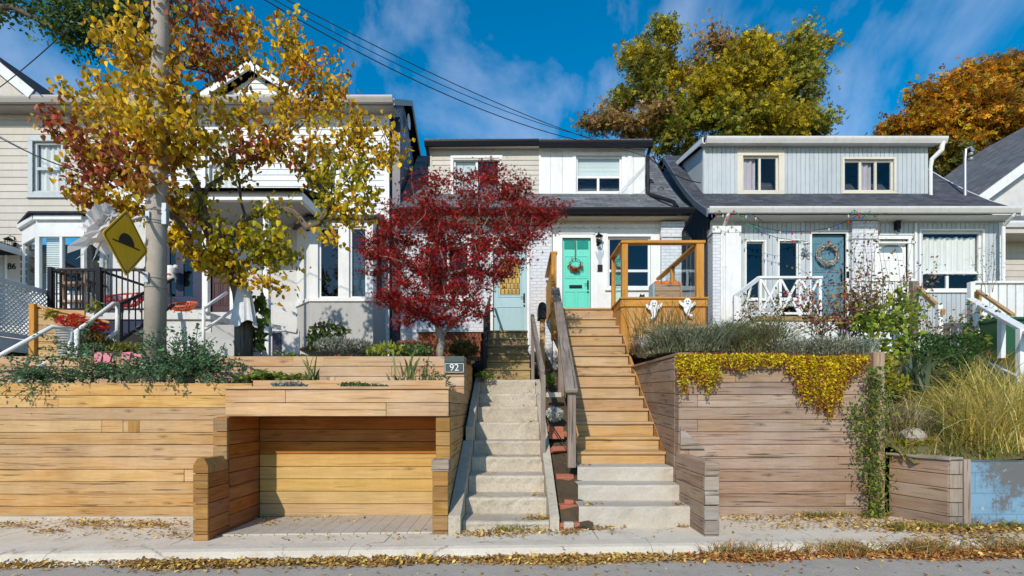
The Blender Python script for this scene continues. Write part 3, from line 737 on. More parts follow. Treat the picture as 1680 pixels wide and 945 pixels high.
mb = MB(); mb.box(.50, .60, 4.93, 5.0, G(0), G(0)+.09); o = mb.build('stone_block', M['conc_lt'], None, .01); tag(o, 'small pale cut stone at the front end of the brick strip', 'stone')
# ================================================================ HOUSES
def rects(x0, x1, z0, z1, ops):
    zs = sorted({z0, z1}|{max(z0, min(z1, q)) for o in ops for q in (o[2], o[3])}); out = []
    for a, b in zip(zs[:-1], zs[1:]):
        if b-a < 1e-4: continue
        m = (a+b)/2; cuts = sorted([(max(x0, o[0]), min(x1, o[1])) for o in ops if o[2] < m < o[3] and o[1] > x0 and o[0] < x1])
        c = x0
        for p, q in cuts:
            if p > c+1e-4: out.append((c, p, a, b))
            c = max(c, q)
        if x1 > c+1e-4: out.append((c, x1, a, b))
    return out
def plainwall(mb, x0, x1, z0, z1, y, ops, t=.12):
    for a, b, c, d in rects(x0, x1, z0, z1, ops): mb.box(a, b, y, y+t, c, d)
def clap(mb, x0, x1, z0, z1, y, ops, pitch=.115):
    z = z0
    while z < z1-.01:
        zt = min(z1, z+pitch); m = (z+zt)/2
        cuts = sorted([(max(x0, o[0]), min(x1, o[1])) for o in ops if o[2] < m < o[3] and o[1] > x0 and o[0] < x1]); c = x0; seg = []
        for p, q in cuts:
            if p > c: seg.append((c, p))
            c = max(c, q)
        if x1 > c: seg.append((c, x1))
        for a, b in seg:
            if b-a < .01: continue
            mb.prism([(a, y, z-.006), (a, y-.024, z-.006), (a, y-.008, zt), (a, y, zt)], (b-a, 0, 0))
        z = zt
def clap_side(mb, poly_fn, x, y0, y1, z0, z1, pitch=.115, sgn=1):
    z = z0
    while z < z1:
        a, b = poly_fn(z)
        if b > a: mb.prism([(x, a, z-.006), (x+.024*sgn, a, z-.006), (x+.008*sgn, a, z+pitch), (x, a, z+pitch)], (0, b-a, 0))
        z += pitch
def batten(mb, x0, x1, z0, z1, y, ops, pitch=.105, gap=.010, t=.018, wob=0):
    x = x0
    while x < x1-.01:
        b = min(x1, x+pitch); m = (x+b)/2
        cuts = sorted([(max(z0, o[2]), min(z1, o[3])) for o in ops if o[0] < m < o[1] and o[3] > z0 and o[2] < z1]); c = z0; seg = []
        for p, q in cuts:
            if p > c: seg.append((c, p))
            c = max(c, q)
        if z1 > c: seg.append((c, z1))
        for p, q in seg: mb.box(x+gap/2, b-gap/2, y-t, y, p, q)
        x = b
def opx(a, b, top, bot, Z): return (X(a, Z), X(b, Z), H(bot, Z), H(top, Z))
def window(par, o, y, frame='white', trim=.06, sash=.045, bars=(), hbars=(), glass='glass', curtain=None, cfrac=(0, 1, 0, 1), room='dark', depth=.07, sill=True, name='window', proud=.035, label=None):
    """o=(x0,x1,z0,z1) the hole; bars: (xfrac, z0frac, z1frac), hbars: (zfrac, x0frac, x1frac)"""
    x0, x1, z0, z1 = o; mb = MB()
    t = trim
    if t:
        mb.box(x0-t, x1+t, y-proud, y+.002, z1, z1+t); mb.box(x0-t, x0, y-proud+.001, y+.002, z0, z1); mb.box(x1, x1+t, y-proud+.001, y+.002, z0, z1)
        mb.box(x0-t-.0, x1+t, y-proud, y+.002, z0-t, z0)
    s = sash; yy = y+depth-.04
    mb.box(x0, x1, yy, yy+.05, z1-s, z1); mb.box(x0, x1, yy, yy+.05, z0, z0+s); mb.box(x0, x0+s, yy+.001, yy+.05, z0+s, z1-s); mb.box(x1-s, x1, yy+.001, yy+.05, z0+s, z1-s)
    W_, H_ = x1-x0, z1-z0
    for (f, a, c) in bars: mb.box(x0+W_*f-s*.6, x0+W_*f+s*.6, yy+.003, yy+.048, z0+H_*a+(s if a == 0 else s*.6), z0+H_*c-(s if c == 1 else s*.6))
    for (f, a, c) in hbars: mb.box(x0+W_*a+s*.9, x0+W_*c-s*.9, yy+.002, yy+.049, z0+H_*f-s*.6, z0+H_*f+s*.6)
    for q in ((x0-.03, x0-.004, z0, z1), (x1+.004, x1+.03, z0, z1)): mb.box(q[0], q[1], y+.004, y+.16, q[2], q[3])
    w = mb.build(name, M[frame], par, .003)
    if label: w['label'] = label
    if sill and t:
        mb = MB(); mb.box(x0-t-.02, x1+t+.02, y-proud-.03, y-.0, z0-t-.03, z0-t); mb.build('sill', M[frame], w, .003)
    mb = MB(); mb.box(x0+s*.5, x1-s*.5, yy+.022, yy+.028, z0+s*.5, z1-s*.5); mb.build('pane', M[glass], w)
    mb = MB()
    for f in ([(x0-.2, y+.75, z0-.1), (x1+.2, y+.75, z0-.1), (x1+.2, y+.75, z1+.1), (x0-.2, y+.75, z1+.1)], [(x0-.2, y+.13, z0-.1), (x1+.2, y+.13, z0-.1), (x1+.2, y+.75, z0-.1), (x0-.2, y+.75, z0-.1)],
              [(x0-.2, y+.13, z1+.1), (x1+.2, y+.13, z1+.1), (x1+.2, y+.75, z1+.1), (x0-.2, y+.75, z1+.1)], [(x0-.2, y+.13, z0-.1), (x0-.2, y+.75, z0-.1), (x0-.2, y+.75, z1+.1), (x0-.2, y+.13, z1+.1)],
              [(x1+.2, y+.13, z0-.1), (x1+.2, y+.75, z0-.1), (x1+.2, y+.75, z1+.1), (x1+.2, y+.13, z1+.1)]): mb.face(f)
    mb.build('room_lining', M[room], w)
    if curtain:
        a, c, e, f_ = cfrac; mb = MB(); ca, cb = x0+W_*a, x0+W_*c; za, zb = z0+H_*e, z0+H_*f_
        if curtain == 'blind':
            z = za
            while z < zb: mb.box(ca+.02, cb-.02, y+.10, y+.115, z, min(zb, z+.03)); z += .035
            mb.build('blind', M['blind'], w)
        else:
            n = max(8, int((cb-ca)/.02)); rr = np.random.RandomState(int(abs(x0)*100)); ph = rr.rand()*6
            pts = [(ca+(cb-ca)*i/n, y+.13+.022*math.sin(i*.9+ph)+.012*math.sin(i*.37+ph)) for i in range(n+1)]
            top = [zb-(.06 if rr.rand() < .3 else 0)*0-.03*abs(math.sin(i*.35+ph)) for i in range(n+1)]
            for i in range(n): mb.face([(pts[i][0], pts[i][1], za), (pts[i+1][0], pts[i+1][1], za), (pts[i+1][0], pts[i+1][1], top[i+1]), (pts[i][0], pts[i][1], top[i])])
            mb.build('curtain', M[curtain], w, smooth=True)
    return w
def roof(par, x0, x1, prof, mat, name='roof', t=.05, soff=None):
    mb = MB(); acc = 0
    n = max(1, int((x1-x0)/1.5)); k = len(prof)-1
    for (a, b) in zip(prof[:-1], prof[1:]):
        L = math.hypot(b[0]-a[0], b[1]-a[1])
        mb.face([(x0, a[0], a[1]), (x1, a[0], a[1]), (x1, b[0], b[1]), (x0, b[0], b[1])], [(x0, acc), (x1, acc), (x1, acc+L), (x0, acc+L)])
        mb.face([(x0, a[0], a[1]-t), (x0, b[0], b[1]-t), (x1, b[0], b[1]-t), (x1, a[0], a[1]-t)], [(0, 0)]*4)
        for xx in (x0, x1):
            q = [(xx, a[0], a[1]-t), (xx, b[0], b[1]-t), (xx, b[0], b[1]), (xx, a[0], a[1])]
            mb.face(q if xx == x0 else q[::-1], [(0, 0)]*4)
        acc += L
    return mb.build(name, mat, par)
def rake(par, x, prof, mat, w=.03, h=.13, name='rake_board', drop=.0):
    mb = MB()
    for a, b in zip(prof[:-1], prof[1:]):
        mb.prism([(x-w/2, a[0], a[1]-h-drop), (x-w/2, b[0], b[1]-h-drop), (x-w/2, b[0], b[1]-drop+.008), (x-w/2, a[0], a[1]-drop+.008)], (w, 0, 0))
    return mb.build(name, M[mat], par)
def gutter(par, x0, x1, y, z, mat, h=.11, d=.11, name='gutter', dz=0):
    mb = MB(); n = 8
    prof = [(y+d, z), (y+d, z-h), (y+d*.35, z-h), (y+.012, z-h*.5), (y+.0, z-h*.28), (y, z), (y+.012, z), (y+.012, z-.03), (y+d-.012, z-.05), (y+d-.012, z)]
    A = [(x0, p, q) for p, q in prof]; B = [(x1, p, q+dz) for p, q in prof]
    for i in range(len(A)):
        j = (i+1) % len(A); mb.face([A[i], A[j], B[j], B[i]])
    mb.face(A[::-1]); mb.face(B)
    return mb.build(name, M[mat], par)
def side_body(par, x, prof, zb, mat, yb=19., t=.1, name='side_wall'):
    poly = [(x, prof[0][0], zb)]+[(x, a, b) for a, b in prof]+[(x, yb, zb)]
    mb = MB(); mb.prism(poly, (t, 0, 0)); return mb.build(name, mat, par)
def panel_door(par, o, y, mat, name='door', panels=((.12, .46, .42, .9), (.54, .88, .42, .9), (.12, .46, .08, .36), (.54, .88, .08, .36)), glassr=None, handle='r', gm='glass_sky', label=None, dz=0):
    x0, x1, z0, z1 = o; mb = MB(); W_, H_ = x1-x0, z1-z0
    mb.box(x0, x1, y, y+.045, z0, z1)
    for (a, b, c, d) in panels:
        p, q, r_, s_ = x0+W_*a, x0+W_*b, z0+H_*c, z0+H_*d
        for e in ((p, q, r_, r_+.018), (p, q, s_-.018, s_), (p, p+.018, r_+.018, s_-.018), (q-.018, q, r_+.018, s_-.018)): mb.box(e[0], e[1], y-.012, y+.001, e[2], e[3])
        mb.box(p+.045, q-.045, y-.008, y+.001, r_+.045, s_-.045)
    d_ = mb.build(name, M[mat], par, .003)
    if label: d_['label'] = label
    if glassr:
        a, b, c, d = glassr; p, q, r_, s_ = x0+W_*a, x0+W_*b, z0+H_*c, z0+H_*d
        mb = MB(); mb.box(p, q, y-.018, y-.0095, r_, s_); mb.build('door_glass', M[gm], d_)
    hx = x1-.06 if handle == 'r' else x0+.06
    mb = MB(); mb.box(hx-.02, hx+.02, y-.012, y-.001, z0+H_*.44, z0+H_*.54); mb.tube([(hx, y-.01, z0+H_*.50), (hx, y-.055, z0+H_*.50), (hx-.09, y-.055, z0+H_*.495)], .009, 6); mb.cyl_z(hx, y-.02, z0+H_*.405, z0+H_*.42, .018, n=10)
    mb.build('handle', M['black'], d_)
    return d_
YF = 12.2
M['maroon'] = solid('maroon_paint', (.05, .012, .016), .4)
PROF = [(11.75, 4.56), (12.5, 5.06), (13.2, 5.62), (13.9, 6.25), (15.2, 7.5)]
PROFB = PROF+[(16.6, 7.55), (19.2, 4.6)]
# ---------------------------------------------------------------- semi 92 / 94
h = thing('semi_detached_house', (.7, 12.2, .9), 'white painted brick house with black gutters, grey shingled dormer and mint green door', 'house')
XL, XR = X(657, YF), X(1121, YF)
door94 = opx(922.5, 969, 391, 540, YF); win94 = opx(997, 1067, 389, 472, YF); door92 = opx(809, 864, 408, 566, YF); win92 = opx(700, 770, 400, 488, YF)
lowops = [door94, win94, door92, win92]
mb = MB(); plainwall(mb, X(905, YF), X(1083, YF), .8, 4.36, YF, [door94, win94]); mb.build('front_wall', M['white'], h)
mb = MB(); plainwall(mb, XL, X(866, YF)+.06, .9, 4.36, YF, [door92, win92]); mb.build('brick_front_wall', M['wbrick'], h)
mb = MB(); mb.box(X(868, YF)+.03, X(905, YF), YF-.10, YF+.12, .9, 4.30); mb.build('brick_pillar', M['wbrick'], h, .006)
mb = MB(); mb.box(X(1083, YF), X(1119, YF), YF-.12, YF+.12, .9, 4.02); mb.box(X(1083, YF)-.02, X(1119, YF)+.02, YF-.15, YF+.12, 4.03, 4.40); mb.build('brick_pillar', M['wbrick'], h, .008)
mb = MB(); batten(mb, XL, X(1083, YF), 4.37, 4.62, YF-.03, [], .16, .004); mb.build('frieze_board', M['greige'], h)
mb = MB()
x = X(905, YF)
while x < X(1080, YF):
    mb.prism([(x, YF-.05, 4.37), (x, YF-.05, 4.31), (x+.03, YF-.05, 4.285), (x+.13, YF-.05, 4.285), (x+.16, YF-.05, 4.31), (x+.16, YF-.05, 4.37)], (0, .045, 0)); x += .19
mb.box(X(905, YF), X(1083, YF), YF-.048, YF-.002, 4.315, 4.366)
mb.build('scalloped_trim', M['white'], h)
mb = MB(); mb.box(XL-.05, X(1137, 11.8), 11.86, 12.2, 4.44, 4.46); mb.build('soffit', M['greige'], h)
rf = roof(h, X(640, 11.75), 4.15, PROFB, M['shing_g'])
rake(h, 4.165, PROF, 'black', .03, .12); rake(h, X(640, 11.75)-.015, PROF, 'black', .03, .12)
gutter(h, X(640, 11.75), 4.17, 11.66, 4.585, 'black', .12, .12)
side_body(h, XR-.1, [(12.21, 4.5)]+[(a, b-.1) for a, b in PROF[2:]]+[(16.6, 7.4), (19, 4.6)], .6, M['greige']); side_body(h, XL, [(12.21, 4.5)]+[(a, b-.1) for a, b in PROF[2:]]+[(16.6, 7.4), (19, 4.6)], .6, M['greige'])
mb = MB(); mb.tube([(4.12, 11.75, 4.48), (4.12, 11.78, 4.40), (4.02, 12.02, 4.15), (4.02, 12.06, 1.2)], .035, 8); mb.build('downspout', M['black'], h)
mb = MB(); mb.box(XL-.26, XL-.03, 12.3, 12.4, .6, 7.0); mb.build('gap_shade', M['navy'], h)  # dark sheet standing in for the shade in the gap between the houses
# dormer
YD = 13.0; dx0, dxm, dx1 = X(703, YD), X(884, YD), X(1058, YD)
wdl = opx(744, 820, 260, 330, YD); wdr = opx(945, 1020, 256, 316, YD)
mb = MB(); clap(mb, dx0, dxm, 5.3, 6.62, YD, [wdl], .125); mb.box(dx0, dx0+.09, YD-.03, YD, 5.3, 6.62); mb.build('dormer_siding', M['greige'], h)
mb = MB(); batten(mb, dxm, dx1, 5.3, 6.62, YD, [wdr], .30, .006, .02)
mb.box(wdr[1]+.14, wdr[1]+.25, YD-.045, YD-.021, 5.4, 6.62)
mb.build('dormer_panels', M['white'], h)
mb = MB(); plainwall(mb, dx0, dx1, 5.25, 6.62, YD+.003, [wdl, wdr], .08); mb.build('dormer_wall', M['white2'], h)
for xx in (dx0, dx1-.06):
    mb = MB(); mb.prism([(xx, YD+.09, 5.3), (xx, YD+.09, 6.62), (xx, 16.2, 7.3), (xx, 15.2, 7.3)], (.06, 0, 0)); mb.build('dormer_cheek', M['greige'], h)
mb = MB(); mb.prism([(dx0-.08, 12.76, 6.66), (dx0-.08, 16.6, 7.40), (dx0-.08, 16.6, 7.46), (dx0-.08, 12.76, 6.72)], (dx1-dx0+.2, 0, 0)); mb.build('dormer_roof', M['shing_g'], h)
mb = MB(); mb.box(dx0-.06, dx1+.06, 12.82, YD, 6.585, 6.61); mb.build('dormer_soffit', M['white'], h)
gutter(h, dx0-.06, X(884, 12.75), 12.7, 6.665, 'black', .13, .12, 'dormer_gutter', .03); gutter(h, X(884, 12.75)+.004, dx1+.14, 12.7, 6.665, 'black', .15, .12, 'dormer_gutter')
mb = MB(); mb.tube([(dx0-.02, 12.78, 6.6), (dx0+.0, 12.95, 6.4), (dx0+.0, 12.96, 6.15)], .04, 8); mb.build('downspout', M['black'], h)
mb = MB(); mb.tube([(dx1+.10, 12.78, 6.6), (dx1+.06, 12.95, 6.4), (dx1+.06, 12.95, 5.45), (dx1+.07, 12.9, 5.40), (3.75, 11.9, 4.80), (3.78, 11.72, 4.6)], .045, 8); mb.build('downspout', M['black'], h)
window(h, wdl, YD, 'white', .07, .05, bars=((.5, 0, 1),), curtain='blind', cfrac=(0, .5, .3, 1), glass='glass')
window(h, wdr, YD, 'white', .09, .05, bars=((.49, 0, .44),), hbars=((.44, 0, 1),), curtain='blind', cfrac=(0, 1, .44, 1))
window(h, win94, YF, 'white', .05, .05, bars=((.44, 0, .34),), hbars=((.34, 0, 1),), glass='glass_sky', proud=.05)
window(h, win92, YF, 'white', .07, .05, bars=((.5, 0, 1),), glass='glass')
# door frames
def doorframe(par, o, y, mat='white', t=.07, name='door_frame', lintel=.09):
    x0, x1, z0, z1 = o; mb = MB()
    mb.box(x0-t, x0, y-.035, y+.12, z0, z1); mb.box(x1, x1+t, y-.035, y+.12, z0, z1); mb.box(x0-t, x1+t, y-.04, y+.12, z1, z1+lintel); mb.box(x0-t-.02, x1+t+.02, y-.06, y+.05, z1+lintel, z1+lintel+.025)
    return mb.build(name, M[mat], par, .003)
doorframe(h, door94, YF); doorframe(h, door92, YF)
d = panel_door(h, door94, YF+.04, 'mint', panels=((.09, .47, .56, .81), (.53, .91, .56, .81), (.09, .47, .08, .42), (.53, .91, .08, .42)), label='mint green front door with a mail slot')
mb = MB(); x0, x1, z0, z1 = door94; mb.box(x0+.05, (x0+x1)/2-.02, YF+.032, YF+.038, z1-.25, z1-.05); mb.box((x0+x1)/2+.02, x1-.05, YF+.032, YF+.038, z1-.25, z1-.05); mb.build('door_light', M['mint_dk'], d)
mb = MB(); mb.box(x0+.17, x1-.20, YF+.03, YF+.039, z0+.98, z0+1.06); mb.box(x0+.20, x1-.23, YF+.022, YF+.029, z0+1.0, z0+1.045); mb.build('mail_slot', M['black'], d)
d = panel_door(h, door92, YF+.04, 'palebluedoor', panels=((.14, .86, .5, .93), (.1, .9, .08, .40)), glassr=(.2, .8, .53, .9), gm='stainglass', label='pale blue door with amber stained glass panel')
mb = MB(); mb.box(X(973, YF), X(996, YF), YF-.02, YF, 2.0, 4.28); mb.build('door_side_board', M['white'], h)
mb = MB(); mb.box(win94[0]-.04, win94[1]+.04, YF-.022, YF-.0, 2.0, win94[2]-.09); 
for i in range(2): mb.box(win94[0]+.05+i*.5, win94[0]+.45+i*.5, YF-.034, YF-.023, 2.15, win94[2]-.2)
mb.build('panel_board', M['white'], h)
mb = MB()      # lattice skirt of 92 under the front wall
xa, xb = X(686, 11.9), X(792, 11.9)
for i in range(26):
    q = xa+i*.09
    for s_ in (1, -1):
        p0 = q if s_ == 1 else q+.42; p1 = q+.42 if s_ == 1 else q
        mb.bar((min(xb, p0), 11.9+(.012 if s_ == 1 else 0), 1.18), (min(xb, p1), 11.9+(.012 if s_ == 1 else 0), 1.75), .03, .01, up=(0, 1, 0))
mb.box(xa, xb, 11.93, 11.95, 1.1, 1.76); mb.build('lattice_skirt', M['lattice'], h)
mb = MB(); mb.box(xa-.03, xb+.03, 11.86, 12.19, 1.77, 2.05); mb.build('brick_ledge', M['wbrick'], h, .006)
mb = MB(); mb.box(X(793, 9.6), X(799, 9.6), 8.7, 11.8, .55, 1.15); mb.bar((X(796, 8.55), 8.55, .45), (X(796, 8.55), 8.55, 1.55), .06, .06, up=(0, 1, 0)); mb.bar((X(796, 8.55), 8.55, 1.55), (X(796, 8.55)-.06, 11.9, 2.6), .04, .05)
for i in range(9): mb.bar((X(796, 8.55)-.006*i, 8.9+i*.33, .6+i*.1), (X(796, 8.55)-.006*i, 8.9+i*.33, 1.6+i*.103), .016, .016, up=(0, 1, 0))
o = mb.build('stair_railing', M['black'], None); tag(o, 'black metal stair railing left of the porch steps under the red maple', 'railing')
# ---------------------------------------------------------------- semi 96 / 98
h2 = thing('semi_detached_house', (8.2, 12.2, 1.2), 'pale blue-grey board house with white gutter, long dormer and teal door numbered 96', 'house')
XL, XR = X(1165, YF), X(1641, YF)
w1 = opx(1224, 1254, 397, 490, YF); w2 = opx(1278, 1310, 396, 490, YF); d96 = opx(1331, 1387, 384, 522, YF); d98 = opx(1440, 1489, 393, 518, YF); wbig = opx(1510, 1611, 379, 476, YF)
ops = [w1, w2, d96, d98, wbig]
mb = MB(); plainwall(mb, XL, XR, .9, 4.45, YF+.003, ops); mb.build('front_wall', M['white2'], h2)
pilL = (X(1394, YF), X(1428, YF)); 
mb = MB(); batten(mb, X(1205, YF), pilL[0], 1.5, 4.42, YF, ops, .112, .012); batten(mb, X(1498, YF), XR, 1.5, 4.42, YF, ops, .112, .012); batten(mb, pilL[1], X(1498, YF), 3.96, 4.42, YF, ops, .112, .012)
batten(mb, pilL[1], X(1498, YF), 1.5, 3.95, YF, ops, 2, .0)
mb.build('board_siding', M['bluegrey'], h2)
mb = MB(); mb.box(XL-.02, X(1206, YF), YF-.22, YF+.1, .9, 4.22); mb.build('brick_pillar', M['wbrick'], h2, .008)
mb = MB(); mb.box(X(1176, YF), X(1207, YF)+.02, YF-.25, YF-.225, .9, 4.25); mb.box(XL-.04, X(1207, YF)+.02, YF-.26, YF+.1, 4.1, 4.26); mb.build('pillar_trim', M['white'], h2, .004)
mb = MB(); mb.box(pilL[0], pilL[1], YF-.10, YF+.1, .9, 4.0); mb.box(pilL[0]-.02, pilL[1]+.1, YF-.13, YF+.1, 4.0, 4.43); mb.build('brick_pillar', M['wbrick'], h2, .008)
mb = MB(); mb.box(XR-.06, XR+.03, YF-.035, YF, .9, 4.42); mb.build('corner_board', M['white'], h2); mb = MB(); mb.box(X(1500, YF)-.02, X(1500, YF)+.03, YF-.05, YF-.02, 1.5, 4.42); mb.box(pilL[1], X(1500, YF), YF-.05, YF-.0, 3.92, 3.96); mb.build('door_bay_trim', M['white'], h2)
roof(h2, X(1160, 11.8), X(1672, 11.8), PROFB, M['shing_d'])
rake(h2, X(1160, 11.8)-.015, PROF, 'bluegrey_dk', .03, .16); rake(h2, X(1672, 11.8)+.015, PROF, 'white', .03, .14)
gutter(h2, X(1160, 11.8)+.0, X(1674, 11.7), 11.64, 4.60, 'gutterw', .13, .13)
mb = MB(); mb.box(XL, X(1668, 11.8), 11.8, 12.2, 4.44, 4.46); mb.build('soffit', M['white2'], h2)
sp = [(12.21, 4.5)]+[(a, b-.1) for a, b in PROF[2:]]+[(16.6, 7.4), (19, 4.6)]
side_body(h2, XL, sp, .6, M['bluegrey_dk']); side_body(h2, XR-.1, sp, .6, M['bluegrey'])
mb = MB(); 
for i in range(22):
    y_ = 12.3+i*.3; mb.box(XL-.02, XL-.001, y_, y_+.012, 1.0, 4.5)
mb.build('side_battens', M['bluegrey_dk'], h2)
for px, Zz in ((1188, 11.95), (1646, 11.98)):
    mb = MB(); xx = X(px, Zz); mb.tube([(xx, 11.72, 4.5), (xx, 11.75, 4.42), (xx, Zz, 4.25), (xx, Zz, 1.2)], .04, 10)
    for q in (1.9, 3.3): mb.tube([(xx, Zz, q), (xx, Zz, q+.03)], .047, 10)
    mb.build('downspout', M['white'], h2)
dx0, dx1 = X(1154, YD), X(1522, YD)
wa = opx(1218, 1277, 256, 314, YD); wb = opx(1384, 1466, 262, 314, YD)
mb = MB(); plainwall(mb, dx0, dx1, 5.25, 6.66, YD+.003, [wa, wb], .08); mb.build('dormer_wall', M['white2'], h2)
mb = MB(); batten(mb, dx0, dx1, 5.3, 6.64, YD, [wa, wb], .112, .012); mb.build('dormer_siding', M['bluegrey'], h2)
for xx in (dx0, dx1-.06):
    mb = MB(); mb.prism([(xx, YD+.09, 5.3), (xx, YD+.09, 6.66), (xx, 16.2, 7.35), (xx, 15.2, 7.35)], (.06, 0, 0)); mb.build('dormer_cheek', M['bluegrey'], h2)
mb = MB(); mb.prism([(dx0-.10, 12.78, 6.74), (dx0-.10, 16.6, 7.44), (dx0-.10, 16.6, 7.50), (dx0-.10, 12.78, 6.80)], (dx1-dx0+.3, 0, 0)); mb.build('dormer_roof', M['shing_d'], h2)
mb = MB(); mb.prism([(dx0-.13, 12.72, 6.60), (dx0-.13, 16.6, 7.34), (dx0-.13, 16.6, 7.46), (dx0-.13, 12.72, 6.74)], (.028, 0, 0)); mb.build('dormer_rake', M['white'], h2)
mb = MB(); mb.box(dx0-.1, dx1+.15, 12.84, YD, 6.64, 6.665); mb.build('dormer_soffit', M['white2'], h2)
gutter(h2, dx0-.02, dx1+.28, 12.7, 6.76, 'gutterw', .15, .14, 'dormer_gutter')
mb = MB(); xx = dx1+.10; mb.tube([(xx+.1, 12.78, 6.66), (xx+.08, 12.8, 6.45), (xx-.06, 12.92, 6.28), (xx-.08, 12.93, 6.1), (xx-.08, 12.93, 5.3)], [.06, .06, .055, .04, .04], 10); mb.build('downspout', M['white'], h2)
window(h2, wa, YD, 'cream', .14, .045, bars=((.5, 0, 1),), curtain='curtain_bw', cfrac=(.05, .42, 0, 1), label='dormer window with a wide cream surround')
window(h2, wb, YD, 'cream', .05, .05, bars=((.35, 0, 1), (.66, 0, 1)), curtain='curtain_bw', cfrac=(.38, .62, 0, 1))
window(h2, w1, YF, 'white', .035, .03, glass='glass_sky'); window(h2, w2, YF, 'white', .035, .03, glass='glass_sky')
window(h2, wbig, YF, 'white', .04, .05, bars=((.46, 0, .27),), hbars=((.30, 0, 1),), curtain='curtain', cfrac=(0, 1, .28, .93), glass='glass')
doorframe(h2, d96, YF, 'white', .05, lintel=.05); doorframe(h2, d98, YF, 'white', .09)
panel_door(h2, d96, YF+.06, 'bluedoor', panels=((.1, .46, .55, .9), (.54, .9, .55, .9), (.1, .9, .06, .4)), label='teal front door')
d = panel_door(h2, d98, YF+.05, 'white', panels=((.1, .46, .42, .74), (.54, .9, .42, .74), (.1, .46, .06, .36), (.54, .9, .06, .36)), label='white front door with an arched light')
mb = MB(); x0, x1, z0, z1 = d98; n = 10; cx = (x0+x1)/2
mb.face([(cx-.27, YF+.045, z1-.30)]+[(cx+.27, YF+.045, z1-.30)]+[(cx+.27*math.cos(math.pi*i/n*.8+.31), YF+.045, z1-.24+.13*math.sin(math.pi*i/n*.8+.31)) for i in range(n+1)])
mb.build('arched_light', M['glass_sky'], d)
mb = MB(); mb.box(pilL[0]-.10, pilL[0]-.04, YF-.05, YF-.022, 3.10, 3.25); mb.build('doorbell', M['black'], h2)
text_mesh('house_number', '96', .26, solid('faded_numerals', (.17, .16, .15), .7), h2, (X(1321, YF), YF-.025, H(421, YF)), ext=.004)
# ---------------------------------------------------------------- 88 / 90
h3 = thing('semi_detached_house', (-6.2, 12.2, 1.0), 'tall white clapboard two-storey house with front gable and bay window behind the yellow tree', 'house')
XL, XR = X(178, YF), X(637, YF); ZE = 7.05
ua = opx(505, 552, 238, 312, YF); ub = opx(338, 392, 222, 312, YF); nd = opx(266, 326, 386, 497, YF); md = opx(345, 378, 375, 512, YF); uc = opx(230, 262, 232, 312, YF)
bayx0, bayx1 = X(487, YF), X(630, YF)
ops = [ua, ub, uc, nd, md, (bayx0+.15, bayx1-.2, H(495, YF), H(372, YF))]
mb = MB(); plainwall(mb, XL, XR, .8, ZE, YF+.003, ops); mb.build('front_wall', M['stucco'], h3)
mb = MB(); clap(mb, XL, XR, H(352, YF), ZE, YF, ops, .135); mb.build('clapboard_siding', M['whiteclap'], h3)
mb = MB(); mb.box(XR-.09, XR+.03, YF-.04, YF, 1.0, ZE); mb.build('corner_board', M['white'], h3)
window(h3, ua, YF, 'white', .08, .05, hbars=((.5, 0, 1),), curtain='curtain', cfrac=(0, 1, .4, 1)); window(h3, ub, YF, 'white', .1, .05, hbars=((.5, 0, 1),), curtain='curtain', cfrac=(0, 1, 0, 1)); window(h3, uc, YF, 'white', .07, .05, hbars=((.5, 0, 1),))
window(h3, nd, YF, 'navy', .09, .16, bars=((.45, 0, 1),), glass='glass_sky', label='navy framed ground floor window')
panel_door(h3, md, YF+.05, 'maroon', label='dark maroon front door')
doorframe(h3, md, YF, 'white', .08)
p90 = [(11.75, ZE+.05), (13.9, 8.35), (16.1, ZE+.05)]
roof(h3, XL-.1, XR+.22, p90, M['shing_n']); rake(h3, XR+.235, p90, 'eave', .03, .14)
gutter(h3, XL-.1, XR+.22, 11.65, ZE+.09, 'eave', .14, .14)
mb = MB(); mb.box(XL, XR+.2, 11.82, 12.2, ZE-.06, ZE-.04); mb.build('soffit', M['eave'], h3)
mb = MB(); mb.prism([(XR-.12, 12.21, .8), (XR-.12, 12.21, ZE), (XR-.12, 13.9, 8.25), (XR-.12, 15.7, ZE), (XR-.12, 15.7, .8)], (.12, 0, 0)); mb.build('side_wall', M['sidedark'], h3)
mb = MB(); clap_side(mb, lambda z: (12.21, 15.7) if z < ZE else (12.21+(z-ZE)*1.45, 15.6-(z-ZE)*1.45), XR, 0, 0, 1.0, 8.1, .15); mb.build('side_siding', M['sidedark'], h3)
# front gable
gx0, gx1, gp = X(332, 11.7), X(492, 11.7), (X(405, 11.7), 7.86)
gp = ((gx0+gx1)/2-.05, 11.7, H(106, 11.7))
mb = MB(); mb.face([(gx0+.2, 11.9, ZE+.1), (gx1-.2, 11.9, ZE+.1), (gp[0], 11.9, gp[2]-.15)])
z = ZE+.1
while z < gp[2]-.3:
    f = min(.97, (z+.16-ZE)/(gp[2]-ZE)); mb.prism([(gx0+.1+(gp[0]-gx0)*f, 11.89, z), (gx0+.1+(gp[0]-gx0)*f, 11.868, z), (gx0+.1+(gp[0]-gx0)*f, 11.885, z+.13)], ((gx1-gx0-.2)*(1-f), 0, 0)); z += .13
mb.build('gable_wall', M['whiteclap'], h3)
mb = MB()
for a, b in (((gx0-.12, 11.68, ZE+.02), gp), (gp, (gx1+.12, 11.68, ZE+.02))): mb.bar(a, b, .06, .17, up=(0, 0, 1))
mb.build('gable_rake', M['white'], h3)
mb = MB()
for sg in (0, 1):
    e = (gx0-.15, gx1+.15)[sg]; q = [(e, 11.62, ZE+.08), (gp[0], 11.62, gp[2]+.12), (gp[0], 13.9, gp[2]+.12), (e, 12.2, ZE+.25)]
    mb.face(q if sg else q[::-1], [(0, 0), (0, 1.6), (2, 1.6), (2, 0)])
mb.build('gable_roof', M['shing_n'], h3)
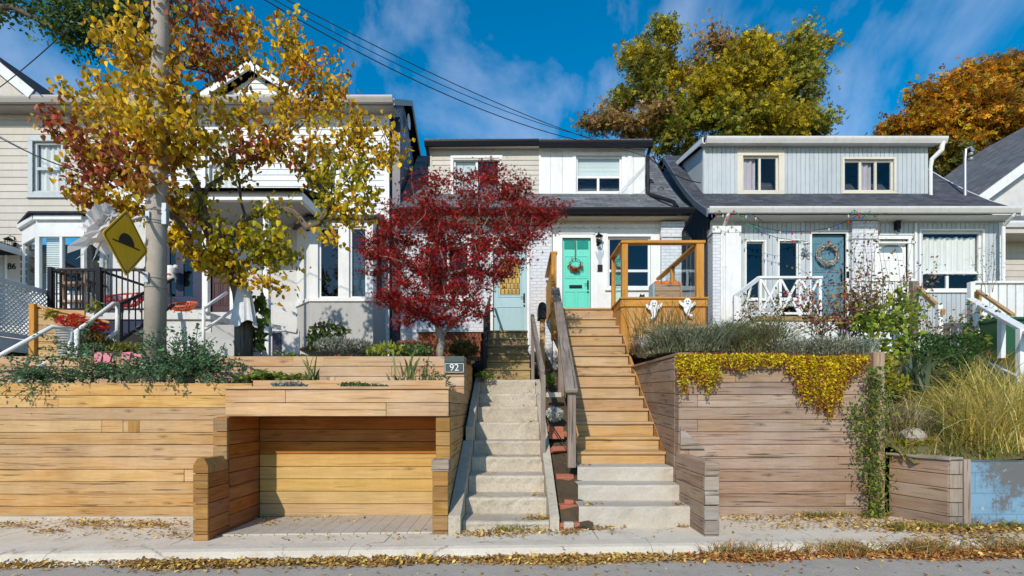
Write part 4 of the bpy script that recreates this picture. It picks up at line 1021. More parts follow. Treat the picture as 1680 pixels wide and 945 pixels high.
# bay window of 90
mb = MB(); bz0, bz1 = H(492, 11.6), H(372, 11.6); A = (X(487, YF), YF); B = (X(508, 11.55), 11.55); C = (X(612, 11.55), 11.55); D = (X(634, YF), YF)
def bayseg(mb, p, q, z0, z1, t=.08, off=0):
    d = Vector((q[0]-p[0], q[1]-p[1], 0)); L = d.length; n = Vector((-d.y, d.x, 0)).normalized()
    o = Vector((p[0], p[1], z0))-n*off; mb.obox(tuple(o), tuple(d), tuple(n*t), (0, 0, z1-z0))
mb = MB()
for p, q in ((A, B), (B, C), (C, D)): bayseg(mb, p, q, 1.42, bz0-.05, .1)
mb.build('bay_base', M['stucco_gr'], h3)
mb = MB()
for p, q in ((A, B), (B, C), (C, D)):
    bayseg(mb, p, q, bz0-.05, bz0+.03, .12, .04); bayseg(mb, p, q, bz1, bz1+.18, .1)
for p, q, a, b in ((A, B, 0, 1), (C, D, 0, .3), (C, D, .85, 1)):
    v = lambda t: (p[0]+(q[0]-p[0])*t, p[1]+(q[1]-p[1])*t); bayseg(mb, v(a), v(b), bz0+.03, bz1, .08)
L_ = C[0]-B[0]
def bx_(f0, f1, z0=bz0+.03, z1=bz1): mb.box(B[0]+L_*f0, B[0]+L_*f1, 11.55, 11.63, z0, z1)
bx_(0, .13); bx_(.47, .62); bx_(.90, 1)
mb.build('bay_frame', M['white'], h3, .004)
for f0, f1 in ((.13, .47), (.62, .90)):
    o = (B[0]+L_*f0, B[0]+L_*f1, bz0+.03, bz1)
    window(h3, o, 11.58, 'white', 0, .05, glass='glass_sky', curtain='blind' if f0 > .5 else None, cfrac=(0, 1, 0, .7))
mb = MB(); E = .10
pts = [(A[0]-E, YF, bz1+.19), (B[0]-E*.6, 11.43, bz1+.19), (C[0]+E*.6, 11.43, bz1+.19), (D[0]+E, YF, bz1+.19)]
for i in range(3): 
    p, q = pts[i], pts[i+1]; mb.face([p, q, (q[0] if i else q[0], YF, bz1+.5), (p[0], YF, bz1+.5)] if i == 1 else ([p, q, (q[0], YF, bz1+.5)] if i == 0 else [p, q, (p[0], YF, bz1+.5)]), [(0, 0), (1, 0), (1, .6), (0, .6)][:4 if i == 1 else 3])
mb.prism(pts, (0, 0, -.05)); mb.build('bay_roof', M['shing_d'], h3)
# porch of 90/88
PZ = 10.7; fl = H(513, PZ)
mb = MB(); mb.box(-9.6, X(345, PZ), PZ, YF-.001, fl-.14, fl); mb.build('porch_floor', M['stucco'], h3, .006)
mb = MB(); mb.box(X(258, PZ), X(345, PZ)-.02, PZ+.06, YF-.01, .7, fl-.141); mb.build('porch_base', M['stucco'], h3)
mb = MB(); mb.box(-9.6, X(258, PZ)-.01, PZ+.05, PZ+.09, fl-.42, fl-.141); mb.build('porch_skirt', M['navy'], h3)
mb = MB(); mb.box(X(240, PZ), X(500, PZ), PZ-.12, PZ, H(332, PZ), H(318, PZ)); mb.box(X(500, PZ)-.1, X(500, PZ), PZ, YF, H(332, PZ), H(318, PZ)); mb.build('porch_beam', M['white'], h3, .005)
mb = MB(); mb.box(X(240, PZ), X(500, PZ)-.11, PZ+.001, YF-.03, H(330, PZ)+.02, H(330, PZ)+.05); mb.build('porch_ceiling', M['stucco_gr'], h3)
roof(h3, X(236, PZ), X(504, PZ), [(PZ-.25, H(318, PZ)+.02), (YF, H(318, PZ)+.55)], M['shing_n'], 'porch_roof')
for px, top in ((341, 332), (440, 332)):
    mb = MB(); xx = X(px, PZ); mb.box(xx-.06, xx+.06, PZ-.11, PZ-.0, fl if px == 341 else .95, H(332, PZ)-.002); mb.build('porch_post', M['white'], h3, .006)
mb = MB()
for i, z in enumerate((.95, 1.15, 1.35, 1.55, 1.75)): mb.box(X(345, PZ)+.02, X(435, PZ), 9.6+i*.28, 9.9+i*.28, z-.2, z)
mb.build('porch_stairs', M['stucco_gr'], h3, .005)
mb = MB(); mb.box(X(447, PZ), X(461, PZ), PZ-.01, PZ+.02, .8, H(546, PZ)); mb.build('cellar_opening', M['navy'], h3)
mb = MB(); mb.box(X(446, PZ), X(490, PZ), PZ+.021, PZ+.06, .8, 1.62); mb.bar((X(446, PZ), PZ, 2.2), (X(487, PZ), PZ, 1.95), .05, .07); mb.bar((X(446, PZ), PZ, 1.72), (X(487, PZ), PZ, 1.62), .05, .09); mb.build('porch_side_wall', M['stucco'], h3)
mb = MB(); mb.box(XR-.42, XR-.13, YF-.16, YF-.03, 1.3, 1.95); mb.tube([(XR-.27, YF-.09, 1.95), (XR-.27, YF-.09, 2.3), (XR-.2, YF-.04, 2.4)], .018, 6)
mb.build('meter_box', M['galv'], h3, .01)
mb = MB(); mb.lathe([(0, 0), (.10, 0), (.12, .04), (.12, .1), (.10, .14), (0, .14)], (XR-.62, YF-.2, 1.48), 14); mb.tube([(XR-.62, YF-.2, 1.5), (XR-.62, YF-.2, 1.3), (XR-.1, YF-.2, 1.28)], .022, 6); mb.build('gas_meter', M['black'], h3)
# ---------------------------------------------------------------- 86
h4 = thing('house', (-12, 12.2, 1.0), 'beige-grey clapboard house with lattice porch, bay window and number 86 at the left edge', 'house')
XL, XR = -17.5, X(178, YF)-.02
u1 = opx(55, 102, 232, 316, YF); dr = opx(-22, 10, 408, 512, YF); b0, b1 = X(35, YF), X(172, YF)
ops = [u1, dr, (b0+.15, b1-.15, H(478, YF), H(385, YF))]
mb = MB(); plainwall(mb, XL, XR, .8, ZE, YF+.003, ops); mb.build('front_wall', M['greige'], h4)
mb = MB(); clap(mb, XL, XR, 1.6, ZE, YF, ops, .17); mb.build('clapboard_siding', M['greige'], h4)
window(h4, u1, YF, 'bluegrey', .11, .06, hbars=((.48, 0, 1),), curtain='curtain', cfrac=(0, 1, 0, 1))
panel_door(h4, dr, YF+.04, 'bluegrey', label='grey front door'); doorframe(h4, dr, YF, 'white2', .06)
roof(h4, XL, XR, p90, M['shing_n']); gutter(h4, XL, XR, 11.65, ZE+.09, 'eave', .14, .14)
mb = MB(); mb.box(XL, XR, 11.82, 12.2, ZE-.06, ZE-.04); mb.build('soffit', M['eave'], h4)
gx = X(52, 11.65); q = (X(-60, 11.65), 11.65, H(62, 11.65))
mb = MB(); mb.bar((gx, 11.66, ZE+.10), q, .06, .22); mb.build('gable_rake', M['white2'], h4)
mb = MB(); mb.face([(gx-.2, 11.8, ZE+.1), (q[0], 11.8, q[2]-.1), (q[0]-3, 11.8, ZE+.1)]); mb.build('gable_wall', M['greige'], h4)
mb = MB(); mb.face([(gx+.25, 11.6, ZE+.05), (gx+.25, 12.4, ZE+.3), (q[0], 14, q[2]+.13), (q[0], 11.6, q[2]+.13)], [(0, 0), (1, 0), (2, 2), (0, 2)]); mb.build('gable_roof', M['shing_n'], h4)
A = (b0, YF); B = (X(56, 11.6)+.05, 11.6); C = (X(138, 11.6), 11.6); D = (b1, YF); bz0, bz1 = H(478, 11.6), H(388, 11.6)
mb = MB()
for p, q in ((A, B), (B, C), (C, D)): bayseg(mb, p, q, 1.3, bz0, .1)
mb.build('bay_base', M['white2'], h4); mb = MB()
for p, q in ((A, B), (B, C), (C, D)): bayseg(mb, p, q, bz1, bz1+.42, .1)
mb.build('bay_header', M['white2'], h4)
mb = MB()
for p, q, cu in ((A, B, 0), (B, C, 1), (C, D, 0)):
    v = lambda t: (p[0]+(q[0]-p[0])*t, p[1]+(q[1]-p[1])*t)
    for a, b in (((0, .1), (.9, 1)) if not cu else ((0, .06), (.48, .54), (.94, 1))): bayseg(mb, v(a), v(b), bz0, bz1, .08)
    bayseg(mb, p, q, bz0-.05, bz0, .14, .05); bayseg(mb, p, q, bz1+.36, bz1+.46, .2, .08)
mb.build('bay_frame', M['white2'], h4, .004)
mb = MB(); bayseg(mb, B, C, bz0, bz1, .01, -.05); bayseg(mb, C, D, bz0, bz1, .01, -.05); bayseg(mb, A, B, bz0, bz1, .01, -.05); mb.build('bay_glass', M['glass'], h4)
mb = MB(); z = bz0
while z < bz1: bayseg(mb, (B[0]+.1, 11.74), (B[0]+(C[0]-B[0])*.48, 11.74), z, z+.03, .02); z += .042
mb.build('blind', M['blind'], h4)
mb = MB(); bayseg(mb, (A[0], 12.18), (D[0], 12.18), bz0, bz1, .01); mb.build('bay_interior', M['dark'], h4)
mb = MB(); pts = [(A[0]-.1, YF, bz1+.47), (B[0]-.05, 11.45, bz1+.47), (C[0]+.05, 11.45, bz1+.47), (D[0]+.1, YF, bz1+.47)]; mb.prism(pts, (0, 0, .05)); mb.build('bay_roof', M['shing_n'], h4)
# small porch roof and lattice porch
mb = MB(); PX = -11.72
for (a, b, c) in ((9.6, 0, 0),):
    mb.face([(-14, 9.5, 3.66), (PX, 9.5, 3.64), (PX-.0, 12.2, 3.64), (-14, 12.2, 3.66)])
    mb.face([(-14, 9.5, 4.65), (-12.9, 9.5, 4.22), (PX+.05, 9.5, 3.80), (PX+.05, 12.2, 3.80), (-12.9, 12.2, 4.22), (-14, 12.2, 4.9)][::-1], [(0, 0), (3, 0), (4, 0), (4, 2), (3, 2), (0, 2)])
mb.build('porch_roof', M['shing_n'], h4)
mb = MB(); mb.bar((-14, 9.48, 4.75), (PX+.05, 9.48, 3.70), .04, .16); mb.bar((PX+.06, 9.48, 3.70), (PX+.06, 12.15, 3.70), .04, .14); mb.build('porch_fascia', M['white2'], h4)
LX = -9.72
mb = MB(); mb.box(-14, LX, 9.65, YF-.005, 1.20, 1.36); mb.build('porch_floor', M['white2'], h4)
mb = MB(); mb.bar((LX, 9.6, 2.44), (LX, 10.75, 2.42), .06, .09); mb.bar((LX, 9.6, 1.42), (LX, 10.75, 1.42), .06, .09); mb.box(LX-.05, LX+.05, 9.55, 9.68, 1.1, 2.55); mb.box(LX-.04, LX+.04, 10.72, 10.82, 1.1, 2.5)
mb.box(-14, LX-.06, 9.58, 9.64, 2.40, 2.48); mb.box(-14, LX-.06, 9.58, 9.64, 1.38, 1.46); mb.build('lattice_frame', M['white2'], h4, .004)
mb = MB()
for i in range(-9, 14):
    y_ = 9.6+i*.09
    for s_ in (1, -1):
        a0, a1 = y_, y_+.92
        z0, z1 = (1.46, 2.38) if s_ == 1 else (2.38, 1.46)
        t0 = max(0, (9.68-a0)/.92); t1 = min(1, (10.72-a0)/.92)
        if t1 > t0: mb.bar((LX+(.006 if s_ == 1 else -.006), a0+.92*t0, z0+(z1-z0)*t0), (LX+(.006 if s_ == 1 else -.006), a0+.92*t1, z0+(z1-z0)*t1), .024, .008, up=(1, 0, 0))
mb.build('lattice', M['white2'], h4)
mb = MB(); mb.bar((LX+.02, 9.6, 1.2), (LX+.02, 11.0, 1.22), .05, .22); mb.build('porch_beam', M['white'], h4)
mb = MB(); mb.box(-14, LX-.1, 10.4, 10.45, .5, 1.19); mb.build('porch_skirt', M['dark'], h4)  # set-back dark sheet, stands in for the shade beneath the porch floor
text_mesh('house_number', '86', .21, M['black'], h4, (X(21, YF), YF-.03, H(438, YF)), ext=.004)
# ---------------------------------------------------------------- 100 (far right)
h5 = thing('house', (14.5, 13.2, 1.0), 'grey shingled house with white gable trim cut off by the right edge', 'house')
ex, ez = 11.95, 5.42; px_, pz = 18.2, 10.0
mb = MB(); mb.box(12.35, 20, 13.45, 20, .9, 5.2); mb.prism([(12.0, 13.30, 4.9), (px_, 13.30, 4.9), (px_, 13.30, 9.9), (12.0, 13.30, 5.36)], (0, .1, 0)); mb.build('wall', M['stucco'], h5)
mb = MB(); clap(mb, 12.35, 20, .9, 4.6, 13.44, [], .16); mb.build('clapboard_siding', M['greige'], h5)
mb = MB(); mb.face([(ex, 13.1, ez), (px_, 13.1, pz), (px_, 20, pz), (ex, 20, ez)], [(0, 0), (0, 7.7), (7, 7.7), (7, 0)]); mb.face([(ex, 13.1, ez-.06), (px_, 13.1, pz-.06), (px_, 20, pz-.06), (ex, 20, ez-.06)], [(0, 0), (0, 7.7), (7, 7.7), (7, 0)])
mb.build('roof', M['shing_g'], h5)
mb = MB(); mb.bar((ex, 13.08, ez-.10), (px_, 13.08, pz-.10), .05, .22); mb.build('rake_board', M['white'], h5)
mb = MB(); mb.box(12.2, 20, 12.7, 13.43, 4.35, 4.5); mb.build('eave_soffit', M['greige'], h5)
gutter(h5, 12.15, 20, 12.6, 4.62, 'white2', .14, .12)
mb = MB(); mb.face([(12.1, 12.68, 4.63), (20, 12.68, 4.63), (20, 13.45, 5.1), (12.1, 13.45, 5.1)], [(0, 0), (8, 0), (8, .9), (0, .9)]); mb.build('eave_roof', M['shing_g'], h5)
mb = MB(); mb.box(ex-.08, ex, 13.1, 20, ez-.2, ez-.02); mb.build('gutter', M['white2'], h5)
mb = MB(); mx_ = X(1583, 12.9); mb.tube([(mx_, 12.9, H(322, 12.9)), (mx_, 12.9, H(262, 12.9)), (mx_+.02, 12.9, H(245, 12.9)), (mx_+.1, 12.85, H(243, 12.9)), (mx_+.12, 12.8, H(252, 12.9))], .035, 8)
for q in (255, 263): mb.lathe([(0, -.04), (.05, -.03), (.06, 0), (.05, .03), (0, .04)], (mx_+.09, 12.84, H(q, 12.9)), 8)
o = mb.build('service_mast', M['galv'], None); tag(o, 'grey metal electrical service mast standing on the roof right of the blue-grey house', 'service mast')

mb = MB(); c = (X(667, 13.9), 13.9, H(200, 13.9)); mb.lathe([(.0, .0), (.12, .02), (.2, .07)], c, 16); mb.tube([c, (c[0]-.1, c[1], c[2]-.5)], .02, 6)
for i, v in enumerate(mb.v[:48]): mb.v[i] = (c[0]+(v[2]-c[2])*1.0, v[1], c[2]+(v[0]-c[0]))
o = mb.build('satellite_dish', M['white'], None); tag(o, 'small white satellite dish on the side roof edge of the tall white house', 'satellite dish')
# ================================================================ POLE, SIGN, WIRES
pb = P(253.5, 612, 6.2); pt = P(266, -170, 6.2)
s = thing('utility_pole', pb, 'tall grey concrete utility pole with steel bands standing in the left planting bed', 'utility pole')
mb = MB(); n = 9
path = [tuple(pb[k]+(pt[k]-pb[k])*t for k in range(3)) for t in (0, .25, .5, .75, 1)]; mb.tube(path, [.119, .110, .101, .092, .083], 20); mb.build('shaft', M['pole'], s, smooth=True)
mb = MB(); mb.tube([(pb[0]-.0, pb[1], pb[2]-.1), (pb[0], pb[1], pb[2]+.17)], .1225, 20, caps=False); mb.build('white_band', M['stucco'], s, smooth=True)
def polex(z): t = (z-pb[2])/(pt[2]-pb[2]); return pb[0]+(pt[0]-pb[0])*t, (.119-.036*t)
for py in (343, 364, 455, 470, 340+20):
    z = H(py, 6.1); cx, r = polex(z); mb = MB(); mb.tube([(cx+r*1.03*math.cos(a), 6.2+r*1.03*math.sin(a), z) for a in [i*math.pi/10 for i in range(21)]], .006, 5); mb.build('steel_band', M['galv'], s)
mb = MB(); cx, r = polex(H(350, 6.1)); mb.box(cx+r-.02, cx+r+.045, 6.14, 6.2, H(366, 6.1), H(330, 6.1)); mb.build('tag_plate', M['galv'], s, .005)
# speed hump sign
_c = [Vector(P(*q)) for q in ((168, 380, 5.25), (243, 412, 5.98), (208, 345, 5.607), (207, 455, 5.628))]; c = sum(_c, Vector())/4; LR = _c[1]-_c[0]; TB = _c[3]-_c[2]; TB = TB-LR*(TB.dot(LR)/LR.dot(LR)); nr = LR.cross(TB).normalized()
if nr.dot(c) > 0: nr = -nr
u = LR.normalized(); v = (-TB).normalized()
s = thing('road_sign', tuple(c), 'yellow diamond speed bump warning sign tilted off the concrete pole', 'road sign')
def sg(a, b, o=0): q = c+u*a*.845+v*b*.845+nr*o; return (q.x, q.y, q.z)
def diamond(r, cut, o):
    pts = []
    for (a, b) in ((1, 0), (0, 1), (-1, 0), (0, -1)):
        pa = (-b, a)
        pts += [(a*(r-cut)+-pa[0]*cut, b*(r-cut)-pa[1]*cut), (a*(r-cut*.45), b*(r-cut*.45)), (a*(r-cut)+pa[0]*cut, b*(r-cut)+pa[1]*cut)]
    return [sg(x, y, o) for x, y in pts]
mb = MB(); mb.prism(diamond(.435, .03, 0), tuple(-nr*.006)); mb.build('plate', M['signyel'], s)
mb = MB(); A = diamond(.405, .028, .002); B = diamond(.388, .026, .002)
for i in range(12): j = (i+1) % 12; mb.face([A[i], A[j], B[j], B[i]])
mb.build('border', M['signblk'], s)
mb = MB(); ang = R(0)
mb.face([sg(-.26, -.035, .0025), (sg(.26, -.035, .0025)), (sg(.26, -.015, .0025)), (sg(-.26, -.015, .0025))])
mb.face([sg(.15*math.cos(t), -.015+.135*math.sin(t), .003) for t in [math.pi*i/16 for i in range(17)]]); mb.build('bump_symbol', M['signblk'], s)
for i, (a, b) in enumerate(((.0, .36), (.0, -.36))):
    mb = MB(); mb.prism([tuple(Vector(sg(a, b, .002))+u*.016*math.cos(t)+v*.016*math.sin(t)) for t in [i*math.pi/4 for i in range(8)]], tuple(nr*.006)); mb.build('bolt', M['galv'], s)
for z, bb in ((H(352, 6.1), .26), (H(452, 6.1), -.26)):
    cx, r = polex(z); mb = MB(); q = Vector(sg(0, bb, -.02)); mb.bar(tuple(q), (cx-r*.4, 6.2-r*.75, z), .035, .012); mb.bar(tuple(q-u*.12), tuple(q+u*.12), .012, .04)
    mb.box(cx-.045, cx+.0, 6.2-r-.03, 6.2-r*.8, z-.09, z+.03); mb.build('bracket', M['galv'], s)
# wires
def cable(a, b, sag, label, r=.011, n=24):
    a, b = Vector(a), Vector(b); mb = MB()
    mb.tube([tuple(a+(b-a)*(i/n)+Vector((0, 0, -4*sag*(i/n)*(1-i/n)))) for i in range(n+1)], r, 5)
    o = mb.build('power_cable', M['cable']); tag(o, label, 'cable')
att = P(1064, 243, 12.7); att2 = P(1083, 262, 12.6)
cable(P(258, -112, 6.25), att, .50, 'upper black overhead service cable running down to the right end of the black gutter', .006)
cable(P(258, -108, 6.25), (att[0], att[1], att[2]-.05), .60, 'thicker lower twin of the overhead service cable above the grey-shingled dormer', .008)
cable(P(258, -118, 6.3), att2, .34, 'black overhead cable passing to the left roof edge of the blue-grey house', .007)
cable(P(258, -100, 6.15), P(-60, 182, 11.9), .2, 'thin dark cable from the pole down to the beige house upper window', .009)
cable(P(-90, 165, 9), P(132, 283, 6.4), .12, 'thin black wire crossing in front of the beige clapboards towards the pole', .008)
cable(P(330, -60, 6.4), P(470, 180, 11.7), .2, 'thin wire dropping behind the yellow tree to the white gable house', .008)
cable(P(1064, 258, 12.7), P(1150, 300, 12.8), .12, 'short loose black wire looped between the two roofs', .012)
mb = MB(); a = Vector(P(1084, 262, 12.7)); mb.tube([tuple(a+Vector((.07*math.sin(i*.5), 0, .13*math.cos(i*.5)-.1))) for i in range(14)], .014, 5); mb.lathe([(0, -.05), (.03, -.03), (.03, .03), (0, .05)], tuple(a), 8)
o = mb.build('cable_coil', M['cable']); tag(o, 'coil of black wire hanging at the roof edge between the two semis', 'cable coil')
# white plastic ghost on the sign
rs = np.random.RandomState(5)
def ghostbag():
    mb = MB(); A = P(184, 350, 5.75); 
    for k in range(9):
        n = 10; q = Vector(A)+Vector(rs.normal(size=3)*.03); dr = Vector((-.62+rs.rand()*.5, rs.normal()*.12, -.35+rs.rand()*.35)); wv = Vector((rs.normal()*.1, rs.normal()*.12, .12+rs.rand()*.08))
        rows = []
        for i in range(n+1):
            t = i/n; c_ = q+dr*.55*t+Vector((0, 0, -.16*t*t)); w = wv*(.25+t)
            rows.append([tuple(c_+w*(j/4-.5)*1.6+Vector(rs.normal(size=3)*.014)) for j in range(5)])
        for a_, b_ in zip(rows[:-1], rows[1:]):
            for j in range(4): mb.face([a_[j], a_[j+1], b_[j+1], b_[j]])
    return mb
o = ghostbag().build('plastic_streamer', M['plastic_w'], None, smooth=True); tag(o, 'crumpled white plastic ghost streamer blowing beside the yellow road sign', 'halloween decoration')
# white cloth ghost tied on the trunk
def drape(c, top, bot, r0, r1, name, label, mat='cloth', folds=9, lean=0):
    mb = MB(); n = 36; m = 12; rows = []
    for i in range(m+1):
        t = i/m; rr = (r0+(r1-r0)*t**.8) if t > 0.05 else r0*.35; z = top+(bot-top)*t
        rows.append([(c[0]+lean*t+math.cos(a)*rr*(1+.16*t*math.sin(folds*a)), c[1]+math.sin(a)*rr*(.7+.12*t*math.sin(folds*a+1)), z-(.05*t*math.sin(3*a+1) if t > .8 else 0)) for a in [2*math.pi*k/n for k in range(n)]])
    for a, b in zip(rows[:-1], rows[1:]):
        for k in range(n): mb.face([a[k], a[(k+1) % n], b[(k+1) % n], b[k]])
    mb.face(rows[0]); o = mb.build(name, M[mat], None, smooth=True); return tag(o, label, 'halloween decoration')
drape(P(400, 500, 7.35), H(466, 7.35), H(532, 7.35), .075, .165, 'cloth_ghost', 'white cloth ghost hanging against the trunk of the yellow tree')
# ================================================================ LEFT HANDRAILS, PLANTERS
def pipe_rail(name, segs, label, r=.028, mat='white'):
    t = thing(name, segs[0][1][-1] if False else segs[0][1][0], label, 'handrail')
    for nm, pts in segs:
        mb = MB(); mb.tube(pts, r, 8); mb.build(nm, M[mat], t, smooth=True)
    return t
pipe_rail('pipe_handrail', [('top_rail', [P(-30, 602, 6.3), P(0, 583, 6.35), P(86, 536, 6.7), P(117, 540, 6.9)]), ('post', [P(116, 540, 6.9), P(113, 600, 6.9)]), ('lower_rail', [P(28, 628, 6.3), P(80, 591, 6.65), P(113, 590, 6.9)])], 'front white pipe handrail sloping down to the left edge, near the wicker planter')
pipe_rail('pipe_handrail', [('top_rail', [P(124, 545, 6.9), P(186, 498, 7.6), P(194, 499, 7.7)]), ('post', [P(126, 543, 6.9), P(126, 604, 6.9)]), ('post', [P(193, 500, 7.7), P(192, 565, 7.7)]), ('lower_rail', [P(127, 593, 6.9), P(193, 543, 7.7)])], 'white pipe handrail rising in front of the red flowers')
pipe_rail('pipe_handrail', [('post', [P(334, 505, 9.4), P(334, 590, 9.4)]), ('top_rail', [P(334, 506, 9.4), P(372, 480, 10.5)]), ('lower_rail', [P(337, 540, 9.4), P(384, 508, 10.5)])], 'white pipe handrail left of the yellow tree trunk', .03)
s = thing('slat_screen', P(84, 590, 7.2), 'orange cedar slat planter screen beside the white handrail', 'screen')
mb = MB(); z0 = H(600, 7.2)
for i in range(7): mb.obox((X(61, 7.2), 7.2, z0+i*.115), (.58, .1, -.0), (0, .03, 0), (0, 0, .108))
mb.build('slat_panel', M['timber'], s, .003)
mb = MB(); mb.box(X(52, 7.2), X(60, 7.2)+.01, 7.15, 7.25, z0-.2, H(499, 7.2)); mb.build('corner_post', M['deck'], s, .004)
mb = MB(); mb.obox((X(60, 7.2), 7.19, H(503, 7.2)), (.95, .1, -.22), (0, .1, 0), (0, 0, .03)); mb.build('top_board', M['timber'], s, .003)
mb = MB(); c = P(110, 600, 7.05); n = 40
for i in range(17):
    t = i/16; w = .115+.045*t; zz = H(604, 7.05)+t*(H(539, 7.05)-H(604, 7.05))
    pts = [(c[0]+w*math.cos(a)+(.004 if (k+i) % 2 else -.004), 7.12+w*math.sin(a), zz) for k, a in enumerate([2*math.pi*k/20 for k in range(21)])]; mb.tube(pts, .016, 5)
mb.lathe([(.10, H(604, 7.05)), (.145, H(541, 7.05)), (.13, H(541, 7.05)), (.05, H(560, 7.05)), (0, H(560, 7.05))], (c[0], 7.12, 0), 20)
o = mb.build('wicker_planter', M['wicker'], None, smooth=True); tag(o, 'tall grey woven wicker planter holding red flowers behind the handrail', 'planter')
for i, (px, py) in enumerate(((161, 590), (176, 590), (207, 590), (227, 591))):
    x, y, z = P(px, py-3, 6.0); mb = MB(); n = 6; w = .055
    for sd in (0, 1):
        pts = [(x-w, y+sd*.03, z+.06), (x+w, y+sd*.03, z+.06+.01*(-1)**i), (x+w*.6, y+sd*.02-.01, z-.05), (x-w*.5, y+sd*.02-.015, z-.065)]
        mb.face(pts if not sd else pts[::-1])
    q0 = [(x-w, y, z+.06), (x+w, y, z+.06), (x+w*.6, y-.01, z-.05), (x-w*.5, y-.015, z-.065)]; q1 = [(a, b+.03, c_) for a, b, c_ in q0]
    for k in range(4): mb.face([q0[k], q0[(k+1) % 4], q1[(k+1) % 4], q1[k]])
    o = mb.build('cloth_pennant', M['pink']); tag(o, ['leftmost small pink cloth pennant above the green shrub', 'pink cloth pennant over the blue-grey foliage, second from the left', 'pink cloth pennant nearer the pole, third from the left', 'pink cloth pennant touching the concrete pole'][i], 'pennant')
# ---- 88 porch: black railing, shelf, chairs
s = thing('porch_railing', (-8, 10.7, 2.0), 'black metal railing with thin balusters around the white house porch', 'railing')
PZ = 10.7; zt = H(441, PZ); zb = H(509, PZ); xl = X(84, PZ); xr = X(242, PZ)
mb = MB(); mb.box(xl, xr, PZ-.03, PZ+.02, zt-.05, zt); mb.bar((xl, PZ, zt-.03), (xl, 12.15, zt-.03), .05, .05); mb.bar((X(162, PZ), PZ-.0, zt-.03), (X(162, PZ)-.0, 12.1, zt-.03), .03, .05); mb.build('top_rail', M['black'], s)
mb = MB(); mb.box(xl, xr, PZ-.02, PZ+.01, zb, zb+.04); mb.bar((xl, PZ, zb+.02), (xl, 12.15, zb+.02), .03, .04); mb.build('bottom_rail', M['black'], s)
mb = MB(); x = xl+.06
while x < xr: mb.box(x, x+.02, PZ-.012, PZ+.006, zb+.041, zt-.051); x += .118
y = PZ+.12
while y < 12.1: mb.box(xl-.01, xl+.01, y, y+.02, zb+.041, zt-.056); y += .118
ob = mb.build('balusters', M['black'], s)
for xx in (xl-.02, X(162, PZ), xr-.02):
    mb = MB(); mb.box(xx-.02, xx+.07, PZ-.05, PZ+.04, zb-.1 if xx < -8 else zb-.3, zt+.03); mb.build('post', M['black'], s)
s = thing('porch_railing', P(205, 560, 9.6), 'black sloping stair railing descending from the porch behind the concrete pole', 'railing')
for i, (a, b) in enumerate(((P(195, 500, 9.4), P(285, 458, 10.6)), (P(195, 560, 9.4), P(285, 500, 10.6)))):
    mb = MB(); mb.bar(a, b, .045, .05); mb.build(('top_rail', 'bottom_rail')[i], M['black'], s)
a, b = Vector(P(195, 500, 9.4)), Vector(P(285, 458, 10.6))
for i in range(9):
    q = a+(b-a)*((i+.5)/9); mb = MB(); mb.bar(tuple(q), (q.x, q.y, q.z-.62), .018, .018, up=(0, 1, 0)); mb.build('baluster', M['black'], s)
mb = MB(); mb.bar((a.x, a.y, a.z+.04), (a.x, a.y, .9), .05, .05, up=(0, 1, 0)); mb.build('post', M['black'], s)
def round_chair(px, py, Z, wd, ht, mat, label):
    x, y, z = P(px, py, Z); z = 1.985
    t = thing('round_chair', (x, y, z), label, 'chair'); mb = MB(); r = wd/2
    ring = lambda rx, ry, cx, cy, cz, tl: [(cx+rx*math.cos(a), cy+ry*math.sin(a), cz+tl*math.sin(a)) for a in [2*math.pi*k/24 for k in range(25)]]
    R1 = ring(r, r*.85, x, y, z+ht*.78, ht*.24); R2 = ring(r*.42, r*.4, x, y-.02, z+ht*.42, ht*.05)
    mb.tube(R1, .022, 6); mb.tube(R2, .018, 6)
    for a, b in zip(R1[:-1], R2[:-1]): mb.tube([a, ((a[0]+b[0])/2, (a[1]+b[1])/2, (a[2]+b[2])/2-.03), b], .016, 5)
    mb.tube(ring(r*.25, r*.22, x, y-.02, z+ht*.40, .01), .01, 5); mb.build('woven_seat', M[mat], t)
    for sx_, sy_ in ((-1, -1), (1, -1), (-1, 1), (1, 1)):
        mb = MB(); mb.tube([(x+sx_*r*.4, y+sy_*r*.35, z+ht*.44), (x+sx_*r*.62, y+sy_*r*.55, z)], .012, 6); mb.build('leg', M[mat], t)
round_chair(207, 500, 11.3, .82, .62, 'red', 'large round red string chair behind the black porch railing')
round_chair(301, 512, 11.3, .55, .40, 'orange', 'small low orange round chair under the navy window')
s = thing('plant_shelf', (X(118, 11.4), 11.4, 2.0), 'wooden plant shelf with two boards standing behind the black railing', 'shelf')
for i, q in enumerate((2.35, 2.75, 3.05)):
    mb = MB(); mb.box(X(100, 11.4), X(138, 11.4), 11.3, 11.55, q, q+.05); mb.build('board', M['timber_grey'], s, .003)
for xx in (X(101, 11.4), X(136, 11.4)):
    mb = MB(); mb.box(xx, xx+.04, 11.4, 11.44, 2.0, 3.05); mb.build('upright', M['timber_grey'], s)
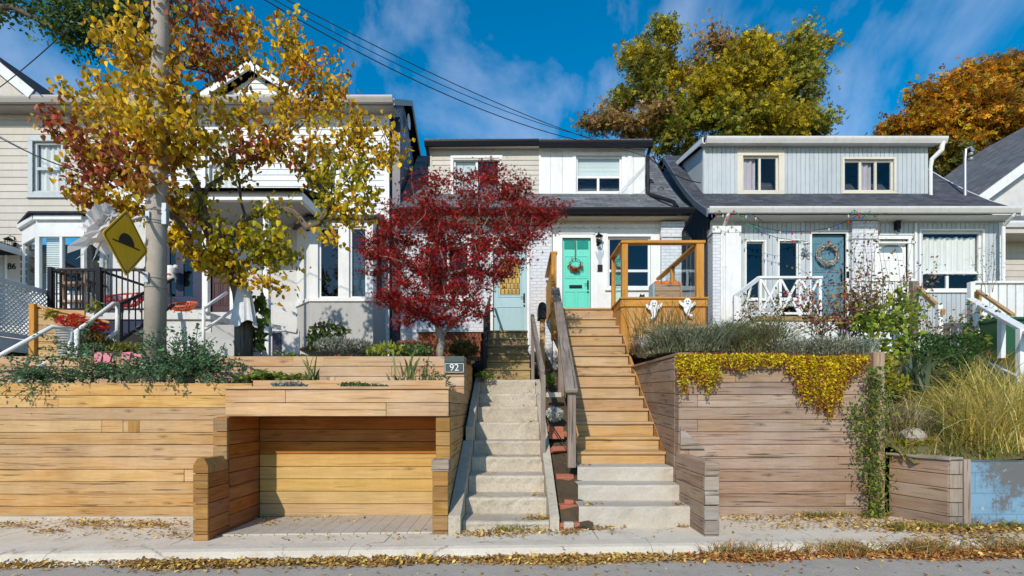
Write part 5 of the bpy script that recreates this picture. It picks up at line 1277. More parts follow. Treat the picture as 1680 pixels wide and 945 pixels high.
def flat_ghost(name, c, w, h, label, cat, face=True, mat='white', stake=True, seed=0):
    out = [(-.10, .5), (.08, .5), (.19, .40), (.21, .22), (.30, .25), (.46, .38), (.50, .30), (.44, .16), (.30, .06), (.22, -.02), (.20, -.18), (.12, -.32), (-.02, -.44), (-.20, -.50), (-.32, -.48), (-.30, -.41), (-.16, -.38), (-.10, -.30), (-.16, -.16), (-.20, -.02), (-.34, .04), (-.46, .16), (-.50, .26), (-.42, .31), (-.30, .2), (-.23, .2), (-.21, .38)]
    t = thing(name, (c[0], c[1], c[2]-h/2), label, cat)
    sgn = -1 if seed else 1
    mb = MB(); mb.prism([(c[0]+sgn*a*w, c[1], c[2]+b*h) for a, b in (out if sgn > 0 else out[::-1])], (0, .012, 0)); mb.build('cutout', M[mat], t)
    if face:
        mb = MB()
        for a, b, r in ((-.07, .33, .035), (.07, .33, .035)): mb.face([(c[0]+a*w+r*w*.9*math.cos(q), c[1]-.003, c[2]+b*h+r*h*1.4*math.sin(q)) for q in [2*math.pi*k/10 for k in range(10)]])
        mb.face([(c[0]+.08*w*math.cos(q), c[1]-.003, c[2]+.22*h+.06*h*math.sin(q)) for q in [math.pi+math.pi*k/8 for k in range(9)]])
        mb.build('face_marks', M['signblk'], t)
    if stake:
        mb = MB(); mb.cyl_z(c[0], c[1]+.02, c[2]-h*.5-.5, c[2]+.1*h, .008, n=6); mb.build('stake', M['galv'], t)
    return t
g1 = P(1073, 508, 9.3); flat_ghost('ghost_cutout', g1, .31, .35, 'smiling white ghost cutout on the left of the orange deck front', 'halloween decoration')
g2 = P(1128, 504, 9.3); flat_ghost('ghost_cutout', g2, .31, .33, 'white ghost cutout at the right of the deck front, facing the other way', 'halloween decoration', True, seed=1)
s = thing('white_figure', P(281, 462, 12.0), 'small white cartoon ghost with orange bow in front of the navy window', 'halloween decoration')
c = P(280, 446, 12.0); mb = MB(); mb.lathe([(0, .16), (.09, .13), (.12, .04), (.08, -.05), (.12, -.12), (.10, -.2), (0, -.22)], c, 14)
for sg_ in (-1, 1): mb.lathe([(0, .05), (.05, .03), (.05, -.03), (0, -.05)], (c[0]+sg_*.12, c[1], c[2]+.12), 10)
mb.build('body', M['white'], s, smooth=True); mb = MB(); mb.box(c[0]-.06, c[0]+.06, c[1]-.13, c[1]-.1, c[2]-.1, c[2]-.06); mb.build('bow', M['orange'], s)
mb = MB(); mb.box(X(330, 12.1), X(341, 12.1), 12.1, 12.14, H(441, 12.1), H(426, 12.1)); o = mb.build('wall_plaque', M['lattice'], None, .01); tag(o, 'small red-brown house plaque on the porch wall right of the navy window', 'plaque')
# ================================================================ 94 deck
s = thing('front_deck', (2.8, 10.5, 1.0), 'orange wooden front deck with glass railing right of the wooden stairs', 'deck')
DZ = 9.4; DL = 2.03; xa, xb = 2.01, 3.57
mb = MB(); batten(mb, xa, xb, .75, DL-.17, DZ+.02, [], .135, .006, .02); mb.build('skirt_boards', M['deck'], s)
mb = MB(); mb.box(xa-.01, xb+.01, DZ-.03, DZ+.01, DL-.165, DL-.03); mb.box(xa-.03, xb+.03, DZ-.06, DZ+.1, DL-.028, DL+.005); mb.build('rim_board', M['deck'], s, .004)
mb = MB(); mb.obox((xa-.02, DZ, DL-.17), (.03, .85, 0), (.035, 0, 0), (0, 0, .17)); 
for i in range(6): mb.box(xa-.005, xa+.015, DZ+.02+i*.135, DZ+.15+i*.135, .75, DL-.171)
mb.build('side_boards', M['deck'], s, .003)
mb = MB()
for i in range(11):
    mb.box(1.985+.0, xb, DZ+.105+i*.245-.0, DZ+.34+i*.245, DL-.03, DL)
mb.build('deck_boards', M['deck'], s, .003)
mb = MB(); mb.box(xb-.02, xb, DZ+.05, 12.1, .75, DL-.031); mb.build('side_boards', M['deck'], s)
RT = H(394, DZ)
for nm, x0, x1, y0, y1 in (('post', 2.02, 2.13, DZ-.0, DZ+.11), ('post', 3.39, 3.53, DZ, DZ+.11), ('post', 2.01, 2.09, 10.3, 10.38)):
    mb = MB(); mb.box(x0, x1, y0, y1, DL+.006, RT-.06); mb.build(nm, M['deck'], s, .005)
mb = MB(); mb.box(2.0, 3.55, DZ-.02, DZ+.13, RT-.055, RT-.005); mb.build('top_rail', M['deck'], s, .004)
mb = MB(); mb.box(1.99, 2.11, DZ+.135, 10.4, RT-.055, RT-.01); mb.build('top_rail', M['deck'], s, .004)
mb = MB(); mb.box(3.40, 3.52, DZ+.135, 12.1, RT-.055, RT-.01); mb.build('top_rail', M['deck'], s, .004)
mb = MB(); mb.box(3.42, 3.50, 11.0, 11.08, DL, RT-.06); mb.build('post', M['deck'], s, .004)
for a, b in (((2.14, DZ+.05), (3.38, DZ+.05)), ((2.05, DZ+.13), (2.05, 10.28)), ((3.46, DZ+.13), (3.46, 11.9))):
    mb = MB(); mb.bar((a[0], a[1], (DL+RT)/2-.02), (b[0], b[1], (DL+RT)/2-.02), .008, RT-DL-.12); mb.build('glass_panel', M['glass_clear'], s)
s = thing('planter_crate', P(1094, 488, 9.9), 'weathered wooden planter crate holding three pumpkins behind the glass rail', 'planter')
ca, cb = X(1071, 9.9), X(1117, 9.9); z0 = 2.10
mb = MB()
for i in range(2): mb.box(ca+.03, cb-.03, 9.86, 9.885, z0+.03+i*.135, z0+.155+i*.135)
for i in range(2): mb.box(ca+.03, cb-.03, 10.10, 10.125, z0+.03+i*.135, z0+.155+i*.135)
mb.build('side_slats', M['timber_grey'], s, .003)
mb = MB(); mb.box(ca-.02, ca+.028, 9.85, 10.13, z0-.06, z0+.31); mb.build('end_panel', M['galv'], s, .004)
mb = MB(); mb.box(cb-.028, cb+.01, 9.85, 10.13, z0-.06, z0+.31); mb.build('end_panel', M['timber_grey'], s, .004)
mb = MB(); mb.box(ca+.03, cb-.03, 9.89, 10.1, z0+.22, z0+.25); mb.build('fill', M['soil'], s)
for i, px in enumerate((1079, 1093, 1108)):
    x, y, z = P(px, 458, 9.98); z = z0+.25; t = thing('pumpkin', (x, y, z), ['leftmost orange pumpkin in the deck crate', 'middle orange pumpkin in the deck crate', 'rightmost orange pumpkin in the deck crate'][i], 'pumpkin', 'pumpkins in the deck crate')
    mb = MB(); n = 24; prof = [(0, .01), (.05, 0), (.078, .03), (.085, .065), (.075, .105), (.045, .13), (.01, .118)]; rows = [[(x+math.cos(a)*r*(1+.09*abs(math.sin(a*4))), y+math.sin(a)*r*(1+.09*abs(math.sin(a*4))), z+q) for a in [2*math.pi*k/n for k in range(n)]] for r, q in prof]
    for a, b in zip(rows[:-1], rows[1:]):
        for k in range(n): mb.face([a[k], a[(k+1) % n], b[(k+1) % n], b[k]])
    mb.build('rind', M['pumpkin'], t, smooth=True); mb = MB(); mb.tube([(x, y, z+.115), (x+.01, y, z+.16)], [.012, .008], 6); mb.build('stem', M['green'], t)
# black cat cutout
c = P(1045, 486, 9.75); mb = MB(); pts = [(-.16, -.06), (-.15, .0), (-.06, .02), (.04, .02), (.07, .09), (.09, .06), (.12, .06), (.14, .09), (.15, .02), (.12, -.02), (.1, -.06)]
mb.prism([(c[0]+a, c[1], DL+.07+b) for a, b in pts], (0, .012, 0)); o = mb.build('cat_cutout', M['black']); tag(o, 'small black cat cutout on the deck behind the railing glass', 'halloween decoration')
# mail box on its post
s = thing('mailbox', P(890, 600, 9.0), 'black rounded mailbox on a wooden post between the two stairs', 'mailbox')
x, y, z = P(889, 517, 9.0)
mb = MB(); mb.prism([(x-.07, y-.15, z-.07), (x+.07, y-.15, z-.07), (x+.07, y-.15, z+.12)]+[(x+.07*math.cos(a), y-.15, z+.12+.08*math.sin(a)) for a in [math.pi*k/8 for k in range(1, 8)]]+[(x-.07, y-.15, z+.12)], (0, .38, 0)); mb.build('box', M['black'], s, .004)
mb = MB(); mb.box(x-.05, x+.05, y-.162, y-.15, z-.04, z+.12); mb.build('door', M['black'], s); mb = MB(); mb.box(x+.071, x+.08, y-.1, y-.06, z+.03, z+.15); mb.build('flag', M['galv'], s)
mb = MB(); mb.box(x-.035, x+.055, y-.04, y+.05, .55, z-.071); mb.build('post', M['tread'], s, .005)
# wreaths
def wreath(c, r, label, kind):
    t = thing('wreath', (c[0], c[1], c[2]-r), label, 'wreath'); rs = np.random.RandomState(int(c[0]*10)); mb = MB()
    if kind == 'twig':
        for k in range(60):
            a0 = rs.rand()*6.28; L = .6+rs.rand(); rr = r*(.8+rs.rand()*.45)
            mb.tube([(c[0]+rr*math.cos(a0+L*i/5)*(1+rs.normal()*.03), c[1]+rs.normal()*.015, c[2]+rr*math.sin(a0+L*i/5)*(1+rs.normal()*.03)) for i in range(6)], .007, 4)
        mb.build('twig_ring', M['wicker'], t)
        n = 160; a = rs.rand(n)*6.28; rr = r*(.75+.5*rs.rand(n)); leaves('foliage', np.stack([c[0]+rr*np.cos(a), c[1]-.03+rs.normal(size=n)*.02, c[2]+rr*np.sin(a)], 1), .06, pal(rs, n, [(.5, .42, .34), (.6, .55, .48), (.3, .2, .14)]), 'lance', M['litter'], t, rs)
        mb = MB(); mb.lathe([(0, .03), (.035, .0), (0, -.03)], (c[0], c[1]-.03, c[2]+r*1.35), 8); mb.build('bow', M['red'], t)
    else:
        mb.tube([(c[0]+r*math.cos(a), c[1], c[2]+r*math.sin(a)) for a in [2*math.pi*k/30 for k in range(31)]], .007, 5); mb.build('hoop', M['black'], t)
        mb = MB(); mb.box(c[0]-.012, c[0]+.012, c[1]+.01, c[1]+.014, c[2]+r, c[2]+r+.46); mb.build('ribbon', M['lattice'], t)
        n = 190; a = -math.pi/2+rs.normal(size=n)*.75; rr = r*(1+.18*rs.normal(size=n)); leaves('leaf_spray', np.stack([c[0]+rr*np.cos(a)*1.15, c[1]-.02+rs.normal(size=n)*.02, c[2]+rr*np.sin(a)], 1), .05, pal(rs, n, [(.5, .05, .03), (.6, .2, .05), (.3, .03, .03)]), 'star', M['leaf'], t, rs)
wreath((X(944, YF-.03), YF-.03, H(434, YF)), .13, 'hoop wreath of red autumn leaves hanging on the mint green door', 'hoop')
wreath((X(1358, YF-.02), YF-.02, H(418, YF)), .22, 'round pale twig wreath hanging on the teal door', 'twig')
# wall lanterns
def lantern(c, label, mat='black', s=1):
    t = thing('wall_lantern', (c[0], c[1], c[2]-.15*s), label, 'wall lantern'); mb = MB()
    mb.lathe([(0, .15*s), (.02*s, .13*s), (.10*s, .07*s), (.085*s, .06*s)], c, 10); mb.lathe([(.06*s, -.10*s), (.035*s, -.13*s), (0, -.14*s)], c, 10)
    for k in range(6): a = k*math.pi/3; mb.tube([(c[0]+.08*s*math.cos(a), c[1]+.08*s*math.sin(a), c[2]+.06*s), (c[0]+.055*s*math.cos(a), c[1]+.055*s*math.sin(a), c[2]-.11*s)], .006, 4)
    mb.tube([(c[0], c[1]+.17, c[2]-.05), (c[0], c[1]+.14, c[2]+.18*s), (c[0], c[1]+.02, c[2]+.17*s)], .012, 6); mb.box(c[0]-.04, c[0]+.04, c[1]+.15, c[1]+.17, c[2]-.12, c[2]+.05)
    mb.build('frame', M[mat], t); mb = MB(); mb.lathe([(.05*s, -.1*s), (.072*s, .055*s)], c, 10); mb.build('glass_shade', M['glass'], t)
    return t
lantern((X(14, YF-.17), YF-.17, H(398, YF-.17)), 'black lantern on the beige wall above the number 86')
lantern((X(983, YF-.17), YF-.17, H(392, YF-.17)), 'black domed lantern on the white wall right of the mint green door', 'black', .95)
lantern((X(1323, YF-.17), YF-.17, H(404, YF-.17)), 'white lantern between the narrow windows and the teal door', 'white2', .8)
mb = MB(); c = (X(1474, YF-.1), YF-.1, H(372, YF)); mb.box(c[0]-.05, c[0]+.05, c[1]-.02, c[1]+.1, c[2]-.09, c[2]+.12); mb.bar((c[0]+.04, c[1]-.03, c[2]+.12), (c[0]+.16, c[1]-.06, c[2]+.15), .03, .03); mb.bar((c[0], c[1], c[2]-.08), (c[0]-.02, c[1]-.03, c[2]-.16), .05, .04)
o = mb.build('wall_lamp', M['black'], None, .005); tag(o, 'boxy black flood lamp above the white arched-light door', 'wall lamp')
c = (X(984, YF-.04), YF-.04, H(425, YF)); t = flat_ghost('skeleton_cutout', c, .2, .62, 'thin silvery skeleton cutout hanging under the lantern beside the mint door', 'halloween decoration', False, 'galv', False)
mb = MB(); mb.box(X(980, YF), X(988, YF), YF-.05, YF-.02, H(446, YF), H(435, YF)); o = mb.build('doorbell', M['black'], None, .004); tag(o, 'black video doorbell beside the mint green door frame', 'doorbell')
# ================================================================ 96 porch
s = thing('white_porch', (X(1280, 11), 11, 1.2), 'small white porch with crossed X railings in front of the teal door', 'porch')
PZ = 10.9; xa, xb = X(1247, PZ), X(1345, PZ); zt, zb = H(456, PZ), H(514, PZ)
mb = MB(); mb.box(xa-.3, xb+.4, PZ-.02, YF-.27, 1.86, 1.96); mb.build('deck_edge', M['oldstep'], s, .004)
mb = MB(); batten(mb, xa-.3, xb+.4, 1.0, 1.855, PZ+.03, [], .14, .01); mb.build('skirt', M['white'], s)
mb = MB(); mb.box(xa-.04, xb+.04, PZ-.05, PZ+.06, zt-.02, zt+.03); mb.build('top_rail', M['white'], s, .004)
mb = MB(); mb.box(xa, xb, PZ-.02, PZ+.03, zb-.03, zb+.02); mb.build('bottom_rail', M['white'], s, .004)
xs = [xa, xa+(xb-xa)*.33, xa+(xb-xa)*.66, xb]
for x_ in xs: mb = MB(); mb.box(x_-.03, x_+.03, PZ-.03, PZ+.035, 1.965, zt-.021); mb.build('post', M['white'], s, .004)
for a, b in zip(xs[:-1], xs[1:]):
    for s_ in (0, 1):
        mb = MB(); mb.bar((a+.03, PZ+.003*s_, zb+.03 if s_ else zt-.04), (b-.03, PZ+.003*s_, zt-.04 if s_ else zb+.03), .03, .045); mb.build('cross_brace', M['white'], s)
mb = MB(); mb.bar((xa-.02, PZ, zt), (X(1205, 10.2), 10.2, H(487, 10.2)), .05, .08); mb.bar((xa-.02, PZ, zb), (X(1205, 10.2), 10.2, H(535, 10.2)), .04, .06); mb.bar((X(1206, 10.2), 10.2, H(486, 10.2)), (X(1206, 10.2), 10.2, .9), .07, .07, up=(0, 1, 0))
for q in (.33, .66):
    a = Vector((xa-.02, PZ, zt)).lerp(Vector((X(1205, 10.2), 10.2, H(487, 10.2))), q); b = Vector((xa-.02, PZ, zb)).lerp(Vector((X(1205, 10.2), 10.2, H(535, 10.2))), 1-q); mb.bar(tuple(a), tuple(b), .03, .04)
mb.build('stair_rail', M['white'], s)
for lab, px, kind in (('dark planter pot standing behind the white X railing, left one', 1288, 0), ('dark planter pot standing behind the white X railing, right one', 1312, 1)):
    x, y, z = P(px, 512, 11.4); mb = MB(); mb.lathe([(0, 0), (.13, 0), (.17, .24), (.19, .24), (.19, .28), (.15, .28), (.14, .22), (0, .22)], (x, y, 1.96), 16); o = mb.build('plant_pot', M['black'], None, smooth=True); tag(o, lab, 'plant pot')
s = thing('balustrade', (X(1450, 11), 11, 1.9), 'white picket balustrade in front of the white arched-light door, half hidden by roses', 'railing')
xa, xb = X(1405, 11), X(1500, 11); zt = H(458, 11)
mb = MB(); mb.box(xa, xb, 10.97, 11.05, zt-.05, zt); mb.build('top_rail', M['white'], s, .003); mb = MB(); mb.box(xa, xb, 10.98, 11.03, 1.98, 2.03); mb.build('bottom_rail', M['white'], s)
x = xa+.05
while x < xb: mb = MB(); mb.box(x, x+.04, 10.99, 11.02, 2.031, zt-.051); mb.build('baluster', M['white'], s); x += .13
mb = MB(); mb.box(xa-.2, X(1500, 11)+.1, 10.95, YF-.27, 1.84, 1.94); mb.build('porch_floor', M['oldstep'], s)
mb = MB(); mb.box(xa-.2, X(1500, 11)+.1, 10.98, 11.02, 1.0, 1.839); mb.build('porch_skirt', M['white'], s)
# weathered pergola post and rail of the 98 steps
s = thing('stair_railing', P(1495, 545, 9.6), 'dark weathered wooden post with a brown sloping handrail below the big curtained window', 'railing')
mb = MB(); mb.bar(P(1499, 462, 10.2), P(1499, 560, 10.2), .12, .12, up=(0, 1, 0)); mb.build('post', M['post'], s, .005)
mb = MB(); mb.bar(P(1505, 472, 10.2), P(1548, 513, 8.8), .05, .09); mb.build('handrail', M['tread'], s); mb = MB(); mb.bar(P(1540, 500, 8.9), P(1542, 575, 8.9), .08, .08, up=(0, 1, 0)); mb.build('post', M['white'], s, .004)
# right fence, white stair rails, bin
s = thing('picket_fence', (X(1640, 11), 11, 1.3), 'white board fence with dark gaps above the right stair', 'fence')
xa = X(1597, 11); xb = 12.2; zt = H(463, 11)
mb = MB(); mb.box(xa, xb, 10.95, 11.07, zt-.03, zt+.02); mb.build('cap_rail', M['white'], s, .004)
mb = MB(); x = xa
while x < xb: mb.box(x, x+.155, 11.0, 11.03, H(545, 11), zt-.031); x += .185
mb.build('pickets', M['white'], s, .003)
mb = MB(); mb.box(xa, xb, 11.04, 11.08, 1.95, 2.03); mb.build('rail', M['white'], s)
mb = MB(); mb.box(xa-.1, xa-.0, 10.95, 11.05, 1.0, zt); mb.build('post', M['white'], s, .004)
s = thing('white_handrail', P(1600, 600, 8.2), 'white wooden stair handrail dropping to the right edge beside the green bin', 'handrail')
a, b = P(1592, 491, 9.6), P(1700, 552, 7.0)
mb = MB(); mb.bar(a, b, .12, .05); mb.build('cap_rail', M['white'], s, .004)
mb = MB(); mb.bar(P(1594, 585, 9.2), P(1672, 625, 7.0), .05, .12); mb.build('stringer', M['white'], s, .004)
for px, py, qy, Z in ((1592, 496, 550, 9.5), (1602, 500, 552, 9.1), (1643, 524, 588, 8.1), (1674, 540, 632, 7.3)):
    mb = MB(); mb.bar(P(px, py, Z), P(px, qy, Z), .075, .075, up=(0, 1, 0)); mb.build('post', M['white'], s, .004)
s = thing('handrail', P(1640, 545, 9.4), 'raw brown wooden handrail just above the white one at the right stair', 'handrail')
mb = MB(); mb.bar(P(1604, 477, 10.4), P(1662, 517, 8.8), .06, .05); mb.build('rail', M['tread'], s, .003); mb = MB(); mb.bar(P(1604, 478, 10.4), P(1604, 545, 10.4), .08, .08, up=(0, 1, 0)); mb.build('post', M['tread'], s, .003)
s = thing('garden_steps', P(1625, 595, 8.8), 'weathered brown plank steps behind the white handrail on the right slope', 'steps')
for i, (py, Z) in enumerate(((592, 8.6), (575, 9.2), (560, 9.8), (546, 10.4))):
    mb = MB(); x0 = X(1597, Z); z = H(py, Z); mb.box(x0, x0+1.1, Z, Z+.3, z-.04, z); mb.box(x0, x0+1.1, Z+.02, Z+.05, z-.18, z-.041); mb.build('step', M['oldstep'], s, .004)
s = thing('wheelie_bin', P(1667, 587, 8.6), 'dark green wheeled bin behind the white handrail at the right edge', 'bin')
x0, x1 = X(1648, 8.6), X(1648, 8.6)+.55; z0, z1 = H(588, 8.6), H(526, 8.6)
mb = MB(); mb.prism([(x0+.04, 8.6, z0), (x1-.04, 8.6, z0), (x1, 8.6, z1), (x0, 8.6, z1)], (0, .55, 0)); mb.build('body', M['green'], s, .02)
mb = MB(); mb.box(x0-.02, x1+.02, 8.56, 9.18, z1+.003, z1+.06); mb.build('lid', M['green'], s, .015)
for xx in (x0+.02, x1-.08): mb = MB(); mb.tube([(xx, 9.1, z0+.08), (xx+.06, 9.1, z0+.08)], .09, 14); mb.build('wheel', M['black'], s)
# pot at the deck foot
mb = MB(); c = P(1056, 572, 8.9); mb.lathe([(0, 0), (.12, 0), (.15, .08), (.16, .22), (.175, .25), (.16, .25), (.14, .2), (0, .2)], (c[0], c[1], H(575, 8.9)), 20); o = mb.build('plant_pot', M['stucco'], None, smooth=True); tag(o, 'white glazed pot at the foot of the orange deck by the grey wall', 'plant pot')
# string lights
s = thing('string_lights', P(1300, 380, 11.6), 'strand of coloured bulbs looped under the white gutter of the blue-grey house', 'string lights')
rs = np.random.RandomState(3); bc = [solid('bulb_red', (.5, .03, .03), .2), solid('bulb_green', (.03, .3, .12), .2), solid('bulb_blue', (.05, .1, .4), .2), solid('bulb_white', (.6, .55, .45), .2)]
strands = [[(1168, 352), (1180, 345), (1192, 358), (1204, 345), (1218, 356), (1230, 350), (1250, 362)], [(1228, 366), (1255, 374), (1280, 379), (1300, 380), (1330, 379), (1360, 374), (1392, 362), (1412, 350)], [(1235, 372), (1250, 382), (1275, 390), (1300, 394), (1325, 396)], [(1392, 352), (1402, 344), (1415, 357), (1428, 346)]]
for st in strands:
    pts = [P(a, b, 11.58) for a, b in st]; mb = MB(); mb.tube(pts, .006, 4); mb.build('wire', M['cable'], s)
    for p, q in zip(pts[:-1], pts[1:]):
        for t in (.0, .5):
            c_ = Vector(p).lerp(Vector(q), t); mb = MB(); mb.lathe([(0, 0), (.012, -.01), (.018, -.045), (.006, -.075), (0, -.078)], tuple(c_), 6); mb.build('bulb', bc[rs.randint(4)], s)
# ================================================================ TREES
YEL = [(.78, .48, .03), (.64, .36, .02), (.52, .38, .03), (.82, .56, .07), (.60, .28, .03)]; GRN = [(.42, .38, .03), (.28, .29, .03), (.60, .47, .04)]; ORA = [(.52, .20, .03), (.60, .32, .04), (.40, .13, .03)]; RED = [(.42, .07, .035), (.33, .09, .04), (.45, .16, .08), (.25, .04, .03)]
def canopy(blobs, rs, per=1.0):
    """blobs: px,py,rx,ry,Z,rz,n,palette -> branch tips and palette per tip"""
    T = []; C = []
    for (px, py, rx, ry, Z, rz, n, pl) in blobs:
        c = P(px, py, Z); k = Z/F0; q = ell(rs, int(n*per), c, (rx*k, rz, ry*k), .25); T.append(q); C += [pl]*len(q)
    return np.concatenate(T), C
rs = np.random.RandomState(11); random.seed(3)
B1 = [(150,240,22,22,6.9,.2,5,YEL),(118,135,22,12,7.0,.15,4,YEL),(128,165,18,18,7.0,.15,4,YEL),(95,205,30,22,7.0,.2,14,RED),(150,235,40,26,6.9,.3,15,RED),(185,130,38,32,6.9,.3,16,YEL),(220,80,45,36,6.3,.5,20,YEL),(190,60,30,20,6.9,.3,8,YEL),
(265,60,50,40,6.2,.5,18,YEL),(300,20,50,26,6.6,.6,11,RED),(365,25,42,32,7.3,.4,17,RED),(350,70,44,34,7.3,.4,18,ORA),(310,60,40,40,6.9,.4,10,ORA),(335,110,30,20,7.3,.4,4,RED),(440,70,48,42,7.4,.5,20,YEL),(500,70,46,44,7.4,.5,19,YEL),(535,120,46,40,7.4,.5,19,ORA),(470,130,60,44,7.4,.5,23,YEL),
(560,140,32,36,7.3,.4,9,YEL),(600,210,42,30,7.4,.4,17,YEL),(642,235,26,40,7.4,.3,12,YEL),(600,265,40,22,7.5,.4,11,GRN),(540,215,56,34,7.4,.5,19,YEL),(455,205,60,40,7.2,.5,22,YEL),(380,180,60,34,7.2,.5,19,YEL),(300,185,55,36,6.5,.6,20,YEL),
(235,170,52,40,6.1,.5,22,YEL),(180,190,45,30,6.8,.4,16,YEL),(275,225,55,30,6.1,.5,19,YEL),(205,245,60,30,6.2,.4,16,RED),(245,235,50,28,6.1,.4,10,ORA),(160,262,50,26,6.8,.3,17,RED),(200,290,55,22,6.8,.3,13,RED),(150,315,40,22,6.7,.3,11,ORA),(195,330,40,20,6.7,.3,10,YEL),(120,300,18,26,6.8,.2,5,RED),
(330,240,50,30,7.0,.5,14,ORA),(420,235,50,22,7.1,.5,8,RED),(480,240,60,16,7.2,.4,12,RED),(300,310,42,26,7.0,.4,14,GRN),(285,375,34,32,6.9,.4,18,YEL),(330,405,42,26,7.0,.4,16,YEL),(300,340,35,20,7.0,.3,6,RED),(400,385,42,34,7.0,.5,19,GRN),(440,400,46,34,7.1,.5,19,GRN),(465,355,34,34,7.3,.4,10,GRN),
(370,440,34,20,7.1,.3,10,YEL),(455,462,22,14,7.1,.2,6,YEL),(470,420,22,18,7.2,.2,6,GRN),(550,290,38,26,7.4,.4,13,GRN),(590,310,26,24,7.4,.3,9,GRN),(590,345,28,22,7.4,.3,8,YEL),(555,345,26,16,7.4,.3,6,GRN),(520,270,40,26,7.3,.4,10,GRN),(410,290,36,24,7.3,.5,6,GRN),(255,130,40,30,6.1,.4,10,ORA),(245,290,40,20,6.05,.25,8,ORA),(250,200,30,40,5.95,.2,8,YEL),(545,385,26,8,7.2,.2,4,YEL),(240,275,40,24,6.9,.3,9,YEL)]
tips, tp = canopy(B1, rs, 1.0)
base = P(400, 592, 7.5)
trunk = [base, P(400, 560, 7.5), P(400, 530, 7.5), P(399, 500, 7.48), P(396, 478, 7.45)]
T = Tree((trunk, 1), rs)
limbs = [P(352, 400, 7.2), P(395, 330, 7.4), P(440, 345, 7.5), P(505, 375, 7.3), P(330, 330, 7.0), P(300, 260, 6.9), P(385, 240, 7.3), P(430, 240, 7.5), P(545, 330, 7.4), P(600, 270, 7.5), P(230, 270, 6.9), P(480, 150, 7.5), P(350, 120, 7.3), P(260, 130, 6.9)]
T.grow(limbs, .22, .03); T.ends = []
T.grow([tuple(t) for t in tips], .16, .05)
T.radii(.0046, 2.1, .125)
s = thing('yellow_tree', base, 'large heart-leaved tree turning yellow, green and rusty red in front of the white house', 'tree')
mb = MB(); T.mesh(mb, 12); mb.build('trunk', M['bark'], s, smooth=True)
LP = []; LC = []
for t_, e in zip(tips[np.argsort([np.linalg.norm(np.array(t)-T.pos[T.free]) for t in tips])], T.ends): pass
order = sorted(range(len(tips)), key=lambda i: np.linalg.norm(tips[i]-T.pos[T.free]))
for oi, e in zip(order, T.ends):
    pl = tp[oi]; n = 10+rs.randint(9); a = T.pos[e]; b = T.pos[T.par[e]]; c_ = T.pos[T.par[T.par[e]]] if T.par[T.par[e]] >= 0 else b
    for k in range(n):
        u_ = rs.rand()*1.9; q = (a+(b-a)*u_) if u_ < 1 else (b+(c_-b)*(u_-1)); LP.append(q+rs.normal(size=3)*np.array([.085, .085, .07])); LC.append(pal(rs, 1, pl)[0] if rs.rand() < .8 else pal(rs, 1, YEL+GRN)[0])
leaves('crown', LP, .064, np.array(LC), 'heart', M['leaf'], s, rs, hang=.75, up=.2)
# ---- red japanese maple
RM = [(.32, .011, .017), (.22, .008, .013), (.42, .018, .02), (.10, .005, .010), (.50, .06, .03)]
B2 = [(690,300,26,26,7.9,.25,9,RM),(640,330,0,0,7.9,.0,0,RM),(675,340,46,22,7.7,.4,18,RM),(720,300,30,18,8.0,.3,9,RM),(760,285,24,14,8.1,.3,8,RM),(808,275,12,14,8.1,.15,6,RM),(830,300,38,22,8.1,.4,16,RM),(790,315,42,26,8.0,.4,20,RM),(850,320,36,18,8.1,.4,16,RM),(890,345,36,16,8.0,.4,16,RM),(912,340,14,10,8.0,.2,5,RM),
(740,345,62,26,7.8,.5,28,RM),(820,350,60,24,7.9,.5,30,RM),(680,375,56,22,7.6,.5,24,RM),(640,400,42,20,7.5,.4,18,RM),(612,425,26,22,7.5,.3,12,RM),(655,430,50,20,7.5,.5,22,RM),(745,385,60,24,7.6,.6,30,RM),(825,385,56,22,7.7,.5,27,RM),(880,375,26,20,7.9,.4,11,RM),(850,415,30,20,7.7,.4,12,RM),(790,425,50,24,7.5,.5,24,RM),
(720,430,52,24,7.5,.6,24,RM),(665,470,50,18,7.4,.5,20,RM),(625,490,28,14,7.4,.3,9,RM),(690,500,50,16,7.3,.5,20,RM),(750,480,46,20,7.3,.5,20,RM),(775,505,32,16,7.3,.4,11,RM),(800,460,36,18,7.5,.4,13,RM),(670,520,24,10,7.4,.3,6,RM),(600,395,14,18,7.5,.2,5,RM),(740,522,40,10,7.3,.4,9,RM),(700,400,40,20,8.1,.5,10,RM),(770,400,40,30,8.2,.5,12,RM),(835,440,18,12,7.6,.2,5,RM)]
tips2, _ = canopy(B2, rs, 1.15)
# flatten the tips into layered sprays
b2 = P(722, 592, 7.6); T2 = Tree(([b2, P(722, 575, 7.6), P(724, 560, 7.6)], 1), rs)
T2.grow([P(715, 520, 7.5), P(740, 500, 7.6), P(700, 460, 7.5), P(735, 450, 7.7), P(765, 440, 7.7), P(720, 400, 7.7), P(790, 390, 7.8), P(670, 420, 7.5), P(755, 350, 7.9), P(705, 350, 7.8)], .2, .03); T2.ends = []
T2.grow([tuple(t) for t in tips2], .15, .06); T2.radii(.0032, 2.2, .058)
s = thing('red_maple', b2, 'small deep crimson Japanese maple with pale trunks in the upper terrace bed', 'tree')
mb = MB(); T2.mesh(mb, 10); mb.build('trunk', M['bark_lt'], s, smooth=True)
LP = []
for e in T2.ends:
    if rs.rand() < .06: continue
    a = T2.pos[e]; b = T2.pos[T2.par[e]]; n = 34+rs.randint(16)
    u_ = rs.rand(n, 1)*1.6; LP.append(a+(b-a)*u_+rs.normal(size=(n, 3))*np.array([.085, .085, .030]))
LP = np.concatenate(LP)
lc = pal(rs, len(LP), RM, [4, 4, 3, 2, 1])
leaves('crown', LP, .052, lc, 'star', M['leaf'], s, rs, hang=.25, up=.5)
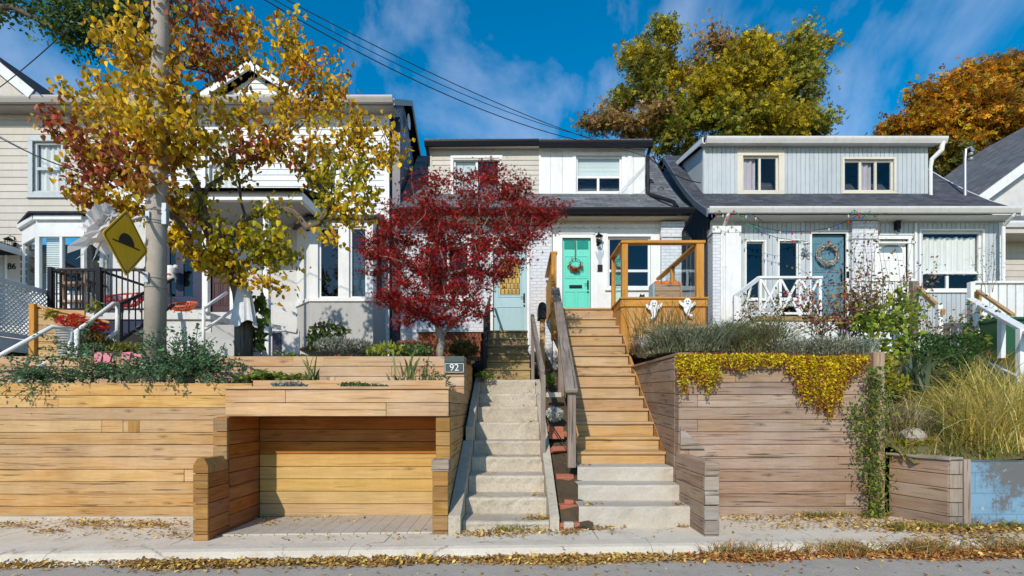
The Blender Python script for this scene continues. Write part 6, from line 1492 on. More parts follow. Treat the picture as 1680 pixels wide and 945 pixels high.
# ---- background trees
def bigtree(name, base, blobs, tipn, lsize, nper, label, trunkr, seed, spread=.3, bark='bark', tpl='clump', limbs=(), tipr=.012, seg=.7):
    rs = np.random.RandomState(seed); tips, tp = canopy(blobs, rs, tipn); T = Tree(([base, (base[0], base[1], base[2]+1.2), (base[0]+.05, base[1], base[2]+2.6)], 1), rs)
    if limbs: T.grow(list(limbs), seg, .05); T.ends = []
    T.grow([tuple(t) for t in tips], seg, .07); T.radii(tipr, 2.2, trunkr)
    s = thing(name, base, label, 'tree'); mb = MB(); T.mesh(mb, 10); mb.build('trunk', M[bark], s, smooth=True)
    order = sorted(range(len(tips)), key=lambda i: np.linalg.norm(tips[i]-T.pos[T.free])); P_ = []; C_ = []
    for oi, e in zip(order, T.ends):
        a = T.pos[e]; b = T.pos[T.par[e]]; n = int(nper*(.6+.8*rs.rand())); u_ = rs.rand(n, 1)*1.3
        P_.append(a+(b-a)*u_+rs.normal(size=(n, 3))*spread*np.array([1, 1, .6])); br = .62+.7*rs.rand(); C_.append(pal(rs, n, tp[oi])*br)
    leaves('crown', np.concatenate(P_), lsize, np.concatenate(C_), tpl, M['leaf_far'], s, rs, hang=.15, up=.4)
G2 = [(.27, .27, .035), (.17, .20, .03), (.38, .31, .035)]; Y2 = [(.56, .41, .03), (.46, .33, .025), (.34, .29, .03)]; P2 = [(.48, .27, .14), (.42, .26, .08), (.3, .22, .06)]
Z = 24.
B3 = [(1082,75,28,30,Z,1.0,13,G2),(1085,45,16,14,Z,.6,5,G2),(1040,110,30,30,Z,1,13,Y2),(1050,140,46,40,Z,1.3,26,G2),(1100,110,46,50,Z,1.5,32,Y2),(1165,65,22,30,Z,.9,9,P2),(1150,100,36,30,Z,1.1,11,P2),(1215,80,18,16,Z,.7,6,Y2),(1215,110,56,44,Z-1,1.6,46,Y2),(1180,150,50,44,Z-1,1.6,40,Y2),(1240,150,60,50,Z-1,1.8,52,Y2),(1270,90,30,34,Z,1,12,G2),(1325,75,28,26,Z,1,11,Y2),(1322,45,13,12,Z,.5,4,G2),(1350,75,18,12,Z,.5,5,Y2),(1310,110,34,36,Z,1.1,18,G2),
(1320,155,42,40,Z,1.2,22,G2),(1345,200,26,26,Z,.9,11,G2),(1120,190,60,34,Z,1.6,34,G2),(1060,200,50,26,Z,1.3,20,P2),(995,195,32,18,Z,.9,10,P2),(965,200,18,12,Z,.5,5,P2),(1010,165,22,18,Z,.8,6,P2),(1190,205,60,30,Z-1,1.6,34,G2),(1270,200,50,34,Z-1,1.5,32,Y2),(1230,215,60,22,Z,1.5,20,G2),(1320,215,40,20,Z,1.2,14,G2),(1115,235,40,22,Z,1.2,18,G2),(1090,150,40,40,Z+1,1.4,16,G2)]
bigtree('tall_tree', (X(1190, Z), Z, 1.0), B3, .72, .17, 84, 'big yellow-green tree towering behind the two roofs', .4, 21, .27)
O2 = [(.54, .22, .025), (.60, .32, .035), (.42, .15, .02), (.36, .26, .03)]; G3 = [(.13, .14, .03), (.3, .2, .03)]
Z = 22.
B4 = [(1500,205,42,20,Z,1,16,O2),(1475,215,24,14,Z,.6,8,O2),(1540,180,44,28,Z,1.1,22,O2),(1530,150,26,20,Z,.8,9,O2),(1580,150,46,36,Z,1.3,30,O2),(1600,120,40,20,Z,1,14,O2),(1640,130,40,36,Z,1.3,24,O2),(1670,110,30,28,Z,1,14,G3),(1690,160,40,50,Z,1.3,26,O2),(1560,210,50,26,Z,1.2,26,O2),(1620,190,56,40,Z-.5,1.4,42,O2),(1555,250,44,26,Z,1.2,20,G3),(1610,245,50,30,Z,1.3,24,O2),(1565,280,30,20,Z,1,10,G3),(1740,140,50,60,Z,1.4,30,O2)]
bigtree('orange_maple', (X(1640, Z), Z, 1.0), B4, .72, .17, 90, 'burnt-orange maple crown rising behind the houses at the right', .4, 22, .28)
D2 = [(.05, .11, .03), (.08, .15, .03), (.11, .17, .04)]
Z = 16.
B5 = [(100,-70,110,40,Z,1.6,26,D2),(200,-20,60,34,Z,1.4,22,D2),(130,25,44,28,Z,1.0,14,D2),(185,45,50,22,Z,.9,20,D2),(120,55,26,8,Z,.6,6,D2),(240,20,50,30,Z,1,16,D2),(110,0,30,14,Z,.8,6,D2),(20,-14,40,12,Z,.9,7,D2),(5,14,12,10,Z,.5,2,D2),(280,-30,60,40,Z,1.2,18,D2),(-30,-40,80,50,Z,1.5,22,D2),(150,10,40,20,Z,.8,10,D2)]
bigtree('dark_green_tree', (X(-190, Z), Z, 1.0), B5, .95, .13, 60, 'dark green tree with branches hanging in at the top left corner', .10, 23, .33, limbs=[(X(-190, Z), Z, 9.0), (X(-170, Z), Z, 14.), (X(-60, Z), Z, 15.8), (X(100, Z), Z, 15.4), (X(200, Z), Z, 14.4)], tpl='oval', tipr=.005)
# ================================================================ SHRUBS AND GROUND PLANTS
def E(px, py, Z, rx, rz_, ry): return (P(px, py, Z), (rx, ry, rz_))
def shrub(name, label, cat, ells, n, size, cols, tpl='oval', stems=14, w=None, seed=1, hang=0., up=.5, base=None, group=None, shell=.55, stemc='bark', stemr=.006, leafname='foliage', clumpy=.0, mat='leaf'):
    rs = np.random.RandomState(seed); V = np.array([r[0]*r[1]*r[2] for _, r in ells])**.7; V = V/V.sum(); pts = []
    for (c, r), v in zip(ells, V):
        q = ell(rs, max(3, int(n*v)), c, r, shell)
        if clumpy:
            k = max(4, int(len(q)*.02)); cen = q[rs.choice(len(q), k)]; q = cen[rs.randint(k, size=len(q))]+rs.normal(size=q.shape)*clumpy
        pts.append(q)
    pts = np.concatenate(pts)
    if base is None:
        c0 = np.mean([c for c, _ in ells], 0); base = (c0[0], c0[1], min(c[2]-r[2] for c, r in ells))
    t = thing(name, base, label, cat, group)
    leaves(leafname, pts, size, pal(rs, len(pts), cols, w), tpl, M[mat], t, rs, hang=hang, up=up)
    if stems:
        mb = MB()
        for i in range(stems):
            (c, r) = ells[rs.randint(len(ells))]; e = ell(rs, 1, c, r, .4)[0]; b = np.array([c[0]+rs.normal()*r[0]*.25, c[1]+rs.normal()*r[1]*.2, c[2]-r[2]-.03]); m = (b+e)/2+rs.normal(size=3)*.03
            mb.tube([tuple(b), tuple(m), tuple(e)], [stemr, stemr*.7, stemr*.35], 4)
        mb.build('stems', M[stemc], t)
    return t
DG = [(.10, .21, .10), (.06, .14, .07), (.15, .28, .13)]; BR = [(.12, .19, .03), (.19, .25, .04), (.08, .14, .03)]
# cotoneaster over the left wall
def trail(name, label, starts, n, L, dirs, size, cols, seed, tpl='oval', leaf_every=.012, gravity=.5, cat='shrub', spread=.026):
    rs = np.random.RandomState(seed); mb = MB(); LPp = []
    c0 = np.mean(starts, 0); t = thing(name, (c0[0], c0[1], min(s_[2] for s_ in starts)), label, cat)
    for i in range(n):
        s_ = np.array(starts[rs.randint(len(starts))])+rs.normal(size=3)*np.array([.06, .04, .02]); d = np.array(dirs[rs.randint(len(dirs))], float)+rs.normal(size=3)*.35; d /= np.linalg.norm(d); LL = L*(.4+.8*rs.rand()); k = max(3, int(LL/.07)); pts = [s_]
        for j in range(k):
            d = d+np.array([0, -.02, -gravity*.16])+rs.normal(size=3)*.10; d /= np.linalg.norm(d); pts.append(pts[-1]+d*LL/k)
        mb.tube([tuple(p) for p in pts], [.004]*len(pts), 4)
        for a, b in zip(pts[:-1], pts[1:]):
            m = max(1, int(np.linalg.norm(b-a)/leaf_every))
            for q in range(m): LPp.append(a+(b-a)*rs.rand()+rs.normal(size=3)*spread)
    leaves('foliage', np.array(LPp), size, pal(rs, len(LPp), cols), tpl, M['leaf'], t, rs, up=.5); mb.build('stems', M['bark'], t)
    return t
trail('trailing_shrub', 'dark green trailing shrub spilling over the left wall below the white handrail', [P(px, 615+rnd.random()*8, 6.0) for px in range(60, 150, 9)]+[P(150, 600, 6.1), P(135, 580, 6.2)], 62, .50, [(-1, -.45, .25), (-.3, -.6, .3), (.3, -.5, .5), (-1, -.2, .1)], .036, DG, 31)
trail('trailing_shrub', 'low dark green trailing shrub under the pink pennants', [P(px, 616, 6.15) for px in range(150, 240, 9)], 60, .26, [(-.4, -.3, .5), (.4, -.3, .5), (0, -.5, .2)], .036, DG, 32)
trail('trailing_shrub', 'largest dark green trailing shrub, bushy above the wall right of the concrete pole', [P(px, 605, 6.05) for px in range(262, 350, 8)], 120, .50, [(-.6, -.3, .8), (.8, -.3, .5), (.2, -.3, 1.0), (-.2, -.7, 0), (.9, -.2, .2)], .038, DG, 33)
trail('trailing_shrub', 'arching dark green shrub sprays hanging at the foot of the concrete pole', [P(px, 610, 5.95) for px in range(232, 275, 7)], 26, .40, [(.1, -.6, .1), (-.3, -.6, .2), (.5, -.5, .2)], .038, DG, 34)
shrub('garden_shrub', 'yellowish green shrub behind the pink pennants', 'shrub', [E(170, 573, 7.4, .35, .13, .25), E(215, 575, 7.4, .3, .1, .25)], 1300, .045, [(.2, .2, .03), (.3, .24, .04), (.1, .14, .03)], seed=41)
shrub('red_flowers', 'clump of red flowers and lime leaves in the wicker planter', 'flowers', [E(122, 530, 7.1, .22, .12, .15), E(158, 535, 7.3, .16, .09, .12)], 520, .055, [(.62, .03, .02), (.5, .02, .03), (.7, .08, .03)], 'star', 10, seed=42)
shrub('foliage_plant', 'drooping dark orange and green foliage plant below the red flowers', 'plant', [E(155, 558, 7.2, .14, .16, .12)], 420, .06, [(.08, .1, .02), (.3, .18, .03), (.2, .06, .03)], 'lance', 8, hang=.6, seed=43)
shrub('lime_plant', 'lime green big-leaved plant rising from the wooden screen', 'plant', [E(90, 515, 7.3, .16, .10, .12), E(155, 503, 7.6, .06, .13, .06)], 90, .10, [(.34, .36, .04), (.42, .36, .05)], 'lance', 8, hang=.3, seed=44)
def fern(px, py, Z, n, L, label, seed, cols, name='fern'):
    rs = np.random.RandomState(seed); c = np.array(P(px, py, Z)); t = thing(name, tuple(c), label, 'fern'); pts = []; dirs = []; mb = MB()
    for i in range(n):
        a = rs.rand()*6.28; d = np.array([math.cos(a), math.sin(a)*.7, 1.1]); d /= np.linalg.norm(d); LL = L*(.6+.5*rs.rand()); p = c+rs.normal(size=3)*np.array([.05, .04, 0]); path = [p]
        for j in range(10):
            d = d+np.array([0, 0, -.17]); d /= np.linalg.norm(d); p = p+d*LL/10; path.append(p)
            sd = np.cross(d, [0, 0, 1.]); sd /= max(np.linalg.norm(sd), .01)
            for s_ in (-1, 1):
                for q in (0, .5): pts.append(p-d*LL/10*q); dirs.append(sd*s_+d*.4)
        mb.tube([tuple(q) for q in path], .003, 4)
    leaves('fronds', np.array(pts), .055*L/.35, pal(rs, len(pts), cols), 'lance', M['leaf'], t, rs, dirs=np.array(dirs)*1.5, up=.6); mb.build('stalks', M['green'], t)
FC = [(.18, .26, .04), (.28, .32, .05), (.12, .19, .03)]
fern(430, 628, 6.2, 22, .42, 'bright green fern in the bed above the bay, right of the dark shrub', 51, FC)
fern(462, 628, 6.3, 18, .40, 'second green fern leaning right beside the blade-leaved iris', 52, FC)
fern(400, 600, 7.0, 14, .34, 'fern at the foot of the yellow tree trunk', 53, FC)
fern(480, 590, 7.1, 12, .28, 'small fern behind the terrace wall right of the yellow tree', 54, FC)
fern(650, 610, 7.0, 10, .26, 'small fern between the hostas behind the terrace wall', 55, FC)
def tuft(name, label, px, py, Z, n, h, w, lean, cols, rx=.1, ry=.08, seed=1, cat='plant', group=None, curl=.5, bend=None):
    rs = np.random.RandomState(seed); c = np.array(P(px, py, Z)); b = c+rs.normal(size=(n, 3))*np.array([rx, ry, 0])*.6; o = blades(name, b, h, w, lean, pal(rs, n, cols), M['leaf'], None, rs, origin=tuple(c), curl=curl, bend=bend); return tag(o, label, cat, group)
IR = [(.12, .2, .07), (.2, .26, .1), (.3, .27, .1)]; IRb = [(.5, .33, .18), (.3, .28, .1), (.12, .2, .07)]
tuft('iris_plant', 'blue-green iris fan left of the bay centre', 513, 632, 6.25, 12, .36, .035, .35, IR, .06, seed=61); tuft('iris_plant', 'dried tan iris clump beside the left blue-green fan', 500, 634, 6.2, 16, .2, .03, 1.0, IRb, .1, seed=62)
tuft('iris_plant', 'tall blue-green iris blades above the right end of the bay', 668, 630, 6.3, 12, .46, .035, .5, IR, .12, seed=63); tuft('iris_plant', 'withered peach iris leaves drooping at the right end of the bay', 655, 636, 6.1, 20, .2, .03, 1.2, IRb, .13, seed=64)
shrub('sage_plant', 'low silvery sage mat on the bay planter, left of centre', 'plant', [E(475, 632, 5.6, .2, .03, .12)], 500, .028, [(.22, .27, .25), (.3, .33, .3)], stems=0, seed=65)
shrub('herb_mat', 'low deep green herb mat in the middle of the bay planter', 'plant', [E(582, 632, 5.6, .17, .03, .12), E(620, 634, 5.6, .12, .015, .1)], 700, .022, [(.05, .13, .04), (.08, .17, .05)], stems=0, seed=66)
shrub('stalky_plant', 'thin leafy green stalks beside the 92 plate', 'plant', [E(702, 612, 6.4, .12, .17, .08), E(720, 622, 6.4, .14, .08, .1)], 190, .05, [(.12, .18, .05), (.2, .22, .06)], 'lance', 12, seed=67, stemc='green')
shrub('lavender_bush', 'grey-green lavender bush behind the terrace wall under the bay window', 'shrub', [E(550, 568, 7.2, .30, .12, .25), E(590, 570, 7.3, .2, .1, .2)], 1700, .045, [(.26, .28, .22), (.2, .23, .17), (.34, .33, .28)], 'lance', 20, hang=-.6, seed=71)
shrub('red_sedum', 'small red-leaved plant hanging over the terrace wall below the lavender', 'plant', [E(565, 590, 6.75, .2, .04, .1), E(590, 592, 6.7, .12, .05, .06)], 130, .055, [(.4, .06, .05), (.5, .16, .1)], 'lance', 6, seed=72)
shrub('leafy_bush', 'dark leafy bush with pale flowers below the bay window', 'shrub', [E(540, 545, 8.2, .34, .16, .25), E(530, 560, 8.0, .25, .14, .25)], 460, .075, [(.06, .11, .03), (.1, .16, .04), (.2, .2, .05)], 'oval', 14, seed=73)
shrub('hosta', 'yellow-green hosta leaves behind the terrace wall below the meter', 'plant', [E(635, 578, 7.1, .22, .07, .15), E(612, 580, 7.1, .12, .06, .1)], 90, .12, [(.34, .36, .05), (.26, .3, .05)], 'lance', 0, hang=-.8, seed=74)
shrub('stonecrop', 'green bush with rust-pink flower heads left of the maple trunk', 'shrub', [E(680, 576, 7.3, .26, .09, .2)], 700, .045, [(.12, .2, .06), (.18, .26, .08)], 'oval', 14, seed=75)
shrub('stonecrop_flowers', 'flat rust-pink flower heads on the bush beside the maple trunk', 'flowers', [E(672, 562, 7.3, .2, .03, .15), E(695, 563, 7.3, .07, .03, .1)], 300, .028, [(.34, .12, .08), (.42, .2, .13)], 'clump', 10, seed=76)
shrub('garden_shrub', 'dull green low shrub right of the maple trunk by the lattice', 'shrub', [E(760, 572, 8.2, .25, .12, .2)], 600, .05, [(.05, .08, .02), (.1, .12, .03), (.16, .06, .03)], 'oval', 8, seed=77)
shrub('leafy_vine', 'leafy green vine with white flowers right of the yellow tree trunk', 'vine', [E(425, 520, 7.6, .12, .38, .08), E(420, 550, 7.55, .1, .2, .08)], 75, .10, [(.08, .14, .03), (.14, .2, .04)], 'heart', 8, seed=78)
shrub('weed_patch', 'green weeds at the foot of the porch steps by the 92 plate', 'plant', [E(795, 616, 7.9, .15, .07, .1)], 260, .045, BR, 'lance', 5, seed=79)
shrub('alyssum', 'mound of tiny white alyssum flowers between the two stairs', 'flowers', [((.57, 6.85, H(680, 6.85)), (.12, .22, .10))], 900, .022, [(.75, .76, .78), (.8, .8, .8), (.3, .35, .2)], 'clump', 0, seed=80)
shrub('garden_shrub', 'small green plant at the top of the strip between the stairs', 'shrub', [((.57, 8.0, H(622, 8.)), (.1, .2, .09))], 260, .045, BR, 'oval', 6, seed=81)
# ---- right raised garden
LV = [(.26, .30, .18), (.17, .21, .11), (.36, .37, .26), (.22, .17, .11)]
def lav(label, px, py, Z, rx, ry, h, n, seed, cols=LV, name='lavender_bush', w=.011, lean=.5):
    rs = np.random.RandomState(seed); c = np.array(P(px, py, Z)); q = rs.rand(n, 1)**.5; a = rs.rand(n)*6.28; b = c+np.stack([np.cos(a)*rx, np.sin(a)*ry, 0*a], 1)*q
    t = thing(name, tuple(c), label, 'shrub'); cols = cols or LV; cc = pal(rs, n, cols); h = h*(.55+.6*(.5+.5*np.sin(b[:, 0]*9+seed)*np.cos(b[:, 1]*7)))
    blades('stems', b, h, w, lean, cc, M['leaf'], t, rs, curl=.35)
    m = n*2; q2 = rs.rand(m, 1)**.5; a2 = rs.rand(m)*6.28; pp = c+np.stack([np.cos(a2)*rx*1.15, np.sin(a2)*ry, rs.rand(m)*np.mean(h)*.9], 1)*np.concatenate([q2, q2, np.ones((m, 1))], 1); leaves('foliage', pp, .038, pal(rs, m, cols), 'lance', M['leaf'], t, rs, hang=-.8)
lav('big grey-green lavender mass at the left of the raised garden', 1130, 582, 6.6, .48, .5, .44, 1700, 91, None, 'lavender_bush', .010, 1.0)
lav('grey-green lavender in the middle of the raised garden', 1225, 584, 6.7, .42, .45, .52, 1500, 92, [(.20, .25, .10), (.26, .31, .15), (.32, .22, .11), (.38, .33, .18)], 'lavender_bush', .010, 1.1)
lav('silvery lavender mass above the thick yellow creeper', 1330, 586, 6.3, .50, .4, .27, 1500, 93, [(.38, .41, .30), (.26, .30, .21), (.46, .45, .34), (.30, .23, .15)], 'lavender_bush', .009, 1.2)
lav('pale grey lavender at the right end of the raised garden', 1400, 586, 6.2, .2, .3, .24, 500, 94, [(.38, .41, .32), (.26, .30, .22)])
tuft('dry_grass', 'tall tan dry grass in front of the deck skirt', 1090, 560, 8.2, 160, .68, .013, .45, [(.42, .26, .1), (.32, .2, .08), (.2, .2, .06)], .5, .3, 95)
shrub('dry_plant', 'brown dried plant drooping beside the white pot', 'plant', [E(1042, 560, 8.5, .08, .24, .1)], 260, .04, [(.3, .13, .06), (.2, .08, .04), (.4, .22, .08)], 'lance', 8, hang=.6, seed=96)
def stemplant(name, label, px, py, Z, n, h, cols, leafn, size, spread, seed, tpl='oval', bark='bark', cat='shrub', flower=None):
    rs = np.random.RandomState(seed); c = np.array(P(px, py, Z)); t = thing(name, tuple(c), label, cat); mb = MB(); pts = []; tipsx = []
    for i in range(n):
        a = rs.rand()*6.28; d = np.array([math.cos(a)*spread, math.sin(a)*spread*.6, 1.]); p = c+rs.normal(size=3)*np.array([.08, .06, 0]); hh = h*(.5+.6*rs.rand()); path = [p]
        for j in range(8):
            d = d+rs.normal(size=3)*.16; d /= np.linalg.norm(d); p = p+d*hh/8; path.append(p)
            if j > 1:
                for k in range(leafn): pts.append(p+rs.normal(size=3)*.06)
        tipsx.append(p); mb.tube([tuple(q) for q in path], [.006*(1-.09*k) for k in range(9)], 4)
    leaves('foliage', np.array(pts), size, pal(rs, len(pts), cols), tpl, M['leaf'], t, rs, hang=.3, up=.4); mb.build('stems', M[bark], t)
    if flower: leaves('blossoms', np.array(tipsx).repeat(5, 0)+rs.normal(size=(len(tipsx)*5, 3))*.03, .04, pal(rs, len(tipsx)*5, flower), 'star', M['leaf'], t, rs)
RO = [(.12, .15, .04), (.2, .18, .05), (.3, .12, .05), (.35, .26, .06)]; RR = [(.3, .1, .07), (.36, .12, .08), (.2, .16, .05), (.38, .26, .07), (.24, .07, .09)]
stemplant('rose_bush', 'thorny rose bush with mixed red-green leaves in front of the teal door steps', 1345, 560, 7.6, 20, 1.0, RR, 4, .05, .6, 101, flower=[(.5, .1, .2), (.45, .05, .05)])
stemplant('rose_bush', 'reddish autumn bush in the middle below the white pillar', 1400, 555, 7.4, 24, .95, RR, 5, .05, .6, 102, flower=[(.45, .12, .1)])
stemplant('rose_bush', 'tall sparse rose canes reaching up in front of the white arched-light door', 1430, 560, 7.2, 14, 1.65, RO, 3, .042, .4, 103)
stemplant('rose_bush', 'climbing canes beside the dark weathered post', 1480, 560, 7.8, 12, 1.7, RR, 3, .042, .28, 104)
stemplant('rose_bush', 'loose green-brown canes below the big curtained window', 1535, 575, 7.6, 16, 1.0, RO, 3, .045, .7, 105)
stemplant('rose_bush', 'low mixed bush at the left end of the white X railing', 1245, 560, 8.4, 18, .85, RO, 4, .05, .6, 106)
stemplant('yellow_shrub', 'yellow and bronze upright shrub in front of the white brick pillar', 1418, 545, 8.6, 12, 1.25, [(.36, .3, .05), (.28, .26, .05), (.4, .24, .06)], 5, .07, .25, 107, 'lance')
stemplant('tall_weed', 'thin upright weed spikes right of the curtained window', 1625, 480, 9.4, 5, .95, BR, 4, .04, .08, 108, 'lance')
shrub('green_shrub', 'fresh green big-leaved shrub above the end post of the grey wall', 'shrub', [E(1460, 530, 6.9, .34, .22, .3), E(1440, 575, 6.7, .26, .2, .25), E(1475, 500, 7.1, .2, .12, .2)], 900, .075, [(.26, .34, .03), (.18, .26, .03), (.38, .38, .05), (.1, .16, .03)], 'oval', 20, seed=111, clumpy=.09)
shrub('dark_green_shrub', 'dense dark green shrub in the middle of the right slope', 'shrub', [E(1540, 600, 6.9, .38, .30, .35), E(1570, 570, 7.2, .3, .2, .3), E(1510, 565, 7.2, .3, .16, .3)], 3600, .042, [(.03, .075, .02), (.05, .11, .025), (.08, .15, .03)], 'oval', 20, seed=112)
tuft('yucca', 'dusty green strap-leaved plant between the wall end and the dark shrub', 1500, 640, 6.3, 46, .55, .05, .7, [(.10, .15, .10), (.14, .19, .13), (.2, .22, .12)], .12, .1, 113)
shrub('yellow_green_shrub', 'yellow-green shrub hanging behind the grey wall end post', 'shrub', [E(1448, 615, 6.3, .12, .26, .15), E(1470, 630, 6.2, .16, .12, .15)], 560, .05, [(.36, .36, .04), (.26, .3, .04), (.42, .3, .04)], 'oval', 10, seed=114)
shrub('small_shrub', 'rounded green shrub beside the brown garden steps', 'shrub', [E(1615, 540, 9.2, .34, .26, .3), E(1600, 560, 8.9, .2, .2, .2)], 900, .06, [(.10, .17, .03), (.2, .26, .04)], 'oval', 12, seed=115)
shrub('low_shrub', 'spreading low green shrub under the white handrail', 'shrub', [E(1590, 625, 7.2, .4, .14, .3), E(1560, 640, 6.8, .3, .12, .3)], 1100, .05, [(.08, .14, .03), (.16, .2, .04), (.26, .22, .05)], 'lance', 12, seed=116)
# vine climbing the wall end
rs = np.random.RandomState(120); pts = []; t = thing('climbing_vine', (3.95, 5.42, G(4)), 'green vine climbing the end post of the grey wall down to the pavement', 'vine')
for i in range(1500):
    u_ = rs.rand(); py = 600+250*u_; w = 15+13*math.sin(u_*2.5+.4)**2; px = 1436+w*rs.normal()*.55+(3*math.sin(u_*9)); Zv = 5.36-rs.rand()*.13; pts.append(P(px, py, Zv))
for cpx, cpy in ((1412, 685), (1405, 700), (1418, 735), (1400, 672)):
    for i in range(60): pts.append(P(cpx+rs.normal()*7, cpy+rs.normal()*8, 5.38))
leaves('foliage', pts, .045, pal(rs, len(pts), [(.10, .17, .03), (.17, .24, .04), (.06, .11, .02), (.3, .3, .05)]), 'lance', M['leaf'], t, rs, hang=.4)
mb = MB()
for i in range(6): mb.tube([P(1436+rs.normal()*4, py, 5.43) for py in (860, 800, 740, 680, 620)], .006, 4)
mb.build('stems', M['bark'], t)
# yellow creeping jenny curtains
def curtain(label, spans, seed, cols, n=1):
    rs = np.random.RandomState(seed); pts = []; mb = MB(); tint = []
    c = P(spans[0][0], spans[0][2], 5.45); t = thing('creeping_jenny', c, label, 'creeper')
    for (a, b, top, bot, dens) in spans:
        m = int((b-a)*dens*.85)
        for i in range(m):
            px = a+(b-a)*rs.rand(); e = (px-a)/(b-a); L = (bot-top)*(.35+.65*rs.rand())*(math.sin(min(1, max(0, e))*math.pi)**.35); L = max(8, L); k = int(L/2.6); x = px; Zs = 5.46-rs.rand()*.06
            pt = [P(px+rs.normal()*2, top-4, 5.66), P(px, top-1-rs.rand()*4, 5.5)]
            col = pal(rs, 1, cols)[0]
            for j in range(k+1):
                x += rs.normal()*.8; q = P(x, top+j*2.6, Zs); pt.append(q); f = j/max(1, k); cc = col*(1-f*.2) if rs.rand() > f*f*.45 else np.array([.38, .13, .05])
                for s_ in (-1, 1): pts.append((q[0]+s_*.009, q[1]-.004, q[2])); tint.append(cc*(.8+.4*rs.rand()))
            mb.tube(pt[:3]+pt[3::3]+[pt[-1]], .002, 3, caps=False)
    leaves('foliage', pts, .026, np.array(tint), 'oval', M['leaf'], t, rs, hang=.3, up=.1); mb.build('stems', M['lattice'], t)
CJ = [(.80, .58, .03), (.72, .54, .04), (.85, .66, .08), (.55, .46, .04)]
curtain('shorter yellow creeper fringe hanging over the left part of the grey wall', [(1112, 1130, 582, 655, 1.7), (1128, 1180, 582, 640, 1.9), (1175, 1250, 582, 612, 1.7), (1245, 1290, 582, 606, 1.6), (1155, 1185, 600, 655, .6)], 121, CJ)
curtain('long thick yellow creeper curtain hanging over the right part of the grey wall', [(1290, 1330, 584, 625, 1.7), (1308, 1345, 590, 676, 1.8), (1325, 1392, 586, 690, 2.4), (1380, 1424, 584, 622, 1.7)], 122, CJ+[(.5, .28, .04)])
# slope grasses: individual big tufts + stuff
GY = [(.86, .62, .18), (.74, .56, .15), (.52, .48, .11), (.90, .70, .32)]
for i, (px, py, Z, n, h, sx_, lab) in enumerate(((1605, 740, 5.5, 260, .78, .22, 'tall golden ornamental grass rising behind the left part of the blue block wall'), (1650, 735, 5.6, 300, .95, .26, 'tallest golden grass clump behind the middle of the blue block wall'), (1690, 735, 5.6, 260, .9, .3, 'golden grass clump cut by the right edge of the view'), (1545, 690, 6.0, 150, .5, .3, 'yellow-green arching grass left of the golden clumps'), (1475, 720, 5.7, 240, .5, .14, 'pale straw-coloured grass beside the green vine'), (1620, 680, 6.3, 300, .75, .35, 'green-gold grass higher on the slope below the white stringer'))):
    tuft('grass_clump', lab, px, py, Z, int(n*1.7), h, .008, .85, GY+[(.26, .32, .07)] if i != 4 else [(.5, .42, .26), (.36, .28, .14)], sx_, .22, 130+i, 'grass', 'grass clumps on the right slope', bend=(.35, 0, 0) if i < 3 else None)
shrub('blue_green_shrub', 'feathery blue-green mound on the slope behind the timber corner wall', 'shrub', [E(1530, 720, 5.7, .28, .16, .2), E(1510, 690, 5.9, .2, .12, .2)], 1500, .035, [(.10, .17, .10), (.16, .22, .12), (.22, .22, .08)], 'lance', 14, seed=141, hang=-.4)
shrub('yellow_flower_mat', 'yellow leafed mat spilling near the timber corner wall', 'plant', [E(1500, 730, 5.5, .2, .10, .15), E(1490, 705, 5.6, .12, .1, .1)], 700, .04, [(.5, .38, .03), (.4, .36, .04), (.3, .3, .04)], 'oval', 6, seed=142)
for i, (px, py, Z, r) in enumerate(((1512, 685, 5.9, .11), (1497, 715, 5.5, .13))):
    mb = MB(); rs = np.random.RandomState(150+i); c = P(px, py, Z); n = 12
    rows = [[(c[0]+r*math.sin(a)*math.cos(b)*(1+rs.normal()*.08), c[1]+r*.8*math.sin(a)*math.sin(b), c[2]+r*.7*math.cos(a)*(1+rs.normal()*.05)) for b in [2*math.pi*k/n for k in range(n)]] for a in [.05+math.pi*.95*k/7 for k in range(8)]]
    for A, B in zip(rows[:-1], rows[1:]):
        for k in range(n): mb.face([A[k], A[(k+1) % n], B[(k+1) % n], B[k]])
    o = mb.build('garden_rock', M['pole'], None, smooth=True); tag(o, ['pinkish rock higher on the right slope', 'rounded rock just behind the timber corner wall'][i], 'rock')
rs = np.random.RandomState(160)
def hz(x, y): return hill(x, y)
n = 15000; xs = 4.0+rs.rand(n)*6.5; ys_ = 5.12+rs.rand(n)**1.2*6; b = np.stack([xs, ys_, [hz(a, c)-.03 for a, c in zip(xs, ys_)]], 1); tint = pal(rs, n, [(.22, .26, .05), (.40, .34, .08), (.15, .2, .045), (.42, .32, .1), (.3, .14, .06)])
o = blades('slope_grass', b, .24, .012, .9, tint, M['leaf'], None, rs); tag(o, 'mixed green and straw grass covering the right slope', 'grass', None, 'stuff')
n = 3500; xs = 2.0+rs.rand(n)*2.0; ys_ = 5.75+rs.rand(n)*5.5; b = np.stack([xs, ys_, .47+(ys_-5.6)*.14], 1); o = blades('bed_undergrowth', b, .22, .014, .8, pal(rs, n, [(.12, .15, .07), (.2, .19, .08), (.16, .1, .06)]), M['leaf'], None, rs); tag(o, 'low mixed undergrowth on the raised garden soil', 'undergrowth', None, 'stuff')
n = 3200; xs = -12+rs.rand(n)*11.3; ys_ = 6.8+rs.rand(n)*4; b = np.stack([xs, ys_, .58+(ys_-6.7)*.11], 1); o = blades('bed_undergrowth', b, .12, .014, .9, pal(rs, n, [(.12, .17, .05), (.2, .2, .06), (.3, .2, .07)]), M['leaf'], None, rs); tag(o, 'low weeds covering the front garden soil behind the terrace wall', 'undergrowth', None, 'stuff')
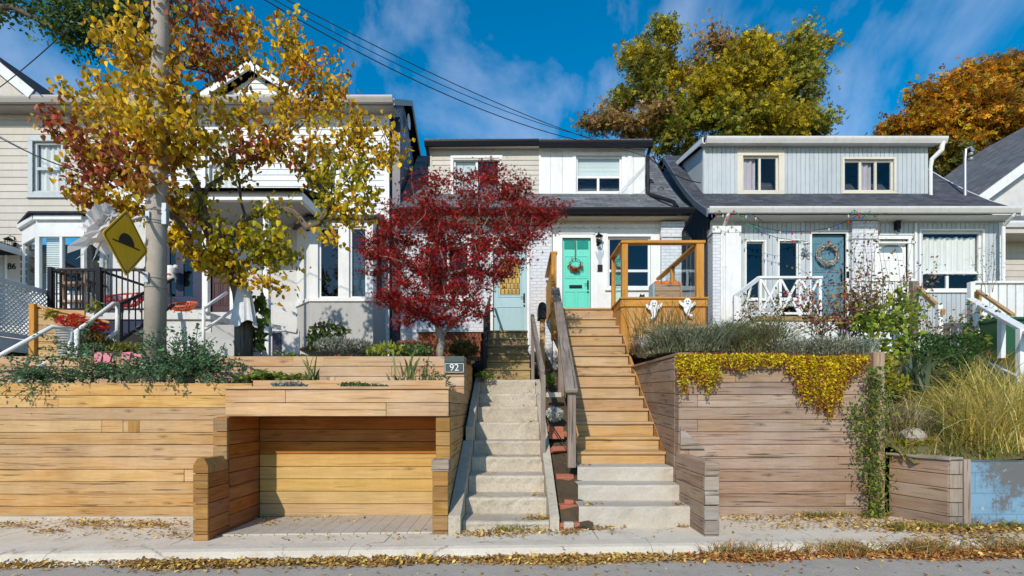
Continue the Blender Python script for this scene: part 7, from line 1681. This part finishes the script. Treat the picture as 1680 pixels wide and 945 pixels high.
n = 900; xs = -12+rs.rand(n)*11.2; ys_ = 6.02+rs.rand(n)*.55; b = np.stack([xs, ys_, np.full(n, .19)], 1); o = blades('bed_undergrowth', b, .12, .014, .9, pal(rs, n, [(.12, .17, .05), (.2, .2, .06)]), M['leaf'], None, rs); tag(o, 'short weeds in the narrow bed of the left wall', 'undergrowth', None, 'stuff')
# ================================================================ LEAF LITTER
LT = [(.62, .42, .12), (.50, .30, .09), (.38, .19, .07), (.68, .50, .18), (.28, .14, .06)]; LT2 = [(.45, .16, .06), (.55, .24, .09), (.34, .11, .05), (.60, .34, .13)]
rs = np.random.RandomState(170); pts = []; col = []
x = -9.0
for i in range(26000):
    x = -6.6+rs.rand()*14.2; dens = .5+.5*math.sin(x*1.3+1)*math.sin(x*.47+.5)+.25*math.sin(x*4.1)
    if x > 1.8: dens += .5
    if rs.rand() > max(.10, dens): continue
    y = 4.315-abs(rs.normal())*(.03+.045*max(0, dens)) if rs.rand() < .95 else 4.33-rs.rand()**2*.9
    pts.append((x, y, G(x)-.085+rs.rand()*.05*max(0, 1-(4.33-y)*5))); col.append(pal(rs, 1, LT if (x < 1.5 or rs.rand() < .35) else LT2)[0])
o = leaves('fallen_leaves', pts, .034, np.array(col), 'oval', M['litter'], None, rs, flat=.55); tag(o, 'drift of dry yellow and brown leaves along the kerb', 'leaf litter', None, 'stuff')
pts = []
def patch(px, py, rx, ry, n, z=None):
    for i in range(n):
        if z is None:
            a, b_ = px+rs.normal()*rx*.5, py+rs.normal()*ry*.5; hh = 1.19; Z = hh*F0/max(40, b_-670)
            x_ = X(a, Z); Z = min(max(Z, 4.5), 5.75 if x_ < 3.8 else 5.1); Z = (-G(x_)-.006)*F0/max(40, b_-670); Z = min(Z, 5.78); pts.append((X(a, Z), Z, G(x_)+.012+rs.rand()*.015))
        else:
            Z, h_ = z; pts.append((X(px, Z)+rs.normal()*rx*.5*Z/F0, Z+.03+rs.rand()*ry, h_+.01+rs.rand()*.02))
for a in ((30, 862, 60, 6, 130), (150, 860, 60, 9, 260), (240, 862, 70, 9, 300), (80, 874, 30, 5, 70), (285, 880, 50, 5, 60), (200, 880, 100, 10, 40), (1250, 850, 120, 8, 240), (1370, 850, 110, 8, 260), (1290, 865, 90, 7, 90), (1400, 862, 60, 10, 160), (930, 873, 30, 4, 90), (800, 876, 70, 5, 200), (885, 872, 30, 5, 60), (985, 866, 30, 5, 90), (1125, 862, 20, 4, 40), (500, 852, 90, 8, 90), (440, 860, 20, 6, 60), (1550, 868, 90, 8, 700), (1480, 862, 60, 8, 260), (1650, 868, 60, 7, 500), (1600, 880, 120, 10, 300), (600, 880, 400, 14, 60)): patch(*a)
for k, px, n in ((0, 882, 70), (1, 890, 22), (3, 893, 14), (4, 888, 10), (3, 800, 8), (5, 868, 16), (6, 872, 16), (5, 780, 14), (7, 866, 10), (2, 800, 6), (7, 800, 8), (6, 790, 9)): patch(px, 0, 22, .12, n, CS[k])
for k, px, n in ((0, 1120, 26), (0, 970, 24), (2, 955, 8), (9, 1030, 10)): patch(px, 0, 26, .1, n, WS[k])
rsn = len(pts); o = leaves('fallen_leaves', pts, .034, pal(rs, rsn, LT), 'oval', M['litter'], None, rs, flat=.6); tag(o, 'scattered dry yellow leaves on the sidewalk and stair treads', 'leaf litter', None, 'stuff')
# dry weeds along the right kerb
pts = []
for c, n in ((1180, 160), (1215, 160), (1360, 260), (1395, 260), (1495, 420), (1510, 300), (1545, 160), (1310, 90), (1250, 60), (1620, 200), (1660, 200), (1460, 100)):
    for i in range(n): px = c+rs.normal()*16; x_ = X(px, 4.4); pts.append((x_, 4.35+rs.normal()*.05, G(x_)-.08))
pts = np.array(pts); o = blades('kerb_weeds', pts, .13, .007, .9, pal(rs, len(pts), [(.5, .36, .14), (.4, .26, .1), (.45, .2, .08), (.3, .28, .08)]), M['litter'], None, rs); tag(o, 'dry straw weeds sprouting along the right kerb', 'weeds', None, 'stuff')
pts = []
for c, n in ((1425, 30), (1335, 60), (1350, 40), (1470, 80), (1530, 120), (1590, 90), (1660, 120), (1375, 40), (838, 40), (825, 25)):
    for i in range(n): px = c+rs.normal()*14; Z = (5.42 if px < 1460 else 4.82)-rs.rand()*.08 if px > 1000 else 4.93; x_ = X(px, Z); pts.append((x_, Z, G(x_)))
pts = np.array(pts); o = blades('sidewalk_weeds', pts, .09, .010, 1.0, pal(rs, len(pts), [(.14, .2, .04), (.3, .28, .06), (.4, .3, .1)]), M['leaf'], None, rs); tag(o, 'small green weeds at the foot of the walls', 'weeds', None, 'stuff')
# ================================================================ LIGHT, SKY, CAMERA
elev = R(31); sx, sy = -.30, -1.0
az = math.atan2(sx, sy)                      # compass angle of the sun from +Y
W = bpy.data.worlds.new('World'); SC.world = W; W.use_nodes = True; nt = W.node_tree; nt.nodes.clear()
def N(t, **k):
    n = nt.nodes.new('ShaderNode'+t)
    for a, b in k.items(): setattr(n, a, b)
    return n
sky = N('TexSky', sky_type='NISHITA'); sky.sun_disc = False; sky.sun_elevation = elev; sky.sun_rotation = az; sky.air_density = 1.0; sky.dust_density = .3; sky.ozone_density = 3.0; sky.altitude = 200
hs = N('HueSaturation'); hs.inputs['Saturation'].default_value = 1.5; hs.inputs['Value'].default_value = 1.28; hs.inputs['Hue'].default_value = .490
tc = N('TexCoord'); mp = N('Mapping'); mp.inputs['Scale'].default_value = (1.9, 1.3, 1.3); mp.inputs['Rotation'].default_value = (0, R(-14), R(10)); mp.inputs['Location'].default_value = (2.35, .9, .7)
n1 = N('TexNoise'); n1.inputs['Scale'].default_value = 2.1; n1.inputs['Detail'].default_value = 9; n1.inputs['Roughness'].default_value = .56; n1.inputs['Distortion'].default_value = .35
r1 = N('ValToRGB'); r1.color_ramp.elements[0].position = .49; r1.color_ramp.elements[1].position = .78
mx = N('MixRGB'); mx.inputs[2].default_value = (4.6, 5.4, 7.4, 1)
fac = N('Math', operation='MULTIPLY'); fac.inputs[1].default_value = .8
bg = N('Background'); bg.inputs['Strength'].default_value = .13; out = N('OutputWorld')
L = nt.links.new
L(sky.outputs[0], hs.inputs['Color']); L(hs.outputs[0], mx.inputs[1]); L(tc.outputs['Generated'], mp.inputs[0]); L(mp.outputs[0], n1.inputs['Vector'])
L(n1.outputs['Fac'], r1.inputs[0]); L(r1.outputs[0], fac.inputs[0]); L(fac.outputs[0], mx.inputs[0]); L(mx.outputs[0], bg.inputs[0]); L(bg.outputs[0], out.inputs[0])
sd = bpy.data.lights.new('sun', 'SUN'); sd.energy = 3.8; sd.angle = R(.53); sd.color = (1, .93, .82)
so = bpy.data.objects.new('sun', sd); COL.objects.link(so)
dv = Vector((sx, sy, math.tan(elev)*math.hypot(sx, sy))).normalized()
so.rotation_euler = (-dv).to_track_quat('-Z', 'Y').to_euler(); so.location = tuple(dv*30)
cd = bpy.data.cameras.new('camera'); cd.sensor_width = 36; cd.lens = 18.0; cd.shift_y = (670-472.5)/1680; cd.clip_end = 2000; cd.clip_start = .05
co = bpy.data.objects.new('camera', cd); COL.objects.link(co); co.location = (0, 0, 0); co.rotation_euler = (R(90), 0, 0)
SC.camera = co
SC.view_settings.view_transform = 'Standard'; SC.view_settings.look = 'None'; SC.view_settings.exposure = 0; SC.view_settings.gamma = 1
